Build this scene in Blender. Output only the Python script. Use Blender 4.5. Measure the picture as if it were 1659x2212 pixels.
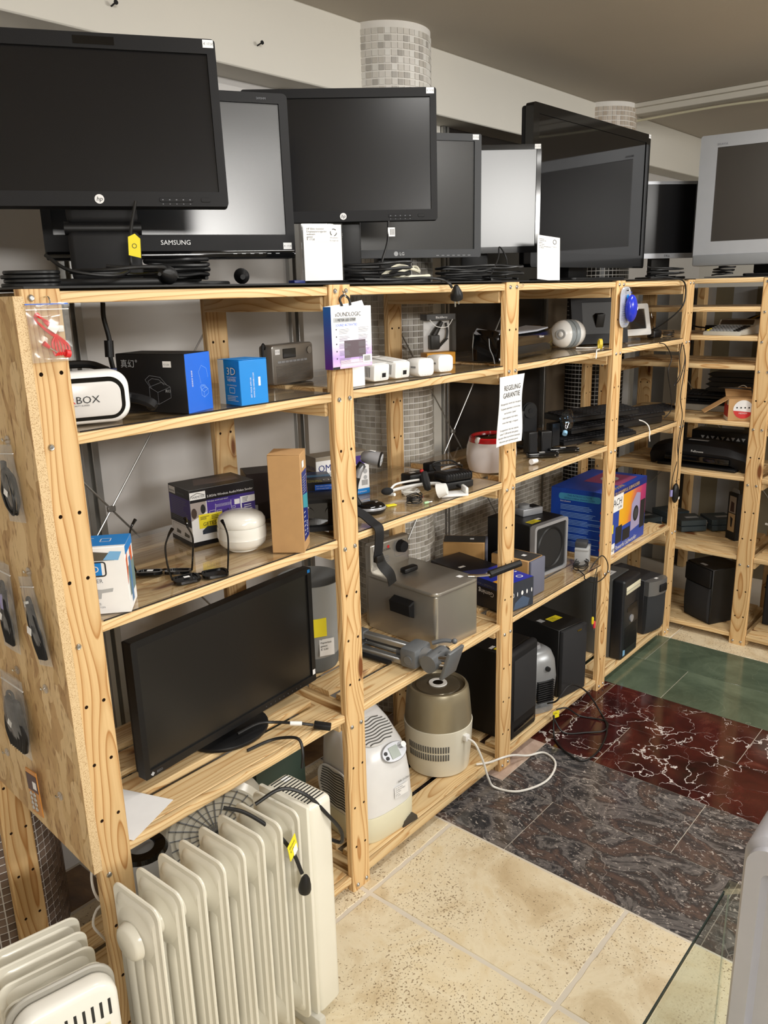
import bpy, bmesh, math, random
from mathutils import Vector, Matrix
R = math.radians
rnd = random.Random(7)
sc = bpy.context.scene
for o_ in list(bpy.data.objects): bpy.data.objects.remove(o_)
col = sc.collection

# ------------------------------------------------------------------ camera
cam_d = bpy.data.cameras.new('camera'); cam = bpy.data.objects.new('camera', cam_d); col.objects.link(cam)
cam_d.sensor_fit = 'VERTICAL'; cam_d.sensor_height = 36.0; cam_d.lens = 1731.7 * 36.0 / 2212.0
cam_d.clip_start = 0.05
_r = Vector((0.65017517, -0.75939783, -0.02423194)); _u = Vector((0.21642878, 0.15453992, 0.96398962)); _f = Vector((0.72830683, 0.6320066, -0.26483357))
cam.matrix_world = Matrix(((_r.x, _u.x, -_f.x, -0.72948), (_r.y, _u.y, -_f.y, -1.43252), (_r.z, _u.z, -_f.z, 1.76203), (0, 0, 0, 1)))
sc.camera = cam

# ------------------------------------------------------------------ world, lights, exposure
wd = bpy.data.worlds.new('world'); sc.world = wd; wd.use_nodes = True
wd.node_tree.nodes['Background'].inputs[0].default_value = (1.0, 0.98, 0.95, 1); wd.node_tree.nodes['Background'].inputs[1].default_value = 0.25
sc.view_settings.view_transform = 'Standard'; sc.view_settings.look = 'None'
sc.view_settings.gamma = 1.0; sc.view_settings.use_curve_mapping = False
sc.view_settings.exposure = 0.10
def area(name, loc, sx, sy, power, color=(1, 0.98, 0.94), rot=(0, 0, 0)):
    l = bpy.data.lights.new(name, 'AREA'); l.shape = 'RECTANGLE'; l.size = sx; l.size_y = sy; l.energy = power; l.color = color
    o = bpy.data.objects.new(name, l); col.objects.link(o); o.location = loc; o.rotation_euler = rot
    return o
# ceiling luminaires along the aisle (the lamps themselves hang behind and to the right of the camera)
area('ceiling_lamp_light', (0.85, -0.62, 2.64), 0.70, 0.10, 12)
area('ceiling_lamp_light', (2.45, -0.70, 2.64), 0.70, 0.10, 15)
area('ceiling_lamp_light', (0.25, -2.35, 2.64), 1.70, 0.25, 36)
area('track_lamp_light', (-1.7, -4.6, 2.50), 1.50, 0.40, 104, rot=(R(58), 0, R(-14)))
area('track_lamp_light', (2.7, -3.8, 2.50), 1.30, 0.25, 66, rot=(R(55), 0, R(8)))

# ------------------------------------------------------------------ materials
def lin(c): return tuple(((x / 255.0) / 12.92 if x / 255.0 <= 0.04045 else ((x / 255.0 + 0.055) / 1.055) ** 2.4) for x in c) + (1.0,)
MATS = {}
def newmat(name):
    m = bpy.data.materials.new(name); m.use_nodes = True
    nt = m.node_tree; return m, nt, nt.nodes['Principled BSDF']
def N(nt, kind, **kw):
    n = nt.nodes.new(kind)
    for k, v in kw.items():
        if k.startswith('i_'):
            key = k[2:]; n.inputs[int(key) if key.isdigit() else key].default_value = v
        else: setattr(n, k, v)
    return n
def L(nt, a, b): nt.links.new(a, b)
def P(name, c, rough=0.5, metal=0.0, spec=0.5, var=0.06, scale=14.0, coat=0.0, bump=0.0, bscale=400.0, emit=None):
    """plain procedural surface: colour with a faint noise mottling"""
    if name in MATS: return MATS[name]
    m, nt, b = newmat(name)
    tc = N(nt, 'ShaderNodeTexCoord'); no = N(nt, 'ShaderNodeTexNoise', i_Scale=scale, i_Detail=3.0)
    L(nt, tc.outputs['Object'], no.inputs['Vector'])
    mx = N(nt, 'ShaderNodeMix', data_type='RGBA'); l = lin(c)
    mx.inputs[6].default_value = tuple(max(0, x * (1 - var)) for x in l[:3]) + (1,); mx.inputs[7].default_value = tuple(min(1, x * (1 + var)) for x in l[:3]) + (1,)
    L(nt, no.outputs[0], mx.inputs[0]); L(nt, mx.outputs[2], b.inputs['Base Color'])
    b.inputs['Roughness'].default_value = rough; b.inputs['Metallic'].default_value = metal; b.inputs['Specular IOR Level'].default_value = spec
    if coat: b.inputs['Coat Weight'].default_value = coat; b.inputs['Coat Roughness'].default_value = 0.08
    if bump:
        n2 = N(nt, 'ShaderNodeTexNoise', i_Scale=bscale, i_Detail=2.0); L(nt, tc.outputs['Object'], n2.inputs['Vector'])
        bp = N(nt, 'ShaderNodeBump', i_Strength=bump, i_Distance=0.001); L(nt, n2.outputs[0], bp.inputs['Height']); L(nt, bp.outputs[0], b.inputs['Normal'])
    MATS[name] = m; return m
def CL(name, tint=(250, 250, 248), gloss=0.03, rough=0.03, hazy=0.0, hazec=(220, 220, 220)):
    """clear thin plastic or glass: transparent with a fresnel gloss"""
    if name in MATS: return MATS[name]
    m, nt, b = newmat(name); nt.nodes.remove(b); out = nt.nodes['Material Output']
    tr = N(nt, 'ShaderNodeBsdfTransparent'); tr.inputs[0].default_value = lin(tint)
    gl = N(nt, 'ShaderNodeBsdfGlossy'); gl.inputs['Roughness'].default_value = rough
    lw = N(nt, 'ShaderNodeLayerWeight', i_Blend=0.5)
    p5 = N(nt, 'ShaderNodeMath', operation='POWER'); p5.inputs[1].default_value = 4.0; L(nt, lw.outputs['Facing'], p5.inputs[0])
    ad = N(nt, 'ShaderNodeMath', operation='MULTIPLY_ADD', use_clamp=True); ad.inputs[1].default_value = 0.75; ad.inputs[2].default_value = gloss; L(nt, p5.outputs[0], ad.inputs[0])
    mx = N(nt, 'ShaderNodeMixShader'); L(nt, ad.outputs[0], mx.inputs[0]); L(nt, tr.outputs[0], mx.inputs[1]); L(nt, gl.outputs[0], mx.inputs[2])
    last = mx
    if hazy:
        df = N(nt, 'ShaderNodeBsdfDiffuse'); df.inputs[0].default_value = lin(hazec)
        no = N(nt, 'ShaderNodeTexNoise', i_Scale=60.0); tc = N(nt, 'ShaderNodeTexCoord'); L(nt, tc.outputs['Object'], no.inputs['Vector'])
        mm = N(nt, 'ShaderNodeMath', operation='MULTIPLY'); mm.inputs[1].default_value = hazy * 2; L(nt, no.outputs[0], mm.inputs[0])
        m2 = N(nt, 'ShaderNodeMixShader'); L(nt, mm.outputs[0], m2.inputs[0]); L(nt, mx.outputs[0], m2.inputs[1]); L(nt, df.outputs[0], m2.inputs[2]); last = m2
    L(nt, last.outputs[0], out.inputs['Surface']); MATS[name] = m; return m
def ramp(nt, stops):
    r = nt.nodes.new('ShaderNodeValToRGB'); cr = r.color_ramp
    while len(cr.elements) > 1: cr.elements.remove(cr.elements[-1])
    cr.elements[0].position = stops[0][0]; cr.elements[0].color = lin(stops[0][1]) if len(stops[0][1]) == 3 else stops[0][1]
    for p, c in stops[1:]:
        e = cr.elements.new(p); e.color = lin(c) if len(c) == 3 else c
    return r
def mathn(nt, op, a, b=None, clamp=False):
    n = nt.nodes.new('ShaderNodeMath'); n.operation = op; n.use_clamp = clamp
    for i, v in enumerate((a, b)):
        if v is None: continue
        if isinstance(v, (int, float)): n.inputs[i].default_value = v
        else: L(nt, v, n.inputs[i])
    return n.outputs[0]
def wood(name, axis, light=(230, 202, 154), dark=(192, 146, 92), knot=(120, 72, 38), rough=0.5, freq=230.0):
    """pine: growth rings around an axis running along the board, bent around knots"""
    if name in MATS: return MATS[name]
    m, nt, b = newmat(name); tc = N(nt, 'ShaderNodeTexCoord'); oi = N(nt, 'ShaderNodeObjectInfo')
    cx = N(nt, 'ShaderNodeCombineXYZ')
    a = mathn(nt, 'MULTIPLY', oi.outputs['Random'], 7.3); 
    idx = 'XYZ'.index(axis)
    for i in range(3): 
        if i == idx: L(nt, a, cx.inputs[i])
    lo = mathn(nt, 'ADD', mathn(nt, 'MULTIPLY', oi.outputs['Random'], 0.05), 0.012)
    j, k = [i for i in range(3) if i != idx]
    L(nt, mathn(nt, 'MULTIPLY', mathn(nt, 'SUBTRACT', oi.outputs['Random'], 0.5), 0.05), cx.inputs[j]); L(nt, lo, cx.inputs[k])
    va = N(nt, 'ShaderNodeVectorMath', operation='ADD'); L(nt, tc.outputs['Object'], va.inputs[0]); L(nt, cx.outputs[0], va.inputs[1])
    # slow bending of the pith line
    mp = N(nt, 'ShaderNodeMapping'); s = [6.0, 6.0, 6.0]; s[idx] = 2.2; mp.inputs['Scale'].default_value = s; L(nt, va.outputs[0], mp.inputs['Vector'])
    no = N(nt, 'ShaderNodeTexNoise', i_Scale=1.0, i_Detail=1.0); L(nt, mp.outputs[0], no.inputs['Vector'])
    sx = N(nt, 'ShaderNodeSeparateXYZ'); L(nt, va.outputs[0], sx.inputs[0])
    dj = sx.outputs[j]; dk = sx.outputs[k]
    d = mathn(nt, 'SQRT', mathn(nt, 'ADD', mathn(nt, 'MULTIPLY', dj, dj), mathn(nt, 'MULTIPLY', dk, dk)))
    # knots
    mk = N(nt, 'ShaderNodeMapping'); s = [9.0, 9.0, 9.0]; s[idx] = 2.6; s[k] = 1.5; mk.inputs['Scale'].default_value = s; L(nt, va.outputs[0], mk.inputs['Vector'])
    vo = N(nt, 'ShaderNodeTexVoronoi', i_Scale=1.0); L(nt, mk.outputs[0], vo.inputs['Vector'])
    kd = vo.outputs['Distance']
    bend = mathn(nt, 'MULTIPLY', mathn(nt, 'MAXIMUM', mathn(nt, 'SUBTRACT', 0.42, kd), 0.0), 3.4)
    ph = mathn(nt, 'ADD', mathn(nt, 'ADD', mathn(nt, 'MULTIPLY', d, freq), mathn(nt, 'MULTIPLY', no.outputs[0], 17.0)), mathn(nt, 'MULTIPLY', bend, 5.0))
    wv = mathn(nt, 'FRACT', mathn(nt, 'MULTIPLY', ph, 0.46))
    fm = N(nt, 'ShaderNodeMapping'); s = [160.0, 160.0, 160.0]; s[idx] = 6.0; fm.inputs['Scale'].default_value = s; L(nt, va.outputs[0], fm.inputs['Vector'])
    fi = N(nt, 'ShaderNodeTexNoise', i_Scale=1.0, i_Detail=2.0); L(nt, fm.outputs[0], fi.inputs['Vector'])
    mid = tuple((x * 2 + y) / 3 for x, y in zip(light, dark))
    rp = ramp(nt, [(0.0, light), (0.45, light), (0.78, mid), (0.93, dark), (1.0, light)]); L(nt, wv, rp.inputs[0])
    fr = N(nt, 'ShaderNodeMix', data_type='RGBA', blend_type='MULTIPLY'); fr.inputs[0].default_value = 0.35
    rf = ramp(nt, [(0.25, (226, 214, 196)), (0.7, (255, 255, 255))]); L(nt, fi.outputs[0], rf.inputs[0]); L(nt, rp.outputs[0], fr.inputs[6]); L(nt, rf.outputs[0], fr.inputs[7])
    kn = N(nt, 'ShaderNodeMix', data_type='RGBA'); kn.inputs[7].default_value = lin(knot); L(nt, fr.outputs[2], kn.inputs[6])
    kr = ramp(nt, [(0.075, (255, 255, 255)), (0.125, (0, 0, 0))]); L(nt, kd, kr.inputs[0]); L(nt, kr.outputs[0], kn.inputs[0])
    hv = N(nt, 'ShaderNodeHueSaturation'); L(nt, kn.outputs[2], hv.inputs['Color'])
    L(nt, mathn(nt, 'ADD', mathn(nt, 'MULTIPLY', oi.outputs['Random'], 0.14), 0.92), hv.inputs['Value'])
    L(nt, hv.outputs[0], b.inputs['Base Color']); b.inputs['Roughness'].default_value = rough; b.inputs['Specular IOR Level'].default_value = 0.35
    MATS[name] = m; return m
WX = wood('pine_grain_x', 'X'); WY = wood('pine_grain_y', 'Y'); WZ = wood('pine_grain_z', 'Z', light=(226, 192, 140), dark=(180, 128, 72), freq=200.0)

def osb():
    m, nt, b = newmat('osb_strands'); tc = N(nt, 'ShaderNodeTexCoord')
    dn = N(nt, 'ShaderNodeTexNoise', i_Scale=9.0, i_Detail=2.0); L(nt, tc.outputs['Object'], dn.inputs['Vector'])
    ad = N(nt, 'ShaderNodeVectorMath', operation='MULTIPLY_ADD'); ad.inputs[1].default_value = (0.09, 0.09, 0.05); L(nt, dn.outputs['Color'], ad.inputs[0]); L(nt, tc.outputs['Object'], ad.inputs[2])
    mp = N(nt, 'ShaderNodeMapping'); mp.inputs['Scale'].default_value = (22, 40, 9); mp.inputs['Rotation'].default_value = (0.35, 0, 0); L(nt, ad.outputs[0], mp.inputs['Vector'])
    v = N(nt, 'ShaderNodeTexVoronoi', i_Scale=1.0); L(nt, mp.outputs[0], v.inputs['Vector'])
    bw = N(nt, 'ShaderNodeSeparateColor'); L(nt, v.outputs['Color'], bw.inputs[0])
    rp = ramp(nt, [(0.0, (174, 138, 92)), (0.35, (202, 170, 120)), (0.7, (220, 192, 146)), (1.0, (186, 149, 100))]); L(nt, bw.outputs[0], rp.inputs[0])
    n2 = N(nt, 'ShaderNodeTexNoise', i_Scale=160.0, i_Detail=3.0); mp2 = N(nt, 'ShaderNodeMapping'); mp2.inputs['Scale'].default_value = (1, 1, 0.22); L(nt, tc.outputs['Object'], mp2.inputs['Vector']); L(nt, mp2.outputs[0], n2.inputs['Vector'])
    mx = N(nt, 'ShaderNodeMix', data_type='RGBA', blend_type='MULTIPLY'); mx.inputs[0].default_value = 0.75; r2 = ramp(nt, [(0.28, (150, 116, 82)), (0.44, (255, 255, 255))]); L(nt, n2.outputs[0], r2.inputs[0]); L(nt, rp.outputs[0], mx.inputs[6]); L(nt, r2.outputs[0], mx.inputs[7])
    L(nt, mx.outputs[2], b.inputs['Base Color']); b.inputs['Roughness'].default_value = 0.62
    bp = N(nt, 'ShaderNodeBump', i_Strength=0.3, i_Distance=0.002); L(nt, bw.outputs[0], bp.inputs['Height']); L(nt, bp.outputs[0], b.inputs['Normal']); return m
def speck(name, base, dark, scale=260.0, th=(0.36, 0.46), rough=0.6):
    m, nt, b = newmat(name); tc = N(nt, 'ShaderNodeTexCoord'); n = N(nt, 'ShaderNodeTexNoise', i_Scale=scale, i_Detail=3.0); L(nt, tc.outputs['Object'], n.inputs['Vector'])
    r = ramp(nt, [(th[0], dark), (th[1], base)]); L(nt, n.outputs[0], r.inputs[0]); L(nt, r.outputs[0], b.inputs['Base Color']); b.inputs['Roughness'].default_value = rough; return m
def stone(name, stops, nscale, ndetail, veins=None, vscale=5.0, vwidth=0.02, vwarp=0.25, rough=0.16, stretch=(1, 1, 1), pits=None, rot=0.0, vamt=1.0, speckle=None, vcut=0.36):
    """slab stone: banded noise body, vein network from warped cell borders, optional pits"""
    m, nt, b = newmat(name); tc = N(nt, 'ShaderNodeTexCoord'); oi = N(nt, 'ShaderNodeObjectInfo')
    of = mathn(nt, 'MULTIPLY', oi.outputs['Random'], 31.0)
    va = N(nt, 'ShaderNodeVectorMath', operation='ADD'); L(nt, tc.outputs['Object'], va.inputs[0]); L(nt, of, va.inputs[1])
    mp = N(nt, 'ShaderNodeMapping'); mp.inputs['Scale'].default_value = stretch; mp.inputs['Rotation'].default_value = (0, 0, rot); L(nt, va.outputs[0], mp.inputs['Vector'])
    n = N(nt, 'ShaderNodeTexNoise', i_Scale=nscale, i_Detail=ndetail, i_Roughness=0.66, i_Distortion=0.8); L(nt, mp.outputs[0], n.inputs['Vector'])
    r = ramp(nt, stops); L(nt, n.outputs[0], r.inputs[0]); out = r.outputs[0]
    if speckle:
        n3 = N(nt, 'ShaderNodeTexNoise', i_Scale=speckle[0], i_Detail=4.0, i_Distortion=1.2); L(nt, mp.outputs[0], n3.inputs['Vector'])
        r3 = ramp(nt, [(speckle[1], (0, 0, 0)), (speckle[1] + 0.05, (255, 255, 255))]); L(nt, n3.outputs[0], r3.inputs[0])
        m3 = N(nt, 'ShaderNodeMix', data_type='RGBA'); m3.inputs[7].default_value = lin(speckle[2]); L(nt, r3.outputs[0], m3.inputs[0]); L(nt, out, m3.inputs[6]); out = m3.outputs[2]
    if veins:
        wn = N(nt, 'ShaderNodeTexNoise', i_Scale=vscale * 1.6, i_Detail=4.0); L(nt, va.outputs[0], wn.inputs['Vector'])
        wa = N(nt, 'ShaderNodeVectorMath', operation='MULTIPLY_ADD'); wa.inputs[1].default_value = (vwarp, vwarp, vwarp); L(nt, wn.outputs['Color'], wa.inputs[0]); L(nt, va.outputs[0], wa.inputs[2])
        vo = N(nt, 'ShaderNodeTexVoronoi', feature='DISTANCE_TO_EDGE', i_Scale=vscale); L(nt, wa.outputs[0], vo.inputs['Vector'])
        am = N(nt, 'ShaderNodeTexNoise', i_Scale=vscale * 0.9, i_Detail=2.0); L(nt, va.outputs[0], am.inputs['Vector'])
        wth = mathn(nt, 'MULTIPLY', mathn(nt, 'MAXIMUM', mathn(nt, 'SUBTRACT', am.outputs[0], vcut), 0.0), vwidth * 6)
        vm = mathn(nt, 'MULTIPLY', mathn(nt, 'SUBTRACT', 1.0, mathn(nt, 'DIVIDE', vo.outputs['Distance'], mathn(nt, 'ADD', wth, 0.0008), True), True), vamt)
        mx = N(nt, 'ShaderNodeMix', data_type='RGBA'); mx.inputs[7].default_value = lin(veins); L(nt, vm, mx.inputs[0]); L(nt, out, mx.inputs[6]); out = mx.outputs[2]
    if pits:
        pn = N(nt, 'ShaderNodeTexNoise', i_Scale=pits[0], i_Detail=3.0); L(nt, mp.outputs[0], pn.inputs['Vector'])
        pz = N(nt, 'ShaderNodeTexNoise', i_Scale=4.0, i_Detail=2.0); L(nt, va.outputs[0], pz.inputs['Vector'])
        pm = mathn(nt, 'MULTIPLY', mathn(nt, 'ADD', pn.outputs[0], mathn(nt, 'MULTIPLY', pz.outputs[0], 0.35)), 1.0)
        r4 = ramp(nt, [(pits[1], (0, 0, 0)), (pits[1] + 0.03, (255, 255, 255))]); L(nt, pm, r4.inputs[0])
        mx = N(nt, 'ShaderNodeMix', data_type='RGBA'); mx.inputs[7].default_value = lin(pits[2]); L(nt, r4.outputs[0], mx.inputs[0]); L(nt, out, mx.inputs[6]); out = mx.outputs[2]
        bp = N(nt, 'ShaderNodeBump', i_Strength=0.5, i_Distance=0.002); bp.invert = True; L(nt, r4.outputs[0], bp.inputs['Height']); L(nt, bp.outputs[0], b.inputs['Normal'])
    L(nt, out, b.inputs['Base Color']); b.inputs['Roughness'].default_value = rough; MATS[name] = m; return m

OSB = osb(); OSBE = speck('osb_cut_edge', (216, 190, 148), (164, 128, 82), 620.0, (0.38, 0.46))
TRAV = stone('travertine_stone', [(0.25, (186, 164, 128)), (0.40, (208, 190, 156)), (0.52, (222, 209, 180)), (0.64, (214, 196, 160)), (0.85, (228, 218, 194))], 5.0, 9.0, rough=0.42, pits=(170.0, 0.80, (150, 130, 102)))
DARKM = stone('dark_fossil_marble', [(0.26, (36, 37, 40)), (0.41, (56, 55, 57)), (0.47, (108, 103, 101)), (0.51, (52, 51, 53)), (0.58, (92, 76, 70)), (0.66, (58, 55, 56)), (0.84, (146, 136, 130))], 7.0, 13.0, veins=(190, 180, 172), vscale=2.2, vwidth=0.0025, vwarp=0.35, rough=0.17, stretch=(1, 0.62, 1), rot=0.6, vamt=0.5, speckle=(100.0, 0.605, (164, 156, 150)))
REDM = stone('red_veined_marble', [(0.30, (24, 17, 17)), (0.46, (54, 24, 23)), (0.60, (74, 31, 27)), (0.70, (104, 60, 50)), (0.85, (48, 24, 22))], 4.5, 9.0, veins=(232, 224, 220), vscale=6.0, vwidth=0.018, vwarp=0.30, rough=0.10, vamt=0.95, vcut=0.40)
GREENM = stone('green_marble', [(0.3, (62, 74, 60)), (0.5, (84, 97, 80)), (0.7, (104, 117, 98))], 4.0, 7.0, veins=(146, 156, 136), vscale=2.5, vwidth=0.002, vwarp=0.5, rough=0.14, rot=0.5, stretch=(1, .6, 1), vamt=0.45)
PINKM = stone('pale_pink_marble', [(0.3, (150, 128, 116)), (0.6, (190, 168, 154)), (0.8, (214, 198, 186))], 8.0, 5.0, rough=0.2)
BROWNM = stone('brown_onyx_stone', [(0.3, (70, 50, 28)), (0.5, (118, 86, 48)), (0.7, (150, 118, 74))], 5.0, 6.0, rough=0.3)
GROUT = P('grout', (206, 197, 182), 0.85); GROUTD = P('fine_grout', (176, 166, 150), 0.8)
WHITEPAINT = P('white_paint', (222, 218, 208), 0.75, var=0.03, scale=3.0)
CEIL = P('ceiling_plaster', (196, 188, 176), 0.9, var=0.05, scale=2.0, bump=0.3, bscale=90)
GREYPANEL = P('milky_grey_glass', (206, 203, 200), 0.28, var=0.05, scale=2.5)
DARKPANEL = P('dark_brown_glass', (46, 42, 39), 0.18, var=0.2, scale=2.0)
BEIGEPANEL = P('beige_glass_panel', (120, 106, 88), 0.25, var=0.1, scale=2.0)
ALU = P('brushed_aluminium', (176, 176, 174), 0.35, metal=0.9)
# ------------------------------------------------------------------ geometry helpers
def T(x, y, z): return Matrix.Translation((x, y, z))
def RX(a): return Matrix.Rotation(R(a), 4, 'X')
def RY(a): return Matrix.Rotation(R(a), 4, 'Y')
def RZ(a): return Matrix.Rotation(R(a), 4, 'Z')
def FM(face, x, y, z):
    """frame lying on a face: local x = right, y = up, z = out"""
    ax = {'f': ((1, 0, 0), (0, 0, 1), (0, -1, 0)), 'l': ((0, -1, 0), (0, 0, 1), (-1, 0, 0)), 'r': ((0, 1, 0), (0, 0, 1), (1, 0, 0)), 't': ((1, 0, 0), (0, 1, 0), (0, 0, 1)), 'b': ((-1, 0, 0), (0, 0, 1), (0, 1, 0))}[face]
    m = Matrix.Identity(4)
    for c in range(3):
        for r_ in range(3): m[r_][c] = ax[c][r_]
    m[0][3], m[1][3], m[2][3] = x, y, z
    return m
def rr(w, h, r, n=5, cx=0.0, cy=0.0):
    """rounded rectangle outline, counter-clockwise"""
    r = min(r, w / 2 - 1e-5, h / 2 - 1e-5); pts = []
    for (sx, sy, a0) in ((1, -1, -90), (1, 1, 0), (-1, 1, 90), (-1, -1, 180)):
        for i in range(n + 1):
            a = R(a0 + 90.0 * i / n); pts.append((cx + sx * (w / 2 - r) + r * math.cos(a), cy + sy * (h / 2 - r) + r * math.sin(a)))
    return pts
def ell(w, h, n=24, cx=0.0, cy=0.0, p=2.0):
    pts = []
    for i in range(n):
        a = 2 * math.pi * i / n; c, s = math.cos(a), math.sin(a)
        pts.append((cx + w / 2 * math.copysign(abs(c) ** (2 / p), c), cy + h / 2 * math.copysign(abs(s) ** (2 / p), s)))
    return pts
def smooth_path(pts, k=6, closed=False):
    P_ = [Vector(p) for p in pts]; n = len(P_); out = []
    rng = range(n if closed else n - 1)
    for i in rng:
        p0 = P_[(i - 1) % n] if (closed or i > 0) else P_[0] * 2 - P_[1]
        p1 = P_[i]; p2 = P_[(i + 1) % n]
        p3 = P_[(i + 2) % n] if (closed or i + 2 < n) else P_[-1] * 2 - P_[-2]
        for j in range(k):
            t = j / k
            out.append(0.5 * ((2 * p1) + (p2 - p0) * t + (2 * p0 - 5 * p1 + 4 * p2 - p3) * t * t + (3 * p1 - p0 - 3 * p2 + p3) * t ** 3))
    if not closed: out.append(P_[-1])
    return out
_fontcache = {}
class B:
    def __init__(s): s.v = []; s.f = []; s.m = []; s.mats = []
    def mi(s, m):
        if m not in s.mats: s.mats.append(m)
        return s.mats.index(m)
    def add(s, vs, fs, m, M4=None):
        o = len(s.v); k = s.mi(m)
        for p in vs:
            p = Vector(p); s.v.append(tuple(M4 @ p) if M4 is not None else tuple(p))
        flip = M4 is not None and M4.to_3x3().determinant() < 0
        for f in fs:
            f = [o + i for i in f]; s.f.append(f[::-1] if flip else f); s.m.append(k)
        return s
    def addbm(s, bm, m, M4=None):
        bm.verts.index_update(); s.add([v.co for v in bm.verts], [[v.index for v in f.verts] for f in bm.faces], m, M4); bm.free(); return s
    def box(s, x0, x1, y0, y1, z0, z1, m, bev=0.0, seg=2, M4=None):
        if not bev:
            vs = [(x, y, z) for x in (x0, x1) for y in (y0, y1) for z in (z0, z1)]
            return s.add(vs, [(0, 1, 3, 2), (4, 6, 7, 5), (0, 4, 5, 1), (2, 3, 7, 6), (0, 2, 6, 4), (1, 5, 7, 3)], m, M4)
        bm = bmesh.new(); bmesh.ops.create_cube(bm, size=1.0)
        for v in bm.verts: v.co = Vector(((x0 + x1) / 2 + v.co.x * (x1 - x0), (y0 + y1) / 2 + v.co.y * (y1 - y0), (z0 + z1) / 2 + v.co.z * (z1 - z0)))
        bev = min(bev, 0.49 * min(x1 - x0, y1 - y0, z1 - z0))
        bmesh.ops.bevel(bm, geom=list(bm.edges), offset=bev, segments=seg, profile=0.5, affect='EDGES')
        return s.addbm(bm, m, M4)
    def prism(s, poly, axis, a, b, m, bev=0.0, seg=2, M4=None):
        """extrude a 2-D outline (u,v) from a to b along axis: z:(x,y)  y:(x,z)  x:(y,z)"""
        def p3(u, v, t): return {'z': (u, v, t), 'y': (u, t, v), 'x': (t, u, v)}[axis]
        n = len(poly)
        bm = bmesh.new(); lo = [bm.verts.new(p3(u, v, a)) for u, v in poly]; hi = [bm.verts.new(p3(u, v, b)) for u, v in poly]
        f0 = bm.faces.new(lo[::-1]); f1 = bm.faces.new(hi)
        for i in range(n): bm.faces.new((lo[i], lo[(i + 1) % n], hi[(i + 1) % n], hi[i]))
        bmesh.ops.recalc_face_normals(bm, faces=list(bm.faces))
        if bev: bmesh.ops.bevel(bm, geom=list(f0.edges) + list(f1.edges), offset=bev, segments=seg, profile=0.5, affect='EDGES')
        return s.addbm(bm, m, M4)
    def loft(s, loops, m, M4=None, cap0=True, cap1=True, closed=False):
        n = len(loops[0]); vs = [p for lp in loops for p in lp]; fs = []
        k = len(loops)
        for i in range(k if closed else k - 1):
            a, b = i * n, ((i + 1) % k) * n
            for j in range(n): fs.append((a + j, a + (j + 1) % n, b + (j + 1) % n, b + j))
        if cap0 and not closed: fs.append(tuple(range(n))[::-1])
        if cap1 and not closed: fs.append(tuple(range((k - 1) * n, k * n)))
        return s.add(vs, fs, m, M4)
    def cyl(s, p0, p1, r0, m, r1=None, n=20, M4=None, caps=True):
        r1 = r0 if r1 is None else r1; p0 = Vector(p0); p1 = Vector(p1); d = (p1 - p0).normalized()
        a = d.orthogonal().normalized(); b = d.cross(a)
        lp = lambda p, r_: [p + (a * math.cos(2 * math.pi * i / n) + b * math.sin(2 * math.pi * i / n)) * r_ for i in range(n)]
        return s.loft([lp(p0, r0), lp(p1, r1)], m, M4, caps, caps)
    def tube(s, pts, r, m, n=8, k=6, closed=False, M4=None, smooth=True):
        P_ = smooth_path(pts, k, closed) if smooth else [Vector(p) for p in pts]
        loops = []; a = None; N_ = len(P_)
        for i, p in enumerate(P_):
            t = (P_[(i + 1) % N_] - P_[i - 1]) if closed else (P_[min(i + 1, N_ - 1)] - P_[max(i - 1, 0)])
            if t.length < 1e-9: t = Vector((0, 0, 1))
            t.normalize()
            if a is None: a = t.orthogonal().normalized()
            a = (a - t * a.dot(t))
            a = a.normalized() if a.length > 1e-6 else t.orthogonal().normalized()
            b = t.cross(a); rr_ = r(i / max(1, N_ - 1)) if callable(r) else r
            loops.append([p + (a * math.cos(2 * math.pi * j / n) + b * math.sin(2 * math.pi * j / n)) * rr_ for j in range(n)])
        return s.loft(loops, m, M4, True, True, closed)
    def lathe(s, prof, m, n=36, M4=None, sx=1.0, sy=1.0):
        loops = [[(r_ * math.cos(2 * math.pi * i / n) * sx, r_ * math.sin(2 * math.pi * i / n) * sy, z) for i in range(n)] for r_, z in prof]
        return s.loft(loops, m, M4, prof[0][0] > 1e-6, prof[-1][0] > 1e-6)
    def ball(s, c, rx, ry, rz, m, n=18, M4=None):
        k = n // 2; prof = [(max(1e-5, math.sin(math.pi * i / k)), -math.cos(math.pi * i / k)) for i in range(k + 1)]
        return s.lathe(prof, m, n, (M4 or Matrix.Identity(4)) @ T(*c) @ Matrix.Diagonal((rx, ry, rz, 1)))
    def quad(s, a, b, c, d, m, M4=None): return s.add([a, b, c, d], [(0, 1, 2, 3)], m, M4)
    def rect(s, F, u0, u1, v0, v1, m, lift=0.0004): return s.quad((u0, v0, lift), (u1, v0, lift), (u1, v1, lift), (u0, v1, lift), m, F)
    def poly(s, F, pts, m, lift=0.0005):
        bm = bmesh.new(); f = bm.faces.new([bm.verts.new((u, v, lift)) for u, v in pts]); f.normal_update()
        if f.normal.z < 0: f.normal_flip()
        return s.addbm(bm, m, F)
    def line(s, F, pts, w, m, lift=0.0007, closed=False):
        """drawn line on a face"""
        n = len(pts)
        for i in range(n if closed else n - 1):
            (x0, y0), (x1, y1) = pts[i], pts[(i + 1) % n]; dx, dy = x1 - x0, y1 - y0; l = math.hypot(dx, dy) or 1
            nx, ny = -dy / l * w / 2, dx / l * w / 2
            s.quad((x0 - nx, y0 - ny, lift), (x1 - nx, y1 - ny, lift), (x1 + nx, y1 + ny, lift), (x0 + nx, y0 + ny, lift), m, F)
        return s
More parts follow.
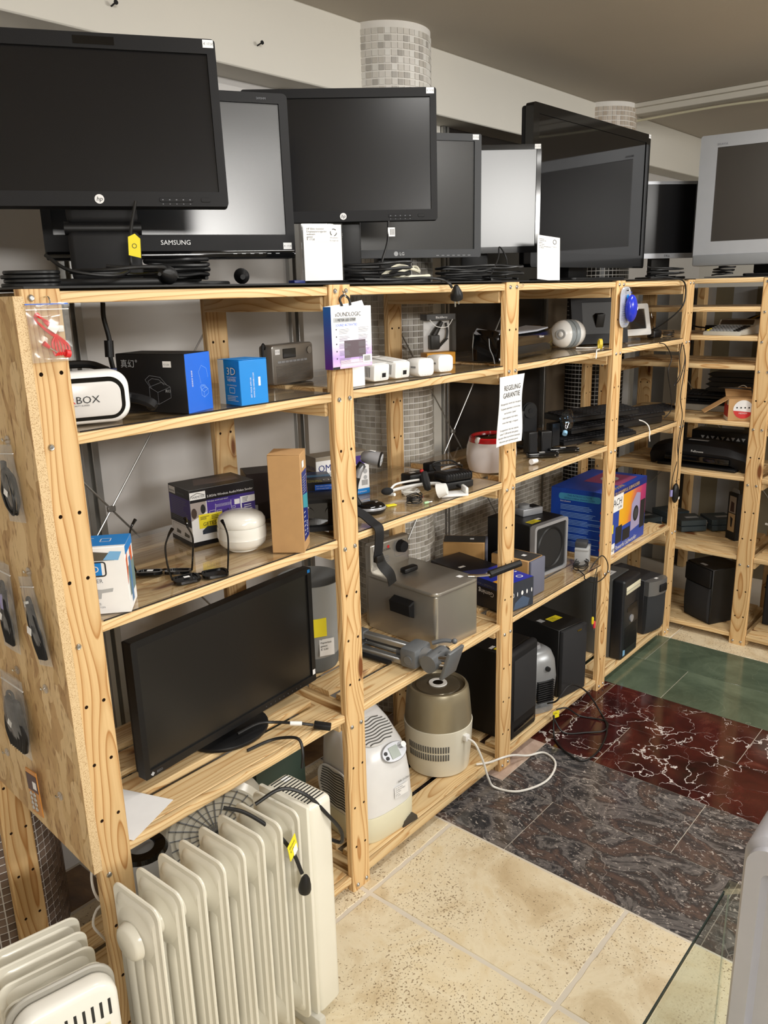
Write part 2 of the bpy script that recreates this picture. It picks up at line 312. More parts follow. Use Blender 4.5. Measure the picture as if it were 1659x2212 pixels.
    def text(s, F, txt, size, u, v, m, align='LEFT', lift=0.0009, sx=1.0, shear=0.0, rot=0.0):
        key = (txt, align, shear)
        if key not in _fontcache:
            cu = bpy.data.curves.new('t', 'FONT'); cu.body = txt; cu.size = 1.0; cu.align_x = align; cu.shear = shear; cu.resolution_u = 2
            ob = bpy.data.objects.new('t', cu); col.objects.link(ob)
            me = bpy.data.meshes.new_from_object(ob); bpy.data.objects.remove(ob)
            _fontcache[key] = ([tuple(q.co) for q in me.vertices], [tuple(p.vertices) for p in me.polygons]); bpy.data.meshes.remove(me)
        vs, fs = _fontcache[key]
        return s.add(vs, fs, m, F @ T(u, v, lift) @ RZ(rot) @ Matrix.Diagonal((size * sx, size, 1, 1)))
    def lines(s, F, u0, u1, v0, v1, n, m, h=0.45, seed=1, lift=0.0006):
        """greeked body copy too small to read"""
        q = random.Random(seed); step = (v1 - v0) / n
        for i in range(n):
            e = u1 - (u1 - u0) * q.uniform(0, 0.35)
            s.rect(F, u0, e, v0 + i * step, v0 + i * step + step * h, m, lift)
        return s
    def mesh(s, name):
        me = bpy.data.meshes.new(name); me.from_pydata(s.v, [], s.f)
        for m in s.mats: me.materials.append(m)
        me.polygons.foreach_set('material_index', s.m); me.polygons.foreach_set('use_smooth', [True] * len(s.f)); me.update()
        me.set_sharp_from_angle(angle=R(38)); return me
    def build(s, name, parent=None, M4=None, label=None, kind=None):
        o = bpy.data.objects.new(name, s.mesh(name)); col.objects.link(o)
        if parent: o.parent = parent
        if M4 is not None: o.matrix_local = M4
        if label: o['label'] = label
        if kind: o['kind'] = kind
        return o
def frame_ring(b, outer, inner, y0, y1, yi, m, M4=None):
    """picture-frame solid standing in xz, front at y0, back at y1, inner edge dropping to yi"""
    lo = lambda p, y: [(u, y, v) for u, v in p]
    b.loft([lo(inner, yi), lo(inner, y0), lo(outer, y0), lo(outer, y1)], m, M4, False, True); return b
def tag(o, label, cat, group=None):
    o['label'] = label; o['category'] = cat
    if group: o['group'] = group
    return o
def thing(name, label, cat, x, y, z, rz=0.0, group=None):
    o = bpy.data.objects.new(name, None); col.objects.link(o); o.empty_display_size = 0.05
    o.location = (x, y, z); o.rotation_euler = (0, 0, R(rz)); return tag(o, label, cat, group)
def struct(o): o['kind'] = 'structure'; return o
def inst(me, name, parent, M4=None):
    o = bpy.data.objects.new(name, me); col.objects.link(o)
    if parent: o.parent = parent
    if M4 is not None: o.matrix_local = M4
    return o
# common finishes
BLK = P('black_plastic', (20, 20, 21), 0.42, spec=0.4); BLKG = P('gloss_black_plastic', (12, 12, 13), 0.08); BLKM = P('matt_black_plastic', (23, 23, 25), 0.6, spec=0.3); DGREY = P('dark_grey_plastic', (62, 63, 66), 0.5)
GREY = P('grey_plastic', (128, 130, 132), 0.45); LGREY = P('light_grey_plastic', (176, 178, 180), 0.45); SILV = P('silver_plastic', (165, 167, 172), 0.32, metal=0.35); CHROME = P('chrome', (210, 210, 210), 0.15, metal=1.0)
WHITE = P('white_plastic', (236, 236, 234), 0.3); PAPER = P('white_paper', (240, 240, 240), 0.7); CREAM = P('cream_enamel', (224, 220, 206), 0.22, var=0.02); IVORY = P('ivory_plastic', (224, 218, 190), 0.4)
YEL = P('yellow_label', (244, 226, 40), 0.6); INK = P('black_ink', (30, 30, 32), 0.6); GINK = P('grey_ink', (120, 122, 128), 0.6); REDI = P('red_ink', (205, 44, 44), 0.5); STEEL = P('zinc_steel', (190, 190, 188), 0.3, metal=1.0)
KRAFT = P('kraft_cardboard', (186, 146, 98), 0.8, var=0.08, scale=40); BLUEP = P('bright_blue_print', (22, 132, 214), 0.4); ROYAL = P('royal_blue_print', (38, 104, 214), 0.4); NAVY = P('navy_print', (28, 44, 122), 0.4); PURPLE = P('purple_print', (78, 56, 150), 0.4)
CLEAR = CL('clear_acrylic', (246, 246, 246), 0.045); BAG = CL('polythene_bag', gloss=0.05, rough=0.12, hazy=0.10); RUB = P('black_rubber_cable', (18, 18, 19), 0.45); WCAB = P('white_cable', (232, 230, 224), 0.4); SCR = P('matt_lcd_screen', (17, 17, 19), 0.27, spec=0.4); GSCR = P('gloss_screen', (6, 6, 8), 0.04, spec=0.6); BRASS = P('brass', (196, 160, 80), 0.3, metal=1.0)
# ================================================================== the room
FX0, FX1, FY0, FY1, CZ = -4.6, 6.2, -7.0, 0.785, 2.67
b = B(); b.box(FX0, FX1, FY0, 1.2, -0.12, -0.0016, GROUT); floor = struct(b.build('floor'))
def floor_tile(x0, x1, y0, y1, mat, gap, bev=0.0015, name='floor_tile', wob=0.0):
    bb = B(); g = gap / 2
    if wob:
        q = random.Random(int((x0 * 97 + y0 * 31) * 1000)); pts = []
        for (ax, ay, bx, by) in ((x0 + g, y0 + g, x1 - g, y0 + g), (x1 - g, y0 + g, x1 - g, y1 - g), (x1 - g, y1 - g, x0 + g, y1 - g), (x0 + g, y1 - g, x0 + g, y0 + g)):
            for i in range(14):
                t = i / 14; pts.append((ax + (bx - ax) * t + q.uniform(-wob, wob), ay + (by - ay) * t + q.uniform(-wob, wob)))
        cx, cy = (x0 + x1) / 2, (y0 + y1) / 2
        bb.prism([(u - cx, v - cy) for u, v in pts], 'z', -0.012, 0.0, mat, 0.002, 1)
    else:
        cx, cy = (x0 + x1) / 2, (y0 + y1) / 2
        bb.box(x0 + g - cx, x1 - g - cx, y0 + g - cy, y1 - g - cy, -0.012, 0.0, mat, bev, 1)
    o = bb.build(name, floor, T(cx, cy, 0)); return o
XB = [(-0.92, -0.50), (-0.50, -0.08), (-0.08, 0.345), (0.345, 0.770), (0.770, 1.192)]
YJ = [0.600, -0.036, -0.670, -1.305, -1.94, -2.575]
for (x0, x1) in XB:
    for i in range(len(YJ) - 1): floor_tile(x0, x1, YJ[i + 1], YJ[i], TRAV, 0.013, wob=0.0016, name='travertine_tile')
rows = [(1.192, 1.512, DARKM, 0), (1.512, 1.832, DARKM, 1), (1.832, 2.155, REDM, 0), (2.155, 2.472, REDM, 1), (2.472, 2.796, GREENM, 0), (2.796, 3.112, GREENM, 1)]
for x0, x1, mt, ph in rows:
    ys = [0.60 + (-0.0 if ph else 0)] 
    ys = [0.600, -0.036, -0.672, -1.308, -1.944, -2.58] if ph else [0.600, 0.388, -0.247, -0.883, -1.519, -2.155, -2.79]
    for i in range(len(ys) - 1):
        m2 = PINKM if (mt is DARKM and ph and i == 0) else mt
        floor_tile(x0, x1, ys[i + 1], ys[i], m2, 0.0022, 0.0006, name='marble_tile')
for i in range(len(YJ) - 1): floor_tile(3.112, 3.74, YJ[i + 1], YJ[i], TRAV, 0.006, name='travertine_tile')
for x0 in [k * 0.6 - 0.92 for k in range(8)]: floor_tile(x0, x0 + 0.6, 0.600, 0.785, BROWNM, 0.01, name='threshold_stone')
b = B(); b.box(FX0, FX1, FY0, 1.2, CZ, CZ + 0.1, CEIL); struct(b.build('ceiling'))
# back walls (behind the camera) closing the room
b = B(); b.box(FX0 - 0.1, FX0, FY0, 1.2, 0, CZ, WHITEPAINT); struct(b.build('wall_back'))
b = B(); b.box(FX0, FX1, FY0 - 0.1, FY0, 0, CZ, WHITEPAINT); struct(b.build('wall_near'))
# left wall: painted spandrel beam over a glazed front
b = B(); b.box(FX0, FX1, 0.66, 1.2, 2.434, CZ, WHITEPAINT, 0.004, 1); struct(b.build('trim_1'))
nails = []
for (x, z) in ((0.634, 2.507), (1.138, 2.507)):
    bb = B(); bb.cyl((0, 0, 0), (0, -0.022, 0.004), 0.0022, BLKM, n=8); bb.cyl((0, -0.022, 0.004), (0, -0.025, 0.0045), 0.006, BLKM, n=12)
    tag(bb.build('wall_nail', None, T(x, 0.66, z)), 'black nail in the white beam ' + ('over the big near monitor' if x < 1 else 'left of the tiled column'), 'nail')
b = B(); b.box(FX0, FX1, 0.80, 0.90, 0, 2.434, WHITEPAINT); wl = struct(b.build('wall_left'))
def pane(x0, x1, z0, z1, m, name='glass_panel'): B().box(x0, x1, 0.788, 0.80, z0, z1, m).build(name, wl)
for (x0, x1, z0, z1, m) in ((-3.0, 0.455, 0, 2.434, GREYPANEL), (0.51, 1.325, 0, 2.434, GREYPANEL), (1.385, 1.70, 0, 2.434, GREYPANEL), (2.0, 2.255, 0, 2.434, WHITEPAINT), (2.30, 3.185, 0.95, 2.434, DARKPANEL), (3.185, 3.46, 0.0, 2.434, BEIGEPANEL), (3.7, 6.0, 0, 2.434, GREYPANEL)): pane(x0, x1, z0, z1, m)
for (x0, x1) in ((0.455, 0.475), (0.487, 0.51), (1.325, 1.345), (1.36, 1.385), (2.258, 2.275), (2.283, 2.30), (3.17, 3.19)): B().box(x0, x1, 0.772, 0.80, 0, 2.434, ALU, 0.002, 1).build('mullion', wl)
# mosaic columns
def mosaic_column(cx, cy, r, tilemat, grout, name_label, lowmat=None, zsplit=0.0, big=None, extra=None):
    bb = B(); bb.lathe([(r - 0.003, 0.0), (r - 0.003, CZ)], grout, 64, None); colm = struct(bb.build('column', None, T(cx, cy, 0)))
    n = 48; st = 2 * math.pi / n; ph = st * r; rows_ = int(CZ / ph); q = random.Random(5)
    rest = B(); meshes = {}
    def tverts(w, h):
        d = 0.0025
        return [(-w, 0, -h), (w, 0, -h), (w, 0, h), (-w, 0, h), (-w * .93, -d, -h * .93), (w * .93, -d, -h * .93), (w * .93, -d, h * .93), (-w * .93, -d, h * .93)], [(4, 5, 6, 7), (0, 1, 5, 4), (1, 2, 6, 5), (2, 3, 7, 6), (3, 0, 4, 7)]
    vs, fs = tverts(ph * 0.42, ph * 0.42); cnt = 0
    view = math.atan2(-1.4325 - cy, -0.7295 - cx)
    for k in range(rows_):
        z = (k + 0.5) * ph
        for j in range(n):
            a = j * st
            if math.cos(a - view) < 0.0: continue
            m = q.choice(lowmat if (lowmat and z < zsplit) else tilemat)
            M4 = T(math.cos(a) * (r - 0.003), math.sin(a) * (r - 0.003), z) @ Matrix.Rotation(a + math.pi / 2, 4, 'Z')
            if big and big(a, z) and cnt < 300:
                if m not in meshes: meshes[m] = B().add(vs, fs, m).mesh('mosaic_tile')
                inst(meshes[m], 'mosaic_tile', colm, M4); cnt += 1
            else: rest.add(vs, fs, m, M4)
    rest.build('mosaic_tiles', colm, kind='stuff'); return colm
PALE = [P('pale_mosaic_%d' % i, c, 0.35) for i, c in enumerate(((222, 220, 214), (214, 210, 203), (228, 226, 221), (196, 191, 183), (216, 212, 206), (178, 174, 168)))]
BRN = [P('brown_mosaic_%d' % i, c, 0.4) for i, c in enumerate(((116, 98, 86), (128, 110, 98), (104, 88, 78)))]
DRK = [P('black_mosaic_%d' % i, c, 0.3) for i, c in enumerate(((24, 22, 20), (32, 29, 26), (18, 17, 16)))]
MID = [P('taupe_mosaic_%d' % i, c, 0.35) for i, c in enumerate(((170, 164, 152), (184, 178, 168), (158, 151, 140), (192, 187, 176)))]
SG = P('mosaic_grout', (232, 229, 224), 0.8)
mosaic_column(0.0, 0.70, 0.176, BRN, SG, '', None, 0, lambda a, z: z < 0.62 and math.cos(a - math.atan2(-2.13, -0.73)) > 0.15)
mosaic_column(1.79, 0.70, 0.176, PALE, SG, '', MID, 1.86, lambda a, z: z > 2.28 and -0.2 < math.cos(a - math.atan2(-2.13, -2.5)) and math.cos(a - math.atan2(-2.13, -2.5)) > 0.1)
mosaic_column(3.58, 0.70, 0.176, [P('beige_mosaic_%d' % i, c, 0.35) for i, c in enumerate(((196, 184, 170), (182, 168, 152), (204, 194, 182)))], SG, '', DRK, 1.9)
# low mosaic slab standing in for a reflection in the glass, third bay
bb = B(); bb.box(2.0, 3.46, 0.775, 0.80, 0.0, 0.95, SG); pl = struct(bb.build('mosaic_reflection'))
vs = [(-.0105, 0, -.0105), (.0105, 0, -.0105), (.0105, 0, .0105), (-.0105, 0, .0105), (-.0098, -.002, -.0098), (.0098, -.002, -.0098), (.0098, -.002, .0098), (-.0098, -.002, .0098)]; fs = [(4, 5, 6, 7), (0, 1, 5, 4), (1, 2, 6, 5), (2, 3, 7, 6), (3, 0, 4, 7)]
q = random.Random(2); rest = B()
for i in range(60):
    for j in range(39): rest.add(vs, fs, q.choice(MID), T(2.012 + i * .0243, 0.775, 0.012 + j * .0243))
rest.build('mosaic_tiles', pl, kind='stuff')
# ceiling rail and far wall behind the right-hand rack
b = B(); b.box(3.60, 3.66, -4.0, 0.56, 2.615, CZ, WHITEPAINT, 0.004, 1); b.box(3.585, 3.60, -4.0, 0.56, 2.645, CZ, WHITEPAINT, 0.003, 1); struct(b.build('trim_2'))
b = B(); b.tube([(3.67, .55, 2.60), (3.665, .1, 2.605), (3.67, -.4, 2.592), (3.665, -1.0, 2.61)], 0.006, IVORY); tag(b.build('loose_wire'), 'cream wire sagging under the white ceiling rail', 'wire')
b = B(); b.box(5.40, 5.50, FY0, 0.9, 0, CZ, WHITEPAINT); wr = struct(b.build('wall_right'))
PLASTF = P('milky_sheet', (150, 152, 154), 0.25, var=0.25, scale=5.0); OLIVE = P('olive_board', (112, 104, 84), 0.7)
yy = 0.75
for i, (w_, m) in enumerate(((0.20, PLASTF), (0.10, WHITEPAINT), (0.18, PLASTF), (0.10, OLIVE), (0.13, PLASTF), (0.30, OLIVE), (0.40, PLASTF), (0.5, OLIVE), (0.6, PLASTF))):
    B().box(4.28, 4.30, yy - w_, yy, 0, 1.74, m).build('wall_panel', wr); yy -= w_
DKW = P('dark_stained_wood', (72, 48, 30), 0.5)
for y_ in (0.44, 0.36, -0.02): B().box(4.22, 4.28, y_ - 0.045, y_, 0, 1.74, DKW if y_ > 0.4 else WZ, 0.003, 1).build('wall_batten', wr)
# ================================================================== the two racks
PW, PT, HP = 0.076, 0.022, 1.782
HZ = [0.018 + 0.1345 * k for k in range(14)]
HOLE = P('drilled_hole', (70, 44, 22), 0.9)
def upright_mesh(skip):
    """post with two columns of drilled holes on its front face (y=0), depth towards +y"""
    b = B(); c = 0.003; w = PW / 2; hx = 0.0195; q = 0.0042
    xs = [-w + c, -hx - q, -hx + q, hx - q, hx + q, w - c]; zs = [0.0]
    for z in HZ: zs += [z - q, z + q]
    zs[0] = 0.0; zs.append(HP)
    for i in range(len(xs) - 1):
        for j in range(len(zs) - 1):
            hole = (i in (1, 3)) and (j % 2 == 1) and ((j - 1) // 2 not in skip)
            x0, x1, z0, z1 = xs[i], xs[i + 1], zs[j], zs[j + 1]
            if not hole: b.add([(x0, 0, z0), (x1, 0, z0), (x1, 0, z1), (x0, 0, z1)], [(0, 1, 2, 3)], WZ)
            else:
                cx, cz = (x0 + x1) / 2, (z0 + z1) / 2; r_ = q * 0.98
                sq = [(x1, z0), (x1, cz), (x1, z1), (cx, z1), (x0, z1), (x0, cz), (x0, z0), (cx, z0)]
                oc = [(cx + r_ * math.cos(R(-45 + 45 * k)), cz + r_ * math.sin(R(-45 + 45 * k))) for k in range(8)]
                b.loft([[(u, 0, v) for u, v in sq], [(u, 0, v) for u, v in oc]], WZ, None, False, False)
                b.loft([[(u, 0, v) for u, v in oc], [(u, 0.012, v) for u, v in oc]], HOLE, None, False, True)
    prof = [(-w + c, 0), (-w, c), (-w, PT), (w, PT), (w, c), (w - c, 0)]
    for k in range(5):
        (x0, y0), (x1, y1) = prof[k], prof[k + 1]; b.add([(x0, y0, 0), (x0, y0, HP), (x1, y1, HP), (x1, y1, 0)], [(0, 1, 2, 3)], WZ)
    b.add([(x, y, HP) for x, y in prof], [tuple(range(6))[::-1]], WZ); b.add([(x, y, 0) for x, y in prof], [tuple(range(6))], WZ)
    return b.mesh('upright')
LEFT_K = (0, 4, 8, 11, 13); RIGHT_K = (0, 3, 6, 8, 10, 11, 12, 13)
UPL = upright_mesh(LEFT_K); UPR = upright_mesh(RIGHT_K); UPF = upright_mesh(())
bb = B(); bb.lathe([(0.0001, -0.0042), (0.003, -0.0042), (0.0032, -0.003), (0.0048, -0.0036), (0.0062, -0.002), (0.0066, 0.0)], STEEL, 14, RX(-90) @ Matrix.Identity(4)); BOLT = bb.mesh('bolt')
bb = B(); bb.box(-.5, .5, 0, 1, -1, 0, WX, 0); 
SLATS = {}; BATTEN = [None]
def slat_mesh(l, w, axis):
    k = (round(l, 3), round(w, 3), axis)
    if k not in SLATS:
        b = B()
        if axis == 'x': b.box(-l / 2, l / 2, -w / 2, w / 2, -0.018, 0, WX, 0.0015, 1)
        else: b.box(-w / 2, w / 2, -l / 2, l / 2, -0.018, 0, WY, 0.0015, 1)
        SLATS[k] = b.mesh('slat')
    return SLATS[k]
def shelf(rack, xa, xb, z, D=0.50, covered=False):
    """one slatted shelf between two posts, local frame of the rack: x along, y depth"""
    l = xb - xa; cx = (xa + xb) / 2; fl = l - PW - 0.002; b = B()
    b.box(-fl / 2, fl / 2, 0.006, 0.026, -0.022, 0.0, WX, 0.003, 2); sh = b.build('shelf', rack, T(cx, 0, z))
    if BATTEN[0] is None: BATTEN[0] = B().box(-0.0175, 0.0175, 0.0265, D - 0.002, -0.060, -0.0185, WY, 0.002, 1).mesh('batten')
    for sx in (-1, 1): inst(BATTEN[0], 'batten', sh, T(sx * (l / 2 - 0.0275), 0, 0))
    n = 4; gap = 0.029; w = (D - 0.030 - gap * n) / n; me = slat_mesh(l - 0.075, w, 'x'); y = 0.0285
    for k in range(n):
        inst(me, 'slat', sh, T(0, y + w / 2, -0.0005)); y += w + (gap if k else gap)
    return sh
XS = [0.0, 0.776, 1.588, 2.393, 3.147]; ZS = [0.053, 0.600, 1.124, 1.515, 1.778]
rackL = thing('shelving_rack', 'long pine shelving rack of four bays along the left wall', 'shelving', 0, 0, 0)
for i, x in enumerate(XS):
    up = inst(UPL, 'upright', rackL, T(x, 0, 0))
    for k in LEFT_K:
        for sx in ((-1,) if i == 0 else (-1, 1)): inst(BOLT, 'bolt', up, T(sx * 0.0195, 0, HZ[k]))
    inst(UPF, 'upright', rackL, T(x, 0.50, 0))
for i in range(4):
    for z in ZS: shelf(rackL, XS[i], XS[i + 1], z)
def xbrace(rack, xa, xb, y, z0, z1):
    for (p, q_) in (((xa, y, z0), (xb, y, z1)), ((xa, y + .004, z1), (xb, y + .004, z0))): B().cyl(p, q_, 0.0028, ALU, n=8).build('cross_brace', rack)
    c = ((xa + xb) / 2, y, (z0 + z1) / 2); B().box(c[0] - .012, c[0] + .012, y - .004, y + .006, c[2] - .008, c[2] + .008, ALU, .002, 1).build('brace_clamp', rack)
xbrace(rackL, 0.03, 0.75, 0.53, 0.75, 1.66); xbrace(rackL, 1.62, 2.36, 0.53, 0.72, 1.66)
# right rack: local x runs along world -y, local y along world +x
rackR = thing('shelving_rack', 'pine rack across the far end with many closely set shelves', 'shelving', 3.235, 0.0, 0, -90)
XR = [-0.450, 0.326, 1.102]
ZR = [0.053, 0.463, 0.861, 1.123, 1.390, 1.523, 1.655, 1.785]
for i, x in enumerate(XR):
    up = inst(UPR, 'upright', rackR, T(x, 0, 0))
    for k in RIGHT_K:
        for sx in (-1, 1): inst(BOLT, 'bolt', up, T(sx * 0.0195, 0, HZ[k]))
    inst(UPF, 'upright', rackR, T(x, 0.50, 0))
for i in range(2):
    for z in ZR: shelf(rackR, XR[i], XR[i + 1], z)
xbrace(rackR, -0.42, 0.30, 0.53, 0.6, 1.5)
# sheet on top, clear sheets on the shelves
MATTE = P('black_sheet', (16, 16, 17), 0.55)
b = B(); b.box(-0.03, 3.19, 0.0, 0.53, 1.7825, 1.7865, MATTE); tag(b.build('black_sheet'), 'thin black plastic sheet covering the top of the long rack', 'sheet')
b = B(); b.box(3.24, 3.78, -1.1, -0.02, 1.7895, 1.7925, MATTE); tag(b.build('black_sheet'), 'thin black plastic sheet on top of the far rack under the silver television', 'sheet')
nm = ['left', 'second', 'third', 'right']
spots = {(3, 0): 'beneath the white VR goggles', (3, 1): 'beneath the white powerline plugs', (3, 2): 'beneath the glossy laminator', (3, 3): 'beneath the white photo frame', (2, 0): 'beneath the ceramic jar', (2, 1): 'beneath the white headset', (2, 2): 'beneath the keyboards', (2, 3): 'beneath the keyboard ends in the far bay', (1, 2): 'beneath the silver subwoofer'}
for (zi, bi), s_ in spots.items():
    b = B(); z = ZS[zi]; b.box(XS[bi] + .045, XS[bi + 1] - .045, 0.008, 0.495, z + 0.0005, z + 0.0035, CLEAR)
    so = tag(b.build('clear_sheet'), 'clear plastic sheet on a pine shelf ' + s_, 'sheet'); B().box(XS[bi] + .045, XS[bi + 1] - .045, 0.0072, 0.0079, z + 0.0005, z + 0.0035, P('sheet_edge', (40, 36, 34), .2)).build('front_edge', so)
# OSB side panel on the end of the rack
b = B(); pts = [(-0.012, 0.585), (-0.012, 1.770), (0.52, 1.770), (0.52, 0.655)]
b.prism(pts, 'x', -0.058, -0.0385, OSB); pn = b.build('chipboard_panel'); tag(pn, 'large oriented-strand board hung on the end of the left rack', 'board')
b = B(); b.prism([(-0.0125, 0.586), (-0.0125, 1.769), (-0.0119, 1.769), (-0.0119, 0.586)], 'x', -0.0575, -0.039, OSBE); b.build('cut_edge', pn)
# ================================================================== monitors and things on top of the racks
ZT = 1.7868
def sticker(w=0.022, h=0.016, txt='€ 17,50'):
    b = B(); F = Matrix.Identity(4); b.rect(F, -w / 2, w / 2, -h / 2, h / 2, PAPER, 0.0); b.text(F, txt, h * 0.42, -w * 0.42, -h * 0.15, GINK, lift=0.0003); return b
def monitor(name, label, cat, x, y, rz, zb, tilt, w, h, t, bz, bm, sm, r=0.008, ztop=ZT, neck=(0.10, 0.05), base=(0.24, 0.18, 'r'), neckm=None, group=None, inner_r=0.001, rec=0.006):
    """flat monitor: thing at the shelf, panel leaning back by tilt; bz = left,right,top,bottom bezel"""
    th = thing(name, label, cat, x, y, ztop, rz, group); Q = T(0, 0, zb - ztop) @ RX(-tilt)
    o = rr(w, h, r, 5, 0, h / 2); iw = w - bz[0] - bz[1]; ih = h - bz[2] - bz[3]
    i_ = rr(iw, ih, inner_r, 5, (bz[0] - bz[1]) / 2, bz[3] + ih / 2)
    b = B(); frame_ring(b, o, i_, 0.0, t * 0.45, rec, bm); b.build('bezel', th, Q)
    b = B(); b.prism(rr(w - 0.012, h - 0.012, r, 5, 0, h / 2), 'y', t * 0.45 + .0005, t * 0.75, BLKM if bm is not SILV else bm, 0.004); b.prism(rr(w * 0.7, h * 0.7, 0.02, 5, 0, h / 2), 'y', t * 0.76, t, BLKM, 0.008); b.build('back_cover', th, Q)
    b = B(); cx, cz = (bz[0] - bz[1]) / 2, bz[3] + ih / 2; b.box(cx - iw / 2 + .0003, cx + iw / 2 - .0003, rec - .0006, rec + 0.002, cz - ih / 2 + .0003, cz + ih / 2 - .0003, sm); b.build('screen', th, Q)
    nm_ = neckm or BLK; yb = t * 0.9
    if neck:
        b = B(); b.box(-neck[0] / 2, neck[0] / 2, yb, yb + neck[1], 0.012, (zb - ztop) + h * 0.45, nm_, 0.006); b.build('stand_neck', th)
    if base:
        b = B(); poly = rr(base[0], base[1], 0.02, 5, 0, yb) if base[2] == 'r' else ell(base[0], base[1], 36, 0, yb)
        b.prism(poly, 'z', 0.0, 0.012, nm_, 0.004); b.build('stand_base', th)
    return th, Q
def price(th, Q, x, z, y=-0.0006, rz=0, txt='€ 17,50', w=0.022, h=0.016): sticker(w, h, txt).build('price_sticker', th, Q @ T(x, y, z) @ FM('f', 0, 0, 0) @ RZ(rz))
LOGOW = P('logo_white', (235, 235, 235), 0.4)
def hp_logo(th, Q, x, z, r=0.0095):
    b = B(); F = FM('f', x, -0.0004, z); b.poly(F, ell(2 * r, 2 * r, 24), LOGOW, 0.0); b.text(F, 'hp', r * 1.35, 0, -r * 0.42, INK, 'CENTER', 0.0004, shear=0.25); b.build('logo', th, Q)
def buttons(th, Q, x0, z, n, dx, m=None):
    b = B()
    b.prism(rr(n * dx, 0.009, 0.003, 3, x0 + n * dx / 2, z), 'y', -0.0012, 0.001, BLKM, 0.0005, 1); b.prism(rr(0.020, 0.009, 0.003, 3, x0 + n * dx + 0.026, z), 'y', -0.0012, 0.001, BLKM, 0.0005, 1); b.build('buttons', th, Q)
    b = B(); F = FM('f', 0, -0.0014, 0)
    for k in range(n): b.rect(F, x0 + dx * (k + .4), x0 + dx * (k + .6), z - .0012, z + .0008, GINK, 0.0); b.rect(F, x0 + dx * (k + .42), x0 + dx * (k + .58), z - .0095, z - .008, GINK, -.0002)
    b.build('button_icons', th, Q)
# 1 HP in front
m1, Q1 = monitor('monitor', 'largest near monitor with black matt bezel and round logo, on a tall stand', 'monitor', 0.234, 0.160, -33.2, 1.947, 9.2, 0.527, 0.341, 0.055, (0.018, 0.018, 0.030, 0.030), BLKM, SCR, neck=None, base=None)
b = B(); b.box(-.073, .073, .028, .085, .012, .115, BLKM, .012, 3); b.build('stand_neck', m1)
b = B(); b.cyl((-.078, .045, .120), (.078, .045, .120), .014, BLK, n=20); b.build('hinge', m1)
b = B(); b.box(-.072, .072, .030, .075, .128, .225, BLKM, .014, 3); b.box(-.025, .025, .026, .032, .165, .185, BLK, .003); b.build('stand_column', m1)
b = B(); b.prism(rr(.235, .21, .018, 5, 0, .03), 'z', 0.0, .016, BLK, .005); b.build('stand_base', m1)
hp_logo(m1, Q1, 0, .0145); price(m1, Q1, .249, .331); buttons(m1, Q1, .120, .0135, 5, .014)
b = B(); F = FM('f', 0, -.0005, 0); b.rect(F, -.02, .06, .318, .334, BLKG, 0); b.build('webcam_window', m1, Q1)
# 2 Samsung behind it
m2, Q2 = monitor('monitor', 'wide black monitor half hidden behind the nearest monitor', 'monitor', 0.528, 0.320, -29.4, 1.853, 1.7, 0.607, 0.392, 0.06, (0.022, 0.022, 0.024, 0.058), BLKM, P('sheen_lcd', (30, 31, 33), 0.24, spec=0.9), r=.012, neck=(.13, .05), base=(.27, .20, 'e'))
b = B(); b.box(-.303, .303, -.003, .012, .0, .020, BLKG, .004); b.build('lower_strip', m2, Q2)
b = B(); F = FM('f', 0, -.0005, 0); b.text(F, 'SAMSUNG', .016, 0, .034, LOGOW, 'CENTER'); b.text(F, '2693HM', .007, .225, .376, GINK); F2 = FM('f', 0, -.0035, 0)
for k in range(6): b.rect(F2, .14 + k * .022, .150 + k * .022, .011, .0125, LGREY)
b.build('lettering', m2, Q2); price(m2, Q2, .283, .030)
# 3 second HP
m3, Q3 = monitor('monitor', 'black monitor with round logo standing behind the clear price-sign holder', 'monitor', 1.063, 0.250, -46.5, 1.960, 2.9, 0.547, 0.354, 0.055, (0.018, 0.018, 0.024, 0.030), BLKM, SCR, neck=(.10, .05), base=(.235, .21, 'r'))
hp_logo(m3, Q3, 0, .0145); price(m3, Q3, .256, .345); buttons(m3, Q3, .130, .0135, 5, .014)
# 4 LG
m4, Q4 = monitor('monitor', 'charcoal monitor just right of the one behind the price-sign holder', 'monitor', 1.43, 0.345, -32.6, 1.869, 0, 0.585, 0.387, 0.06, (0.024, 0.024, 0.022, 0.026), P('charcoal_bezel', (52, 54, 57), 0.5), P('glaring_lcd', (36, 38, 40), 0.25, spec=1.0), r=.006, neck=(.12, .05), base=(.25, .20, 'e'))
b = B(); F = FM('f', 0, -.0005, 0); b.poly(F, ell(.015, .015, 20, -.012, .0135), LGREY); b.text(F, 'LG', .014, 0, .0085, LOGOW); 
for k in range(7): b.rect(F, .13 + k * .019, .140 + k * .019, .006, .0072, LGREY)
b.build('lettering', m4, Q4); price(m4, Q4, .272, .377)
# 5 pale-screen monitor
m5, Q5 = monitor('monitor', 'smaller black monitor with pale glaring screen next to the large television', 'monitor', 1.847, 0.32, -47.5, 1.889, 0, 0.461, 0.368, 0.06, (0.016, 0.016, 0.016, 0.022), BLKG, P('pale_lcd', (58, 60, 62), 0.28, spec=1.0), r=.008, neck=(.10, .05), base=(.20, .18, 'e'))
price(m5, Q5, .217, .360)
b = B(); F = FM('f', 0, -.0002, 0); b.rect(F, .150, .20, .17, .174, DGREY); 
# 6 large TV
m6, Q6 = monitor('television', 'large glossy black flat television near the corner of the rack', 'television', 2.542, 0.202, -1.0, 1.839, 0, 0.993, 0.573, 0.075, (0.040, 0.040, 0.036, 0.055), BLKG, GSCR, r=.012, neck=(.16, .05), base=(.46, .22, 'r'), rec=.004)
price(m6, Q6, .486, .565)
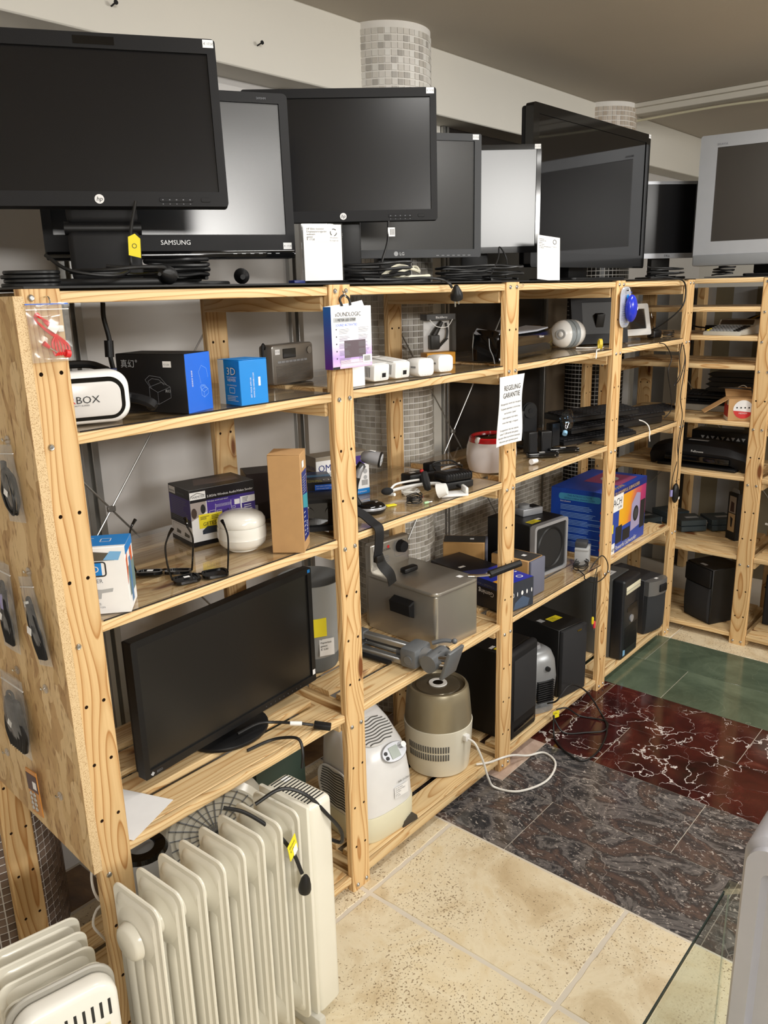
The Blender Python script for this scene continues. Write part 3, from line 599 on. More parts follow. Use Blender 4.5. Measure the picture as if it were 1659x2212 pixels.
# 7 Dell
m7, Q7 = monitor('monitor', 'silver framed monitor in the corner behind the large television', 'monitor', 3.40, 0.235, -42, 1.890, 0, 0.30, 0.361, 0.06, (0.010, 0.010, 0.014, 0.024), SILV, SCR, r=.006, ztop=1.7895, neck=(.10, .05), base=(.20, .18, 'r'))
b = B(); b.text(FM('f', 0, -.0005, 0), 'DELL', .014, 0.005, .008, INK, 'CENTER'); b.build('lettering', m7, Q7)
# 8 silver Bravia on the far rack
m8, Q8 = monitor('television', 'bulky silver television on top of the far rack', 'television', 3.345, -0.335, -83.1, 1.843, 0, 0.800, 0.575, 0.16, (0.075, 0.075, 0.055, 0.110), P('warm_silver_plastic', (164, 166, 170), 0.38, metal=0.2), P('brown_grey_lcd', (52, 48, 44), 0.3, spec=0.7), r=.010, ztop=1.793, neck=(.3, .08), base=(.36, .20, 'r'), neckm=BLK)
b = B(); b.box(-.40, .40, -.006, .03, .0, .052, GREY, .008); b.build('speaker_bar', m8, Q8)
b = B(); b.text(FM('f', 0, -.0005, 0), 'BRAVIA', .014, -.327, .528, GINK); b.build('lettering', m8, Q8)
# cables on top
def cable(label, pts, r=0.0035, m=RUB, name='cable', cat='cable', k=6, n=7): return tag(B().tube(pts, r, m, n, k).build(name), label, cat)
def coil(label, c, rad, turns, r=0.0035, m=RUB, seed=1, ell_=0.6, hgt=0.03, name='cable', rz=0):
    q = random.Random(seed); pts = []; nn = int(turns * 10)
    for i in range(nn):
        a = 2 * math.pi * i / 10; rr_ = rad * q.uniform(.8, 1.12); pts.append(Vector((math.cos(a) * rr_, math.sin(a) * rr_ * ell_, r + hgt * i / nn + q.uniform(-.002, .002))))
    M4 = T(*c) @ RZ(rz); return tag(B().tube([M4 @ p for p in pts], r, m, 7, 3).build(name), label, 'cable')
def plug(label, loc, rz, rx=0, m=BLK, straight=False):
    th = thing('power_plug', label, 'plug', *loc, rz); th.rotation_euler = (R(rx), 0, R(rz))
    b = B(); b.lathe([(.0001, -.002), (.016, -.002), (.0185, 0), (.0185, .014), (.015, .022), (.009, .034), (.006, .040)], m, 20); b.build('plug_body', th)
    for s_ in (-1, 1): B().cyl((s_ * .0095, 0, -.002), (s_ * .0095, 0, -.021), .0024, CHROME, n=8).build('pin', th)
    return th
cable('thin black lead rising behind the nearest monitor stand to its panel', [(0.28, 0.10, 1.955), (0.272, 0.115, 1.90), (0.268, 0.12, 1.85), (0.25, 0.10, 1.82), (0.16, 0.02, 1.805), (0.09, 0.05, 1.815), (0.07, 0.10, 1.845)])
coil('black cable coil lying round the foot of the nearest monitor', (0.20, 0.055, 1.8035), 0.085, 1.4, 0.0038, seed=3, hgt=.02, rz=-33)
b = B(); F = Matrix.Identity(4); b.prism([(-.012, -.02), (.012, -.026), (.014, .012), (.004, .022), (-.010, .016)], 'y', -.001, .001, YEL); lt = b.build('yellow_tag', None, T(.262, .095, 1.868) @ RZ(-33)); tag(lt, 'yellow paper tag on the lead of the nearest monitor', 'tag')
b = B(); b.line(FM('f', 0, -.0012, 0), ell(.009, .009, 8, .001, -.002), .0012, INK, 0.0, True); b.build('ink_mark', lt)
coil('black cable wound in a thick coil under the wide monitor', (0.475, 0.26, 1.7995), 0.075, 4.2, 0.0048, seed=5, hgt=.045, ell_=.7, rz=-29)
plug('black two-pin mains plug lying by the nearest monitor foot', (0.30, 0.035, 1.805), -60, 80)
plug('black mains plug standing right of the wide monitor foot', (0.60, 0.165, 1.808), -35, 95)
th = thing('rolled_belt', 'flat black band folded into a small stack at the left top corner', 'band', 0.035, 0.10, 1.7868, -33)
for k in range(4): B().prism(rr(.105 - .004 * (k % 2), .06, .028, 6, .003 * (k % 2), 0), 'z', .0076 * k, .0076 * k + .0068, BLK, .0015, 1).build('fold', th)
b = B(); b.box(-.02, .02, -.012, .012, 0, .010, NAVY, .002); tag(b.build('blue_connector', None, T(.80, .18, 1.787)), 'small dark blue connector on the rack top', 'connector')
coil('tangle of black cables behind the price sign', (1.03, 0.10, 1.789), 0.10, 3.2, 0.0042, seed=8, hgt=.05, rz=-45)
cable('cream coiled signal cable beside the price sign', [(1.02, .08, 1.80), (1.06, .05, 1.83), (1.10, .03, 1.822), (1.17, .06, 1.815), (1.20, .10, 1.83), (1.14, .12, 1.812), (1.05, .08, 1.806), (1.10, .02, 1.800), (1.18, .03, 1.803)], .005, P('cream_cable', (214, 210, 190), .45))
cable('black power cord running along the rack top to a hanging plug', [(0.90, .03, 1.795), (1.0, .015, 1.793), (1.12, .012, 1.797), (1.19, .0, 1.793), (1.205, -.020, 1.782), (1.215, -.026, 1.768)], .004)
p_ = plug('black angled mains plug dangling over the front edge of the rack top', (1.232, -.030, 1.738), 0, 0)
p_.rotation_euler = (R(12), R(-22), 0)
cable('short black lead with white barcode tag below the second logo monitor', [(1.11, .12, 1.955), (1.105, .12, 1.90), (1.08, .12, 1.85), (1.07, .13, 1.80)], .0035)
b = B(); b.box(-.010, .010, -.001, .001, -.012, .012, PAPER); bc = b.build('barcode_tag', None, T(1.113, .112, 1.925) @ RZ(-46)); tag(bc, 'white barcode tag on a black lead', 'tag')
b = B(); F = FM('f', 0, -.0011, 0); [b.rect(F, -.004 + k * .0022, -.003 + k * .0022, -.008, .008, INK, 0) for k in range(6)]; b.build('barcode', bc)
coil('black cable tangle under the charcoal monitor', (1.52, 0.14, 1.789), 0.10, 3.0, 0.004, seed=12, hgt=.045, rz=-30, ell_=.55)
coil('loose black cables under the monitor beside the television', (1.66, 0.09, 1.789), 0.08, 2.4, 0.0038, seed=14, hgt=.05, rz=-20, ell_=.6)
cable('black wire arching up beside the pale-screen monitor', [(1.60, .10, 1.80), (1.68, .12, 1.86), (1.72, .14, 1.90), (1.75, .13, 1.86), (1.70, .10, 1.80)], .0025)
coil('black cables piled under the silver framed monitor', (3.10, 0.12, 1.793), 0.10, 2.6, 0.0038, seed=21, hgt=.05, rz=-20)
coil('black cables piled beneath the silver television', (3.34, -0.075, 1.797), 0.055, 3.0, 0.0035, seed=23, hgt=.04, rz=70)
cable('black power cable drooping from the rack top through the corner bay', [(2.86, .06, 1.80), (2.95, .02, 1.79), (3.02, -.008, 1.775), (3.045, -.012, 1.72), (3.04, .0, 1.66), (3.03, .06, 1.60), (3.05, .14, 1.555)], .0035)
# price sign holders
ac = CL('sign_acrylic', (246, 248, 250), 0.05, 0.05)
s1 = thing('price_sign', 'clear holder with white price card about a monitor, front of the rack top', 'sign', 0.765, 0.045, ZT, -33)
b = B(); b.box(-.052, .052, -.004, .004, .004, .142, ac, .0015, 1); b.build('holder', s1)
b = B(); b.box(-.048, .048, -.0006, .0006, .006, .138, PAPER); b.build('white_card', s1, T(0, -.0052, 0))
b = B(); F = FM('f', 0, -.0062, 0); b.rect(F, -.044, .042, .098, .133, P('label_white', (250, 250, 250), .6), 0)
for i, t_ in enumerate(('HP Elite monitor', 'Displayport/vga/dvi', 'webcam', 'getest', '€ 17,50')): b.text(F, t_, .0065, -.040, .1265 - i * .0062, INK)
for a in (0, 120, 240):
    c_, s_ = math.cos(R(a + 90)), math.sin(R(a + 90)); b.line(F, [(.028 + .008 * math.cos(R(a + 40 + 25 * k)), .120 + .008 * math.sin(R(a + 40 + 25 * k))) for k in range(4)], .0018, INK)
b.text(F, 'Weelinkx', .0055, .018, .106, GINK); b.text(F, 'Kringloop', .0055, .018, .0995, GINK); b.build('printing', s1)
s2 = thing('price_sign', 'plain white price card leaning in front of the large television', 'sign', 1.865, 0.03, ZT, -20)
b = B(); b.box(-.050, .050, -.0012, .0012, 0, .150, PAPER); cd = b.build('white_card', s2, RX(-9) @ RY(6))
b = B(); F = FM('f', 0, -.0014, 0)
for i, t_ in enumerate(('Samsung', 'Televisie 40"', 'getest', 'TV tuner', 'Wordt niet geleverd', '€ 45,00')): b.text(F, t_, .0062, -.043, .136 - i * .006, INK)
b.line(F, ell(.015, .015, 9, .026, .133), .0018, INK, closed=True); b.text(F, 'Kringloop', .0055, .012, .115, GINK); b.build('printing', cd)
# ================================================================== second shelf from the top
Z2 = 1.5187
def carton(name, label, cat, x, y, z, rz, L_, W_, H_, m, bev=0.0012, group=None):
    th = thing(name, label, cat, x, y, z, rz, group); b = B(); b.box(-L_ / 2, L_ / 2, -W_ / 2, W_ / 2, 0, H_, m, bev, 1); b.build('carton', th); return th
def goggles_drawing(b, F, u, v, s, m, w=.0009):
    """line drawing of head-worn goggles"""
    P_ = lambda pts: [(u + a * s, v + c * s) for a, c in pts]
    b.line(F, P_([(0, 0), (.55, .25), (.55, .62), (0, .42), (0, 0)]), w, m); b.line(F, P_([(0, 0), (-.35, .22), (-.35, .6), (0, .42)]), w, m); b.line(F, P_([(-.35, .6), (.2, .78), (.55, .62)]), w, m)
    b.line(F, P_([(-.3, .58), (-.5, .85), (-.3, 1.0), (.15, .95), (.4, .7)]), w, m); b.line(F, P_([(-.25, .55), (-.38, .8), (-.2, .9), (.1, .86), (.3, .68)]), w, m)
# --- white VR headset
v = thing('vr_headset', 'white VR goggles with black rim and red initial, beside the left post', 'VR headset', 0.100, 0.105, Z2, -20)
b = B(); b.prism(rr(.192, .104, .034, 8, 0, .054), 'y', -.052, .005, WHITE, .012, 3); b.build('front_shell', v)
b = B(); b.prism(rr(.170, .084, .030, 8, 0, .052), 'y', -.0535, -.050, BLKG, .001, 1); b.build('black_rim', v)
b = B(); b.prism(rr(.154, .068, .022, 8, 0, .051), 'y', -.0565, -.050, P('pearl_plastic', (214, 212, 210), .25), .002, 2); b.build('front_panel', v)
b = B(); F = FM('f', 0, -.0566, 0); b.text(F, 'VR', .020, -.0245, .045, REDI, 'CENTER', sx=1.1); b.text(F, 'BOX', .020, .012, .045, INK, 'CENTER', sx=1.1); b.text(F, 'VIRTUAL REALITY GLASSES', .0042, -.036, .0395, INK); b.build('lettering', v)
b = B(); b.prism(rr(.172, .088, .03, 6, 0, .052), 'y', .006, .05, BLKM, .01, 2); b.build('face_mask', v)
b = B(); b.loft([[(x_, y_, z_) for (x_, y_) in ((px, py), (px + .004, py + .002))  for z_ in ((.030, .062) if (px, py) else ())] for px, py in ((.09, .0), (.115, .02), (.135, .0), (.148, -.02), (.150, .0))], BLKM) if False else b.tube([(.088, .01, .045), (.112, .02, .040), (.130, -.002, .036), (.146, -.018, .028), (.150, .01, .020)], .011, BLKM, 8); b.build('head_strap', v)
b = B(); b.tube([(-.06, .02, .098), (-.02, .05, .112), (.04, .05, .112), (.07, .02, .100)], .008, BLK, 8); b.build('top_strap', v)
# --- black and blue goggles carton
c = carton('goggles_box', 'black and royal blue carton printed with a goggles outline', 'box', 0.317, 0.113, Z2, 18.4, .092, .182, .126, P('black_carton', (24, 24, 26), .45))
b = B(); F = FM('f', 0, -.091, 0); b.rect(F, -.046, .046, 0, .126, ROYAL)
lb = P('pale_blue_ink', (150, 190, 240), .5); goggles_drawing(b, F, .016, .028, .028, lb, .0006); b.line(F, [(.006, .06), (.0, .085), (.012, .098), (.03, .09), (.034, .07)], .0005, lb); b.text(F, '超高清 巨屏影院', .0048, -.027, .09, LOGOW, rot=-90)
F = FM('l', -.046, 0, 0); goggles_drawing(b, F, .015, .018, .062, GINK, .0009); b.text(F, '真幻', .019, -.078, .098, LGREY); b.text(F, '®', .008, -.038, .108, LGREY); b.text(F, '真幻', .007, .035, .045, LGREY); b.rect(F, .034, .056, .098, .111, PAPER); b.text(F, '€ 5,50', .0055, .037, .102, GINK, lift=.001); b.build('printing', c)
b = B(); b.rect(FM('t', 0, 0, .126), -.046, .046, -.091, .091, BLKM); b.build('lid', c)
# --- bright blue viewer carton
c = carton('viewer_box', 'bright blue 3D viewer carton with white end, left of the radio', 'box', 0.482, 0.042, Z2, -3.6, .078, .083, .102, BLUEP)
b = B(); F = FM('l', -.039, 0, 0); b.rect(F, -.0415, -.018, 0, .102, PAPER); b.text(F, '3D', .026, .010, .068, INK, 'CENTER', sx=1.2); b.text(F, '3D', .024, .010, .069, LOGOW, 'CENTER', sx=1.2, lift=.0012); b.text(F, 'VIRTUAL REALITY', .0047, .010, .062, LOGOW, 'CENTER'); b.text(F, 'VIEWER', .0095, .010, .054, LOGOW, 'CENTER'); b.text(F, 'FOR SMARTPHONE', .0042, .010, .044, LOGOW, 'CENTER')
b.line(F, rr(.020, .012, .002, 2, .010, .034), .0012, LOGOW, closed=True); b.lines(F, -.010, .034, .010, .024, 4, LOGOW, .3)
F = FM('f', 0, -.0415, 0); b.text(F, 'GET YOUR APPS OR', .0052, -.008, .016, LOGOW, rot=90); b.text(F, 'WWW.3D-VIEWER.COM', .0052, .000, .016, LOGOW, rot=90); b.rect(F, .012, .018, .042, .062, PAPER); b.build('printing', c)
b = B(); b.box(-.0385, .0395, -.0420, .0405, .102, .1032, BLUEP, .0005, 1); b.build('lid_flap', c, T(0, 0, 0) @ RX(-1))
# --- silver radio
rd = thing('portable_radio', 'silver portable radio with small display, back of the shelf', 'radio', 0.835, 0.275, Z2, 8.1)
SR = P('satin_silver', (150, 146, 140), .3, metal=.6)
b = B(); b.prism(rr(.183, .108, .010, 4, 0, .056), 'y', -.024, .022, SR, .004, 2); b.build('case', rd)
b = B(); b.box(-.045, .012, -.0255, -.023, .072, .098, BLKG, .001, 1); b.build('display', rd)
for k in range(13): B().cyl((-.075, -.0242, .008 + k * .0036), (.075, -.0242, .008 + k * .0036), .0013, SR, n=6).build('grille_bar', rd)
b = B(); 
for k in range(8): b.box(-.068 + k * .0165, -.054 + k * .0165, -.0252, -.023, .060, .066, SILV, .0005, 1)
b.cyl((.072, -.027, .088), (.072, -.022, .088), .010, SR, n=20); b.build('buttons', rd, kind='stuff')
b = B(); F = FM('f', 0, -.0243, 0); b.rect(F, -.078, -.058, .084, .098, PAPER); b.text(F, '€ 7,50', .006, -.076, .089, GINK); b.build('price_sticker', rd)
b = B(); b.tube([(-.089, .0, .100), (-.098, .0, .112), (-.10, .0, .07), (-.094, .0, .06)], .004, BLK); b.build('carry_strap', rd)
# --- LED strip box on the second post
sl = thing('led_strip_box', 'white and violet LED strip box hanging on the second post', 'box', 0.767, -0.031, 1.580, 0)
GRAD = None
def gradmat():
    m, nt, p = newmat('blue_violet_print'); tc = N(nt, 'ShaderNodeTexCoord'); sx = N(nt, 'ShaderNodeSeparateXYZ'); L(nt, tc.outputs['Object'], sx.inputs[0]); r_ = ramp(nt, [(0.0, (92, 34, 130)), (1.0, (36, 104, 186))]); L(nt, mathn(nt, 'MULTIPLY', sx.outputs[2], 1 / .15), r_.inputs[0]); L(nt, r_.outputs[0], p.inputs['Base Color']); p.inputs['Roughness'].default_value = .4; return m
def gradmat2():
    m, nt, p = newmat('white_lilac_print'); tc = N(nt, 'ShaderNodeTexCoord'); sx = N(nt, 'ShaderNodeSeparateXYZ'); L(nt, tc.outputs['Object'], sx.inputs[0]); r_ = ramp(nt, [(0.0, (226, 196, 226)), (.18, (190, 160, 226)), (.55, (246, 244, 250)), (1.0, (246, 246, 246))]); L(nt, mathn(nt, 'MULTIPLY', sx.outputs[2], 1 / .15), r_.inputs[0]); L(nt, r_.outputs[0], p.inputs['Base Color']); p.inputs['Roughness'].default_value = .4; return m
b = B(); b.box(-.073, .073, -.013, .013, 0, .150, gradmat2(), .001, 1); b.build('carton', sl)
b = B(); F = FM('l', -.073, 0, 0); b.rect(F, -.013, .013, 0, .15, gradmat()); F = FM('f', 0, -.013, 0)
b.text(F, 'sOUNDLOGIC', .0145, -.060, .1265, DGREY); b.rect(F, -.066, .015, .1125, .1235, LGREY, .0003); b.text(F, '1 METER LED STRIP', .0085, -.059, .115, INK); b.text(F, 'SOUND ACTIVATED', .0085, -.059, .103, ROYAL)
for k in range(5): b.lines(F, -.048, -.006, .085 - k * .0175, .098 - k * .0175, 5, GINK, .3, k); b.lines(F, .022, .062, .087 - k * .0175, .100 - k * .0175, 5, GINK, .3, k + 9); b.poly(F, ell(.004, .004, 8, -.057, .096 - k * .0175), DGREY)
b.rect(F, -.030, .048, .026, .068, P('tv_print', (96, 84, 92), .4), .00045); b.rect(F, -.045, .065, .004, .021, P('dresser_print', (228, 206, 224), .4), .00045); b.line(F, [(-.045, .0125), (.065, .0125)], .0006, GINK); b.rect(F, -.073, -.048, 0, .006, INK, .0005)
b.rect(F, .036, .070, .010, .030, PAPER, .0012)
for k in range(9): b.rect(F, .041 + k * .0026, .0422 + k * .0026, .014, .027, INK, .0016)
b.build('printing', sl)
b = B(); b.prism([(-.073, .150), (.073, .150), (.066, .163), (.020, .157)], 'y', .011, .012, PAPER); b.build('hang_flap', sl)
b = B(); b.tube([(-.012, .006, .150), (-.016, .010, .166), (.002, .014, .176), (.018, .012, .168), (.018, .006, .152)], .003, BLK, closed=False); b.tube([(.004, .018, .186), (.003, .012, .178), (.006, .010, .172)], .0018, CHROME); b.build('hang_ring', sl)
# --- white carton + plugs
c = carton('small_white_box', 'small white upright carton just right of the second post', 'box', 0.868, 0.050, Z2, -2, .052, .036, .066, PAPER); b = B(); b.rect(FM('l', -.026, 0, 0), .009, .011, .004, .060, NAVY); b.build('blue_line', c)
def big_adapter(label, x, y, rz, L_):
    a = thing('powerline_adapter', label, 'adapter', x, y, Z2, rz, 'white powerline adapters'); Q = RX(5.0)
    b = B(); b.prism(rr(.062, .047, .007, 4, 0, .025), 'y', 0, L_, WHITE, .005, 2); b.build('case', a, Q)
    b = B(); b.box(-.030, .030, .012, L_ - .004, .0486, .0500, WHITE, .0005, 1); b.build('top_panel', a, Q)
    b = B(); b.box(.0, .015, -.0012, .003, .012, .024, BLK); b.build('network_port', a, Q); b = B(); b.box(-.006, .021, -.0008, .002, .007, .032, P('port_surround', (224, 224, 222), .35), .001, 1); b.build('port_frame', a, Q)
    b = B(); b.cyl((0, L_ - .034, .0495), (0, L_ - .034, .0515), .022, WHITE, n=28); b.cyl((0, L_ - .034, .0505), (0, L_ - .034, .0517), .018, LGREY, n=28); b.build('socket', a, Q)
    b = B(); [b.cyl((s_ * .009, L_ - .034, .0512), (s_ * .009, L_ - .034, .0521), .0025, INK, n=8) for s_ in (-1, 1)]; b.build('socket_holes', a, Q)
    for k in range(7): B().box(-.0318, -.0305, .016 + k * .006, .019 + k * .006, .012, .040, GREY).build('vent_slot', a, Q)
    b = B(); F = FM('t', 0, 0, .0501); b.text(F, 'devolo', .008, 0, .055, GINK, 'CENTER'); b.text(F, 'LAN', .005, -.004, .022, GINK); b.build('lettering', a, Q); return a
big_adapter('shorter powerline adapter with network port, nearest the small white carton', 0.985, 0.052, -4, .105); big_adapter('longer powerline adapter with network port and socket on its top', 1.075, 0.050, -4, .160)
def small_adapter(label, x, y, rz):
    a = thing('powerline_adapter', label, 'adapter', x, y, Z2, rz, 'white powerline adapters')
    b = B(); b.prism(rr(.062, .052, .014, 5, 0, .027), 'y', 0, .050, WHITE, .006, 2); b.build('case', a); b = B(); b.prism(rr(.050, .046, .012, 5, 0, .027), 'y', .050, .066, P('adapter_grey', (205, 204, 200), .4), .003, 1); b.build('plug_base', a)
    b = B(); F = FM('f', 0, -.0002, 0); [b.rect(F, -.018 + k * .010, -.013 + k * .010, .006, .0068, LGREY) for k in range(4)]; b.build('indicator_marks', a)
    B().box(-.0318, -.0305, .012, .034, .026, .031, GREY).build('side_slot', a); return a
small_adapter('cube-like white plug adapter, left of its near twin', 1.150, 0.020, -12); small_adapter('cube-like white plug adapter in front of the boxed car charger', 1.282, 0.046, -12)
# --- boxed car charger
bk = thing('charger_pack', 'clear box with black car charger on white insert and orange base', 'package', 1.481, 0.226, Z2, -24.3)
b = B(); b.box(-.056, .056, -.025, .025, 0, .169, CL('pack_clear', (245, 245, 245), .06, .05)); b.build('clear_box', bk)
b = B(); b.box(-.0545, .0545, -.0236, .0236, .148, .168, DGREY, .001, 1); b.build('header_card', bk); b = B(); b.box(-.0545, .0545, -.0236, .0236, .001, .042, P('orange_card', (238, 168, 38), .5), .001, 1); b.build('orange_base', bk)
b = B(); b.box(-.050, .050, .010, .014, .043, .147, PAPER, .002, 1); b.build('white_insert', bk)
b = B(); b.box(-.034, .0, -.016, .008, .052, .100, BLK, .004); b.tube([(-.018, -.002, .098), (-.004, -.004, .120), (.012, -.004, .142)], lambda t: .012 - .005 * t, BLK, 10); pts = []
for k in range(60): pts.append((-.012 + k * .0007 + .006 * math.cos(k * .9), -.008 + .006 * math.sin(k * .9), .052 + k * .0006))
b.tube(pts, .0018, BLK, 6, 2); b.tube([(.030, -.004, .085), (.034, -.004, .110), (.028, -.004, .138)], .004, BLK, 8); b.build('car_charger', bk)
b = B(); F = FM('f', 0, -.0252, 0); b.text(F, 'BlackBerry', .010, 0, .154, LOGOW, 'CENTER'); b.text(F, 'Travel Charger', .008, 0, .030, LOGOW, 'CENTER'); b.build('lettering', bk)
b = B(); b.tube([(-.045, -.0265, .150), (-.02, -.028, .128), (.02, -.028, .126), (.042, -.0265, .150)], .0012, WHITE, 6); b.build('hang_string', bk)
# --- laminator
lm = thing('laminator', 'glossy black laminator with grey top, passing behind the third post', 'laminator', 1.832, 0.148, Z2, 6.8)
def lam_profile(y0, y1, zb, zt): return [(y0, zb), (y1, zb), (y1 + .004, zt * .75), (y1, zt), (y0 + .01, zt - .012), (y0 - .006, zt * .62)]
b = B(); loops = []
for t_, sy, zt in ((-.228, .82, .086), (-.215, 1.0, .104), (-.17, 1.0, .094), (-.12, .95, .086), (0, .92, .084), (.12, .95, .084), (.19, 1.0, .090), (.222, 1.0, .100)): loops.append([(t_, y_ * sy, z_) for y_, z_ in ((-.055, .004), (-.062, zt * .5), (-.052, zt - .004), (-.030, zt + .004), (.030, zt + .006), (.050, zt), (.055, zt * .5), (.052, .004))])
b.loft(loops, BLKG); b.build('housing', lm)
b = B(); b.loft([[(t_, y_, z_ + dz) for y_, z_ in ((-.050, f0), (.042, .004), (.042, .008), (-.049, f0 + .005))] for t_, dz, f0 in ((-.226, .092, -.016), (-.205, .1065, -.014), (-.15, .097, -.008), (-.05, .0915, -.003), (.1, .0915, -.002), (.2, .098, -.002))], P('laminator_top', (150, 154, 162), .35)); b.build('top_panel', lm)
b = B(); b.box(-.10, .20, -.061, -.050, .018, .046, BLK, .002); b.build('exit_slot', lm); b = B(); b.text(FM('f', 0, -.0555, 0), 'Fellowes', .012, .105, .066, LOGOW); b.build('lettering', lm)
cable('thin grey lead beside the laminator hanging behind the third post', [(1.60, .10, 1.60), (1.575, .08, 1.57), (1.565, .06, 1.545), (1.56, .05, 1.5215)], .0018, GREY)
# --- white ball speaker
sp = thing('ball_speaker', 'round white speaker with grey middle bands', 'speaker', 2.325, 0.195, Z2, -20)
b = B(); b.ball((-.022, 0, .058), .052, .056, .056, WHITE, 28); b.ball((.026, 0, .058), .056, .056, .056, WHITE, 28); b.build('shell', sp); GB = P('grey_band', (140, 148, 152), .4)
for x_ in (-.012, .014): B().lathe([(.0562, -.010), (.0575, -.008), (.0575, .008), (.0562, .010)], GB, 32, T(x_, 0, .058) @ RY(90)).build('grey_band', sp)
b = B(); b.cyl((-.070, 0, .06), (-.077, 0, .06), .020, LGREY, n=24); b.ball((-.076, 0, .06), .006, .012, .012, WHITE, 12); b.build('volume_dial', sp, RZ(28))
cable('white lead of the ball speaker trailing over the shelf edge', [(2.30, .14, 1.523), (2.34, .09, 1.522), (2.42, .08, 1.522), (2.36, .05, 1.522), (2.25, .02, 1.522), (2.20, .0, 1.5225), (2.175, -.012, 1.512), (2.165, -.016, 1.495)], .0025, WCAB)
# --- black framed display, white photo frame, adapter, tape
pf = thing('picture_display', 'black framed small display leaning left of the fourth post', 'display', 2.575, 0.165, Z2 + .0035, -33)
b = B(); frame_ring(b, rr(.27, .225, .004, 2, 0, .1125), rr(.19, .135, .002, 2, .012, .11), 0, .018, .004, BLKM); b.build('frame', pf, RX(-10)); b = B(); b.box(-.083, .107, .004, .006, .043, .177, P('dark_glass', (30, 29, 28), .45, spec=.3)); b.build('screen', pf, RX(-10)); b = B(); b.box(-.05, .05, .02, .09, .0, .008, BLK, .002); b.box(-.02, .02, .03, .075, .0, .12, BLK, .003, 2, RX(12)); b.build('easel_leg', pf)
ph = thing('photo_frame', 'white photo frame inside a clear acrylic stand, corner bay', 'photo frame', 2.93, 0.155, Z2 + .0055, -15)
b = B(); frame_ring(b, rr(.20, .145, .010, 4, 0, .0725), rr(.14, .092, .004, 4, 0, .075), 0, .016, .004, WHITE); b.build('frame', ph, T(0, 0, .014) @ RX(-12)); b = B(); b.box(-.070, .070, .005, .007, .029, .121, P('dark_glass', (30, 29, 28), .45, spec=.3)); b.build('screen', ph, T(0, 0, .014) @ RX(-12)); b = B(); b.prism(rr(.225, .17, .014, 5, 0, .087), 'y', -.010, -.006, CLEAR, .001, 1); b.prism(rr(.225, .17, .014, 5, 0, .087), 'y', .020, .024, CLEAR, .001, 1); b.build('acrylic_cover', ph, RX(-12))
a = thing('mains_adapter', 'chunky black mains adapter beside the white photo frame', 'adapter', 3.075, 0.135, Z2, -15); b = B(); b.box(-.030, .030, -.022, .022, 0, .036, BLK, .008, 3); b.build('case', a); [B().cyl((s_ * .009, 0, .036), (s_ * .009, 0, .055), .0022, BLKM, n=8).build('pin', a) for s_ in (-1, 1)]; B().box(-.018, .018, -.014, .014, .034, .042, BLK, .003).build('pin_base', a)
b = B(); b.lathe([(.016, -.006), (.021, -.006), (.021, .006), (.016, .006)], P('yellow_tape', (208, 184, 50), .4), 24); 
bb = B(); bb.loft([[(r_ * math.cos(2 * math.pi * i / 24), r_ * math.sin(2 * math.pi * i / 24), z_) for i in range(24)] for r_, z_ in ((.016, -.006), (.021, -.006), (.021, .006), (.016, .006))], P('yellow_tape', (208, 184, 50), .4), None, closed=True); tag(bb.build('tape_roll', None, T(2.30, .035, Z2 + .0214) @ RZ(40) @ RX(90)), 'small ring of yellow tape standing behind the fourth post', 'tape')
# --- hanging VGA cable behind the shelf
vg = thing('monitor_cable', 'thick black monitor cable hanging behind the goggles carton', 'cable', 0.30, 0.30, 1.60, 0)
b = B(); b.tube([(-.002, 0, .154), (-.004, 0, .12), (.004, 0, .07), (.002, .0, .03), (.006, 0, .0)], .0055, RUB, 10); b.build('lead', vg); b = B(); b.cyl((.002, 0, .068), (.0, 0, .030), .0105, BLK, n=18); b.build('ferrite_bead', vg); b = B(); b.box(-.020, .024, -.008, .008, -.018, .004, NAVY, .002); b.build('connector', vg)
# --- bag with red earphones, on a hook at the first post
def zipbag(label, w, h, M4, contents, cat='bagged cable', name='zip_bag', group=None, seed=1, blue=False, puff=.010):
    """grip-seal bag in its local xz plane facing -y, hanging from its top centre"""
    q = random.Random(seed); th = bpy.data.objects.new(name, None); col.objects.link(th); th.matrix_world = M4; tag(th, label, cat, group)
    nx, nz = 8, 12; fr = []
    for side in (-1, 1):
        vs = []
        for j in range(nz + 1):
            for i in range(nx + 1):
                u = i / nx; t = j / nz; e = math.sin(math.pi * u) ** .6 * (math.sin(math.pi * min(1, max(0, (1 - t) * 1.12))) ** .6 if t < .86 else .12)
                vs.append(((u - .5) * w, side * (e * puff + .0004) + q.uniform(-.0012, .0012) * (0 < i < nx), -h * (1 - t)))
        fs = [(j * (nx + 1) + i, j * (nx + 1) + i + 1, (j + 1) * (nx + 1) + i + 1, (j + 1) * (nx + 1) + i) for j in range(nz) for i in range(nx)]
        fr.append((vs, [f if side < 0 else f[::-1] for f in fs]))
    b = B(); [b.add(v_, f_, BAG) for v_, f_ in fr]; b.build('bag_film', th)
    b = B(); b.box(-w / 2, w / 2, -.0012, .0012, -h * .12, -h * .12 + .0016, P('seal_line', (235, 235, 238), .3)); b.build('grip_seal', th)
    if blue: b = B(); b.box(-w / 2, w / 2, -.0012, .0012, -.0035, -.0015, ROYAL); b.build('blue_seal', th)
    contents(th); return th
REDC = P('red_cable', (222, 44, 44), .4)
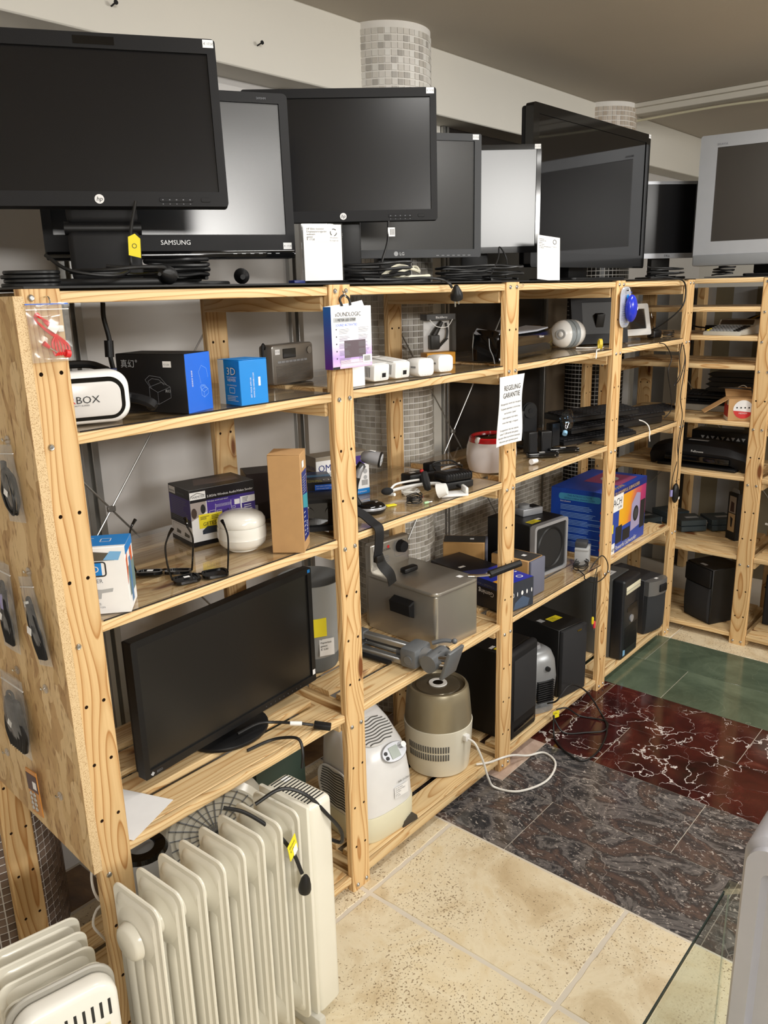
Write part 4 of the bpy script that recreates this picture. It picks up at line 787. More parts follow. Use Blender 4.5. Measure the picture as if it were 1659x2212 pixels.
def ear(th):
    b = B()
    for k in range(5): b.tube([(-.026 + .001 * k, -.002 * k, -.024), (-.018, .002 - .002 * k, -.018 - .002 * k), (-.006 + .002 * k, .001, -.036), (.010, 0, -.056 - .001 * k), (-.004 - .001 * k, 0, -.048), (-.022, 0, -.032), (-.027 + .001 * k, -.001, -.026)], .0016, REDC, 6, 5)
    b.build('earphone_lead', th); b = B()
    for k in range(6): b.tube([(.010, 0, -.056), (.002 + .006 * k, .002, -.072 - .002 * (k % 3)), (.004 + .0055 * k, 0, -.092), (.010 + .004 * k, -.003, -.088)], .0021, REDC, 6, 5)
    b.build('lead_bundle', th); b = B(); b.cyl((-.016, -.002, -.070), (-.006, -.002, -.078), .005, REDC, r1=.003, n=10); b.cyl((-.006, -.002, -.078), (.008, -.002, -.088), .0014, CHROME, n=8); b.build('jack_plug', th)
    b = B(); b.cyl((.022, -.004, -.090), (.030, -.004, -.092), .007, REDC, n=14); b.build('earbud', th); b = B(); b.box(-.009, .009, -.0005, .0005, -.007, .007, PAPER, 0, 2, T(.004, -.006, -.044) @ RY(38)); b.build('price_sticker', th); b = B(); b.box(.014, .026, -.003, .003, -.052, -.040, WHITE, .002); b.build('clip', th)
zipbag('clear grip bag with red earphones hooked on the first post', .080, .104, T(.0, -.016, 1.758) @ RX(0), ear, 'bagged earphones', blue=True, seed=4)
b = B(); b.tube([(0, 0, .0), (0, -.012, .0), (0, -.017, -.006), (0, -.016, -.012)], .0014, CHROME, 6); tag(b.build('screw_hook', None, T(.006, .0, 1.768)), 'small metal screw hook above the red earphones bag', 'hook')
# --- notice on the third post
nt_ = thing('paper_notice', 'white REGELING GARANTIE notice pinned to the third post', 'notice', 1.565, -0.0015, 1.372, 0)
def curl(u, v):
    t = u / .16 + .5; s_ = v / .232 + .5; return -.004 - .006 * math.sin(math.pi * 2 * s_ + .6) * (t - .3) - .012 * (t ** 2) * (1 - s_) * .6 - .012 * ((1 - t) ** 2) * s_ * .5 - .012 * ((1 - t) ** 3) * (1 - s_)
vs = []; n1, n2 = 10, 16
for j in range(n2 + 1):
    for i in range(n1 + 1): u, v_ = (i / n1 - .5) * .158, (j / n2 - .5) * .226; vs.append((u + (.012 * v_ / .11), curl(u, v_), v_))
b = B(); fs = [(j * (n1 + 1) + i, j * (n1 + 1) + i + 1, (j + 1) * (n1 + 1) + i + 1, (j + 1) * (n1 + 1) + i) for j in range(n2) for i in range(n1)]
b.add(vs, fs, PAPER); b.add([(x_, y_ + .0006, z_) for x_, y_, z_ in vs], [f[::-1] for f in fs], PAPER); b.build('sheet', nt_)
b = B(); F = FM('f', 0, 0, 0); 
def tnote(s_, sz, u, v_): b.text(F, s_, sz, u + .012 * v_ / .11, v_, INK, 'CENTER', 0)
tnote('REGELING', .024, .008, .066); tnote('GARANTIE', .024, .006, .042)
for i, s_ in enumerate(('Alle apparatuur wordt door ons getest', 'De geteste apparatuur is herkenbaar', 'aan de sticker "getest"', 'Indien apparaat toch defect', 'retour dan krijgt u vergoed')): tnote(s_, .0088, .004, .020 - i * .0155)
for i, s_ in enumerate(('De apparatuur met een waarde', 'onder € 5,00 wordt niet getest', 'Omruilen alleen op vertoon bonnetje', 'Wij kunnen geen garantie geven')): tnote(s_, .0088, .0, -.066 - i * .0125)
b.v = [(x_, curl(x_ - .012 * z_ / .11, z_) - .0009, z_) for x_, y_, z_ in b.v]; b.build('lettering', nt_)
# --- blue mouse blister on the fourth post
bl = thing('mouse_blister', 'blister pack with blue computer mouse hung on the fourth post', 'package', 2.412, -0.006, 1.600, 0)
b = B(); b.prism(rr(.096, .158, .036, 8, 0, .079), 'y', -.006, -.0045, P('blister_card', (226, 230, 240), .4)); b.build('card', bl); b = B(); b.prism(rr(.104, .164, .040, 8, 0, .079), 'y', -.012, -.0065, CLEAR, .002, 1); b.build('blister', bl)
b = B(); b.ball((.012, -.026, .074), .034, .022, .054, P('blue_mouse_plastic', (34, 52, 190), .22), 28); b.build('mouse', bl); b = B(); b.box(.004, .020, -.050, -.047, .066, .078, PAPER, 0, 2); b.build('price_sticker', bl, T(.010, .004, 0)); b = B(); F = FM('f', 0, -.0125, 0); b.poly(F, ell(.022, .022, 16, .004, .118), BLUEP); b.text(F, 'MINI', .010, .018, .132, ROYAL); b.text(F, 'optical', .008, -.012, .012, ROYAL); b.lines(F, -.035, -.014, .03, .10, 10, GINK, .3); b.build('printing', bl)
b = B(); b.tube([(0, .006, .150), (0, -.014, .150), (0, -.020, .144)], .0018, CHROME, 6); b.box(-.008, .008, -.0132, -.0126, .141, .146, INK); b.build('hang_hook', bl)
b = B(); b.tube([(0, 0, 0), (0, -.018, 0), (0, -.024, .004), (0, -.022, .012)], .0028, CL('clear_hook', (250, 250, 250), .2, .05), 8); tag(b.build('plastic_hook', None, T(1.607, 0, 1.766)), 'empty clear hook near the top of the third post', 'hook')
# ================================================================== third shelf
Z3 = 1.1277
# --- white viewer carton at the left post
c = carton('viewer_box', 'white 3D viewer carton with blue top, half hidden by the left post', 'box', 0.078, 0.083, Z3, -40, .150, .091, .145, PAPER)
b = B(); F = FM('f', 0, -.0455, 0); b.rect(F, -.03, .025, .085, .112, BLUEP); b.line(F, rr(.046, .030, .005, 3, .010, .0985), .003, INK, closed=True); b.text(F, '3D', .020, .008, .092, LOGOW, 'CENTER', lift=.0012); b.text(F, 'VIRTUAL REALITY', .0048, .0, .080, GINK, 'CENTER'); b.text(F, 'VIEWER', .012, .004, .069, GINK, 'CENTER'); b.poly(F, [(-.03, .032), (.018, .034), (.020, .046), (.042, .048), (.044, .056), (.020, .054), (-.03, .060)], LGREY)
b.text(F, 'CONTAINS:', .0075, -.022, .020, GINK); b.text(F, 'CONTROL BUTTON', .005, -.022, .0135, GINK); b.text(F, 'LENS SHADES', .005, -.022, .007, GINK)
DGP = P('photo_print_dark', (88, 84, 74), .3); b.poly(F, [(-.075, .118), (.052, .116), (.062, .130), (.0, .138), (-.075, .132)], DGP); b.poly(F, [(.03, .118), (.060, .116), (.068, .134), (.045, .136)], P('sky_print', (120, 176, 222), .3), .0009)
F = FM('r', .075, 0, 0); ORG = P('orange_print', (232, 106, 50), .4); b.poly(F, [(-.0455, .060), (-.0455, .118), (-.028, .128), (-.034, .085)], ORG); b.rect(F, .004, .030, .095, .125, ORG); b.rect(F, -.030, .045, .030, .095, P('leaf_print', (122, 150, 150), .35), .0003); b.rect(F, -.0455, .0455, .126, .145, BLUEP, .0005); b.rect(F, -.015, .008, .012, .11, P('sky_print2', (90, 140, 190), .3), .0006)
F = FM('t', 0, 0, .145); b.rect(F, -.075, .075, -.034, .0455, BLUEP); b.line(F, rr(.020, .022, .002, 2, .030, .005), .002, LOGOW, closed=True); b.lines(F, -.06, .01, -.02, .035, 4, LOGOW, .15); b.build('printing', c)
# --- two pairs of black 3D glasses
def glasses(label, x, y, rz, flip):
    g = thing('eyeglasses', label, 'glasses', x, y, Z3, rz, 'black 3D glasses'); 
    for s_ in (-1, 1):
        b = B(); o = rr(.062, .040, .014, 5); i_ = rr(.050, .030, .010, 5); lo = lambda p, z: [(u, v, z) for u, v in p]
        b.loft([lo(i_, 0), lo(i_, .007), lo(o, .007), lo(o, 0)], BLKG, T(s_ * .034, 0, .001), closed=True); b.build('rim', g, RX(flip * 6) @ RZ(-s_ * 3))
        b = B(); b.prism(rr(.050, .030, .010, 5), 'z', .003, .0045, P('smoked_lens', (24, 24, 26), .1)); b.build('lens', g, RX(flip * 6) @ RZ(-s_ * 3) @ T(s_ * .034, 0, .001))
        b = B(); P_ = [(s_ * .066, 0, .006), (s_ * .072, .006 * flip, .04), (s_ * .074, .004, .085), (s_ * .066, -.004, .115), (s_ * .058, -.012 * flip, .132)]
        b.tube(P_, lambda t: .0022 + .0022 * max(0, t - .7) / .3, BLKG, 8); b.build('temple', g)
    b = B(); b.tube([(-.008, .008, .005), (0, .012, .006), (.008, .008, .005)], .003, BLKG, 6); b.build('bridge', g)
    b = B(); b.box(-.040, -.026, -.005, .005, .0086, .0090, PAPER); b.build('price_sticker', g); return g
glasses('front pair of black 3D glasses with arms pointing up', 0.325, 0.055, -20, 1); glasses('rear pair of black 3D glasses with a white sticker, arms pointing up', 0.290, 0.150, -48, -1)
# --- audio/video sender carton
c = carton('sender_box', 'black, purple and white audio/video sender carton', 'box', 0.562, 0.305, Z3, -10.8, .189, .128, .152, PAPER)
PUR = P('dark_purple_print', (60, 44, 128), .35); BKC = P('black_print', (22, 20, 24), .35)
b = B(); F = FM('f', 0, -.064, 0); b.rect(F, -.0945, .0945, .118, .152, BKC); b.rect(F, -.0945, .0945, 0, .012, BKC); b.rect(F, -.048, .0945, .112, .120, PUR, .0006); b.rect(F, -.048, .050, .078, .112, PURPLE, .0006); b.rect(F, -.0945, -.050, .126, .146, PAPER, .0007); b.text(F, 'MARMITEK', .0085, -.0725, .130, INK, 'CENTER', lift=.0011); b.line(F, [(-.092, .136), (-.073, .143), (-.053, .136)], .0014, INK, .0011)
b.text(F, '5.8GHz Wireless Audio/Video Sender', .0088, -.046, .127, LOGOW); b.text(F, 'Wireless sound and vision!', .0055, -.046, .114, LOGOW, lift=.0012)
for k in range(13): b.line(F, [(-.022 + k * .0034, .096), (-.020 + k * .0034, .100), (-.022 + k * .0034, .104)], .0007, LOGOW, .0012)
b.line(F, [(-.024, .088), (-.024, .106)], .001, LOGOW, .0012); b.line(F, [(.022, .091), (.022, .109)], .001, LOGOW, .0012); b.line(F, rr(.016, .008, .001, 2, -.034, .086), .0008, LOGOW, .0012, True); b.line(F, rr(.014, .005, .001, 2, -.014, .085), .0008, LOGOW, .0012, True); b.line(F, rr(.012, .005, .001, 2, .028, .088), .0008, LOGOW, .0012, True); b.rect(F, .032, .048, .094, .108, LOGOW, .0012)
b.rect(F, .054, .0945, .096, .112, PAPER, .0009); b.rect(F, .054, .0945, .060, .094, PUR, .0009); b.lines(F, .060, .088, .064, .092, 5, LOGOW, .3, 3, .0012); b.rect(F, .054, .0945, .040, .058, BKC, .0009); b.text(F, 'DVD X', .008, .058, .046, LOGOW, lift=.0012); b.lines(F, .056, .076, .097, .111, 4, INK, .4, 6, .0012)
b.poly(F, [(-.0945, .07), (-.0945, .118), (-.050, .118), (-.050, .09), (-.075, .078)], P('people_print', (170, 160, 156), .4), .0006); b.poly(F, ell(.014, .026, 14, -.060, .098), INK, .0009); b.poly(F, ell(.016, .028, 14, -.086, .090), P('hair_print', (70, 54, 46), .5), .0009)
b.rect(F, -.074, -.006, .046, .084, YEL, .0010); b.text(F, 'GETEST', .014, -.040, .052, INK, 'CENTER', lift=.0014); b.lines(F, -.070, -.044, .070, .080, 3, INK, .4, 2, .0014); b.lines(F, -.038, -.010, .068, .080, 3, INK, .4, 5, .0014); b.rect(F, -.018, -.010, .050, .068, PAPER, .0016)
b.poly(F, [(-.066, .030), (-.018, .030), (-.008, .040), (-.018, .048), (-.052, .050), (-.066, .040)], P('slate_print', (52, 60, 74), .3), .0012); b.line(F, [(.014, .044), (.012, .088)], .0022, INK, .0012); b.poly(F, [(-.004, .018), (.040, .018), (.044, .034), (.0, .040)], P('slate_print', (52, 60, 74), .3), .0009)
F = FM('l', -.0945, 0, 0); b.rect(F, -.064, .064, .126, .152, BKC); b.rect(F, -.064, .064, .072, .126, PUR); b.rect(F, -.064, .064, .052, .072, BKC); b.rect(F, -.064, .064, 0, .012, BKC); b.rect(F, -.060, -.022, .130, .148, PAPER, .0007); b.text(F, 'MARMITEK', .007, -.041, .134, INK, 'CENTER', lift=.0011); b.text(F, 'Technical data', .008, -.016, .134, GINK); b.lines(F, -.052, .052, .062, .122, 12, GINK, .25, 4)
b.line(F, [(-.052, .016), (-.052, .048), (.052, .048), (.052, .016), (-.052, .016)], .0007, GINK); b.poly(F, [(-.034, .022), (-.008, .022), (-.006, .030), (-.030, .034)], DGP); b.poly(F, [(.014, .020), (.044, .020), (.046, .028), (.018, .032)], DGP)
F = FM('t', 0, 0, .152); b.rect(F, -.0945, .0945, -.064, .064, BKC, .0003); b.poly(F, [(-.06, -.02), (.07, -.03), (.08, .02), (-.03, .05)], P('brown_print', (92, 80, 78), .4)); b.build('printing', c)
# --- white lidded jar
j = thing('lidded_jar', 'round white glazed jar with a domed lid, beside the brown carton', 'jar', 0.530, 0.148, Z3, 0); GL = P('white_glaze', (232, 230, 222), .12, coat=.3)
b = B(); b.lathe([(.0001, .0), (.036, 0), (.040, .003), (.041, .006), (.052, .012), (.060, .022), (.0625, .034), (.0630, .036), (.0625, .037), (.0635, .048), (.0625, .062), (.0615, .0665), (.056, .0665)], GL, 48); b.build('pot', j); b = B(); b.lathe([(.056, .0672), (.0615, .0672), (.0625, .072), (.0615, .082), (.055, .092), (.042, .099), (.022, .1025), (.0001, .1035)], GL, 48); b.build('lid', j)
# --- tall brown carton
c = carton('tall_carton', 'tall plain brown carton standing at the shelf edge', 'box', 0.609, 0.049, Z3, -53.3, .082, .084, .252, KRAFT, .001)
b = B(); F = FM('r', .041, 0, 0); b.rect(F, -.030, .036, .026, .205, NAVY); b.poly(F, [(-.030, .115), (.036, .100), (.036, .140), (-.030, .148)], P('wave_print', (70, 160, 176), .4), .0008); b.rect(F, -.022, .004, .215, .232, PAPER, .0008); b.text(F, 'i360', .020, .020, .038, LOGOW, rot=90); b.lines(F, -.022, .030, .150, .196, 7, LGREY, .25, 5, .0008); b.lines(F, -.024, -.002, .040, .110, 6, LOGOW, .2, 8, .0008); b.build('label', c)
b = B(); b.box(-.041, .041, -.042, .042, .2524, .2536, KRAFT, .0004, 1); b.build('lid', c, RX(.0))
# --- dark cartons and Omron box behind
c = carton('dark_carton', 'narrow dark carton with white lettering behind the brown carton', 'box', 0.775, 0.360, Z3, -30, .09, .10, .138, P('maroon_black_carton', (34, 24, 24), .4)); b = B(); F = FM('f', 0, -.05, 0); b.text(F, 'CO', .016, -.030, .075, LOGOW, rot=90); b.text(F, 'Mobile', .010, -.030, .02, LGREY, rot=90); b.rect(F, -.040, -.016, .004, .045, LGREY, .0003); b.build('printing', c)
c = carton('goggles_box', 'blue and black 3D virtual reality carton behind the black goggles', 'box', 0.900, 0.262, Z3, -36.2, .112, .150, .104, P('night_blue_carton', (26, 44, 92), .35)); b = B(); F = FM('f', 0, -.075, 0); b.rect(F, -.056, .056, .080, .104, BKC, .0003); b.rect(F, -.004, .052, .082, .098, ROYAL, .0007); b.text(F, 'PLAY VIDEOS WITH YOUR', .0038, .0, .092, LOGOW, lift=.001); b.text(F, 'SMARTPHONE TABLET', .0038, .0, .085, LOGOW, lift=.001); YI = P('yellow_ink', (226, 222, 90), .5); b.text(F, 'VIRTUAL', .016, -.018, .066, YI, 'RIGHT'); b.text(F, 'REALITY', .016, -.018, .050, YI, 'RIGHT'); b.text(F, 'HEADSET', .014, -.018, .036, LOGOW, 'RIGHT'); b.poly(F, [(.0, .036), (.036, .034), (.044, .056), (.020, .066), (.006, .056)], BKC, .0009)
F = FM('t', 0, 0, .104); b.rect(F, -.056, .056, -.075, -.01, BKC, .0003); b.text(F, '3D', .030, .042, -.034, LOGOW, 'CENTER', rot=180); b.text(F, 'VIRTUAL', .014, .02, -.042, YI, rot=180); b.text(F, 'REALITY', .014, .02, -.058, YI, rot=180); b.rect(F, -.056, .056, .0, .03, P('cyan_print', (70, 140, 200), .4), .0005); b.build('printing', c)
c = carton('monitor_box', 'grey and white carton with navy lettering behind the second post', 'box', 1.089, 0.340, Z3, -16.3, .195, .074, .140, PAPER); TP = P('taupe_carton', (150, 140, 124), .5); b = B(); F = FM('l', -.0975, 0, 0); b.rect(F, -.037, .037, 0, .140, TP); b.text(F, 'OMRON', .0165, -.034, .098, NAVY); b.rect(F, -.034, .03, .080, .092, INK); F = FM('f', 0, -.037, 0); b.rect(F, -.0975, .0975, .128, .140, TP); b.text(F, 'OMRON', .030, -.090, .094, NAVY); b.rect(F, .040, .0975, .100, .128, PURPLE, .0006); b.rect(F, .030, .0975, .0, .018, BLUEP, .0006); b.text(F, 'Blood pressure', .008, .036, .006, LOGOW, lift=.001); b.lines(F, -.085, -.01, .08, .09, 2, GINK, .4); b.poly(F, ell(.016, .016, 14, .052, .074), LGREY); b.poly(F, ell(.016, .016, 14, .082, .074), LGREY); b.poly(F, ell(.014, .014, 14, .082, .054), LGREY); b.poly(F, [(.026, .034), (.050, .030), (.056, .048), (.036, .056)], INK); b.poly(F, ell(.02, .02, 14, -.04, .05), PURPLE)
for k in range(8): b.rect(F, .068 + k * .003, .0694 + k * .003, .028, .046, INK)
F = FM('t', 0, 0, .140); b.rect(F, -.0975, .0975, -.037, .037, TP); b.build('printing', c)
# --- black goggles with strap hanging over the edge
vh = thing('vr_headset', 'black VR goggles with a strap hanging down behind the second post', 'VR headset', 0.800, 0.140, Z3, -40)
b = B(); b.loft([[(x_, y_, z_ + .045) for x_, z_ in rr(w_, h_, r_, 5)] for y_, w_, h_, r_ in ((.070, .130, .072, .02), (.02, .150, .086, .024), (-.03, .160, .090, .03), (-.045, .166, .090, .036))], BLKM); b.build('body', vh)
b = B(); o = rr(.172, .090, .038, 6); i_ = rr(.146, .068, .030, 6); lo = lambda p, y: [(u, y, v_ + .046) for u, v_ in p]; b.loft([lo(i_, -.030), lo(i_, -.062), lo(o, -.066), lo(o, -.044)], P('foam_black', (28, 28, 29), .9), None, closed=True); b.build('face_foam', vh); b = B(); b.prism(rr(.148, .070, .028, 5, 0, .046), 'y', -.050, -.046, BLKG); b.build('lens_plate', vh); [B().cyl((s_ * .034, -.056, .048), (s_ * .034, -.049, .048), .019, P('lens_glass', (10, 10, 12), .05), n=24).build('lens', vh) for s_ in (-1, 1)]
def strap(name, parent, pts, w, t, m, up=(0, 0, 1)):
    P_ = smooth_path(pts, 5); loops = []; upv = Vector(up)
    for i, p in enumerate(P_):
        tg = (P_[min(i + 1, len(P_) - 1)] - P_[max(i - 1, 0)]).normalized(); a_ = upv - tg * upv.dot(tg); a_ = a_.normalized() if a_.length > 1e-4 else tg.orthogonal(); n_ = tg.cross(a_)
        loops.append([p + a_ * w / 2 + n_ * t / 2, p - a_ * w / 2 + n_ * t / 2, p - a_ * w / 2 - n_ * t / 2, p + a_ * w / 2 - n_ * t / 2])
    return B().loft(loops, m).build(name, parent)
wl_ = lambda p: [(.766 * (x_ - .80) - .643 * (y_ - .14), .643 * (x_ - .80) + .766 * (y_ - .14), z_) for x_, y_, z_ in p]
strap('head_strap', vh, wl_([(.855, .085, .055), (.880, .045, .030), (.884, .012, .0105), (.884, -.012, -.004), (.878, -.016, -.045), (.872, -.015, -.085)]), .034, .003, BLKM, (.75, .6, .1)); strap('strap_end', vh, wl_([(.874, -.017, -.080), (.882, -.024, -.110), (.902, -.034, -.140), (.910, -.036, -.170)]), .034, .002, BLK, (.75, .6, .2)); B().box(-.014, .014, -.008, .008, -.010, .010, BLK, .002).build('strap_buckle', vh, T(*wl_([(.873, -.017, -.088)])[0]) @ RZ(40))
# --- LED lamp
lp = thing('desk_lamp', 'small black and silver LED lamp with an oval head', 'lamp', 0.995, 0.118, Z3, -38)
b = B(); b.lathe([(.0001, 0), (.036, 0), (.040, .004), (.041, .010)], BLK, 36, None, 1.15, .95); b.build('foot', lp); b = B(); b.lathe([(.041, .0102), (.0418, .014), (.040, .018)], SILV, 36, None, 1.15, .95); b.build('silver_ring', lp); b = B(); b.lathe([(.0398, .0182), (.036, .024), (.024, .030), (.0001, .033)], BLKG, 36, None, 1.15, .95); b.cyl((.016, 0, .030), (.016, 0, .0335), .010, CHROME, n=20); b.build('base_top', lp)
b = B(); b.tube([(-.034, 0, .022), (-.048, 0, .05), (-.046, .0, .085), (-.036, 0, .115), (-.030, 0, .135), (-.020, 0, .150)], lambda t: .013 - .004 * abs(t - .35), BLK, 12); b.build('neck', lp); b = B(); b.tube([(-.036, -.006, .110), (-.030, -.008, .128), (-.018, -.006, .146)], .010, SILV, 10); b.build('neck_trim', lp); b = B(); b.cyl((-.024, -.016, .142), (-.024, .016, .142), .009, DGREY, n=16); b.build('pivot', lp)
b = B(); b.loft([[(x_, y_, z_) for y_, z_ in ell(2 * ry, 2 * rz_, 24)] for x_, ry, rz_ in ((-.030, .012, .010), (-.024, .022, .016), (0, .032, .0205), (.026, .036, .022))], SILV); hm = T(.006, -.004, .164) @ RY(12) @ RZ(-18); b.build('head', lp, hm); b = B(); b.loft([[(x_, y_, z_) for y_, z_ in ell(2 * ry, 2 * rz_, 24)] for x_, ry, rz_ in ((.026, .037, .023), (.030, .0375, .0235), (.0315, .034, .020))], BLK); b.build('head_rim', lp, hm); b = B(); b.prism(ell(.064, .036, 24), 'x', .0312, .0325, P('led_lens', (215, 220, 228), .2)); b.build('light_panel', lp, hm)
for k in range(8): B().ball((.033, -.018 + .012 * (k % 4), -.005 + .009 * (k // 4)), .0015, .0022, .0022, GREY, 8).build('led', lp, hm)
b = B(); b.rect(FM('t', 0, 0, .0215), -.008, .010, -.010, .010, PAPER); b.build('price_sticker', lp, hm)
# --- white headset
hs = thing('headset', 'white headset with black foam ear pad and microphone', 'headset', 1.205, 0.115, Z3 + .006, -35)
b = B(); pts = [(.085 * math.cos(a_), .06 * math.sin(a_), .012 + .020 * (1 - math.cos(a_ - 2.6)) * .5) for a_ in [R(d_) for d_ in range(-30, 215, 15)]]; b.tube(pts, .0055, WHITE, 8, 3); b.build('headband', hs)
b = B(); b.cyl((.064, -.042, .020), (.088, -.056, .028), .024, WHITE, r1=.018, n=24); b.build('earcup', hs); b = B(); b.lathe([(.0001, 0), (.028, 0), (.033, .008), (.030, .018), (.0001, .022)], P('foam_black', (28, 28, 29), .9), 28, T(.030, .005, .042) @ RY(75) @ RX(20)); b.build('ear_pad', hs); b = B(); b.tube([(-.082, -.010, .030), (-.060, .008, .040), (-.02, .016, .044), (.02, .012, .048)], .0035, WHITE, 8); b.build('microphone_arm', hs); b = B(); b.ball((-.094, -.016, .026), .020, .012, .012, P('foam_black', (28, 28, 29), .9), 16); b.build('microphone_foam', hs)
coil('coiled thin white lead beside the white headset', (1.235, 0.155, Z3 + .001), .032, 4, .0018, WCAB, 31, .7, .012)
th = thing('cradle', 'white plastic holder in front of the white headset', 'holder', 1.300, 0.034, Z3, -38); b = B(); b.box(-.045, .045, -.026, .026, 0, .008, WHITE, .002); b.build('plate', th); b = B(); b.box(.034, .045, -.026, .026, .006, .028, WHITE, .004); b.build('end_stop', th)
coil('tangled thin black lead in front of the white headset', (1.155, 0.075, Z3 + .001), .038, 5, .0017, RUB, 33, .6, .022, rz=30); b = B(); b.box(-.020, .014, -.009, .009, 0, .003, YEL, .001, 1); tag(b.build('yellow_tag', None, T(1.085, .110, Z3 + .0005) @ RZ(-20)), 'yellow paper tag on the thin black lead', 'tag'); b = B(); b.cyl((0, 0, .004), (.016, 0, .004), .0038, P('mint_jack', (176, 220, 170), .4), n=10); b.cyl((.016, 0, .004), (.030, 0, .004), .0016, CHROME, n=8); tag(b.build('jack_plug', None, T(1.155, .038, Z3) @ RZ(-15)), 'pale green audio plug in front of the tangled black lead', 'plug')
# --- black charger and radio
ch = thing('charger', 'ribbed black battery charger with leads on top', 'charger', 1.400, 0.105, Z3, -20); b = B(); b.box(-.055, .055, -.040, .040, 0, .024, BLK, .004); b.build('lower_case', ch); b = B(); b.box(-.054, .054, -.039, .039, .0245, .052, BLK, .007, 3); b.build('upper_case', ch)
for k in range(10): B().box(-.050 + k * .0105, -.045 + k * .0105, -.0402, -.020, .034, .0528, BLKM, .001, 1).build('rib', ch)
b = B(); b.lines(FM('t', 0, 0, .0522), -.03, .03, .0, .03, 4, GINK, .4, 4); b.build('printing', ch); b = B(); b.cyl((-.01, -.04, .012), (-.008, -.062, .006), .005, BLK, r1=.003, n=10); b.build('strain_relief', ch); b = B(); b.tube([(-.05, .03, .055), (-.07, .01, .075), (-.03, -.01, .078), (.03, .0, .07), (.05, .02, .056)], .0028, RUB); b.tube([(-.05, .035, .055), (-.06, .03, .08), (.0, .02, .085), (.05, .03, .058)], .0028, RUB); b.build('lead', ch)
wt = thing('handset', 'black radio handset lying behind the battery charger', 'radio', 1.385, 0.225, Z3, -12); b = B(); b.box(-.075, .05, -.026, .026, 0, .040, BLK, .006); b.build('case', wt); b = B(); b.box(.02, .075, -.015, .022, .02, .062, BLKM, .005); b.build('belt_clip', wt); b = B(); b.rect(FM('t', 0, 0, .0402), -.055, -.032, -.006, .008, PAPER); b.poly(FM('t', 0, 0, .0402), ell(.007, .007, 10, -.01, -.010), REDI); b.build('stickers', wt); b = B(); b.ball((-.012, -.012, .044), .008, .006, .006, REDI, 10); b.build('button', wt)
# --- red and white ultrasonic cleaner
uc = thing('ultrasonic_cleaner', 'white oval ultrasonic cleaner with a red rim behind the third post', 'appliance', 1.700, 0.150, Z3, 15)
b = B(); b.lathe([(.0001, 0), (.078, 0), (.086, .004), (.094, .03), (.097, .06), (.094, .09), (.088, .108)], P('pearl_white', (222, 214, 212), .2), 48, None, 1.12, .92); b.build('body', uc); b = B(); b.lathe([(.0878, .1082), (.085, .122), (.079, .126), (.072, .124), (.070, .112)], P('red_gloss', (190, 30, 36), .15), 48, None, 1.12, .92); b.build('red_rim', uc); b = B(); b.lathe([(.0695, .115), (.060, .122), (.0001, .126)], CL('smoky_lid', (170, 172, 174), .1, .06), 48, None, 1.12, .92); b.build('lid', uc); b = B(); b.ball((-.086, .022, .116), .012, .012, .014, WHITE, 14); b.build('hinge', uc); b = B(); b.ball((.088, -.040, .082), .020, .018, .030, P('red_gloss', (190, 30, 36), .15), 16); b.build('control_panel', uc); b = B(); b.ball((.102, -.043, .066), .010, .010, .016, GREY, 12); b.build('button', uc)
cable('white lead looping behind the ultrasonic cleaner', [(1.60, .22, Z3 + .03), (1.54, .26, Z3 + .012), (1.50, .22, Z3 + .006), (1.56, .18, Z3 + .005)], .004, WCAB)
th = thing('power_plug', 'white mains plug beside the ultrasonic cleaner', 'plug', 1.850, 0.060, Z3, -10); b = B(); b.cyl((-.016, 0, .012), (.016, 0, .012), .011, WHITE, r1=.008, n=16); b.build('plug_body', th); [B().cyl((.016, s_ * .005, .012), (.034, s_ * .005, .012), .002, CHROME, n=8).build('pin', th) for s_ in (-1, 1)]
# --- black stand with disc, little speakers, bars
st = thing('webcam_stand', 'black stand with an upright round disc among small black speakers', 'stand', 2.145, 0.260, Z3, -25); b = B(); b.prism(rr(.075, .17, .036, 8, 0, .10), 'y', -.006, .006, BLKM, .002, 1); b.build('back_plate', st); b = B(); b.cyl((0, -.007, .150), (0, -.012, .150), .030, BLK, n=30); b.cyl((0, -.012, .150), (0, -.014, .150), .010, BLKM, n=20); b.build('disc', st); b = B(); b.box(-.05, .05, -.04, .05, 0, .015, BLK, .004); b.build('foot', st); b = B(); b.box(-.070, -.040, -.03, .01, .10, .155, BLK, .004); b.box(-.075, -.045, -.03, .01, .05, .085, BLK, .004); b.box(-.05, -.035, -.01, .0, .06, .15, BLK, .002); b.build('clamp', st)
for i, (x_, y_, r_, d_) in enumerate(((2.035, .185, -20, 'left'), (2.085, .150, -35, 'middle'), (2.215, .185, -15, 'right'))):
    s_ = thing('mini_speaker', 'small upright black speaker, %s one of three by the round disc' % d_, 'speaker', x_, y_, Z3, r_, 'small black speakers'); b = B(); b.box(-.022, .022, -.018, .018, 0, .085 if i < 2 else .095, BLK, .002); b.build('case', s_); b = B(); b.box(-.019, .019, -.0195, -.0182, .004, .080, BLKM, .001, 1); b.build('grille', s_)
for x_, y_, r_, d_ in ((1.99, .105, -42, 'nearer'), (2.12, .085, -42, 'farther')):
    s_ = thing('black_bar', 'flat glossy black bar with a white sticker, %s of the two' % d_, 'device', x_, y_, Z3, r_, 'flat black bars'); b = B(); b.box(-.062, .062, -.018, .018, 0, .018, BLKG, .004); b.build('case', s_); b = B(); b.rect(FM('t', 0, 0, .0182), -.012, .010, -.005, .007, PAPER); b.build('price_sticker', s_); b = B(); b.ball((.045, -.018, .008), .003, .003, .003, CHROME, 8); b.build('led', s_)
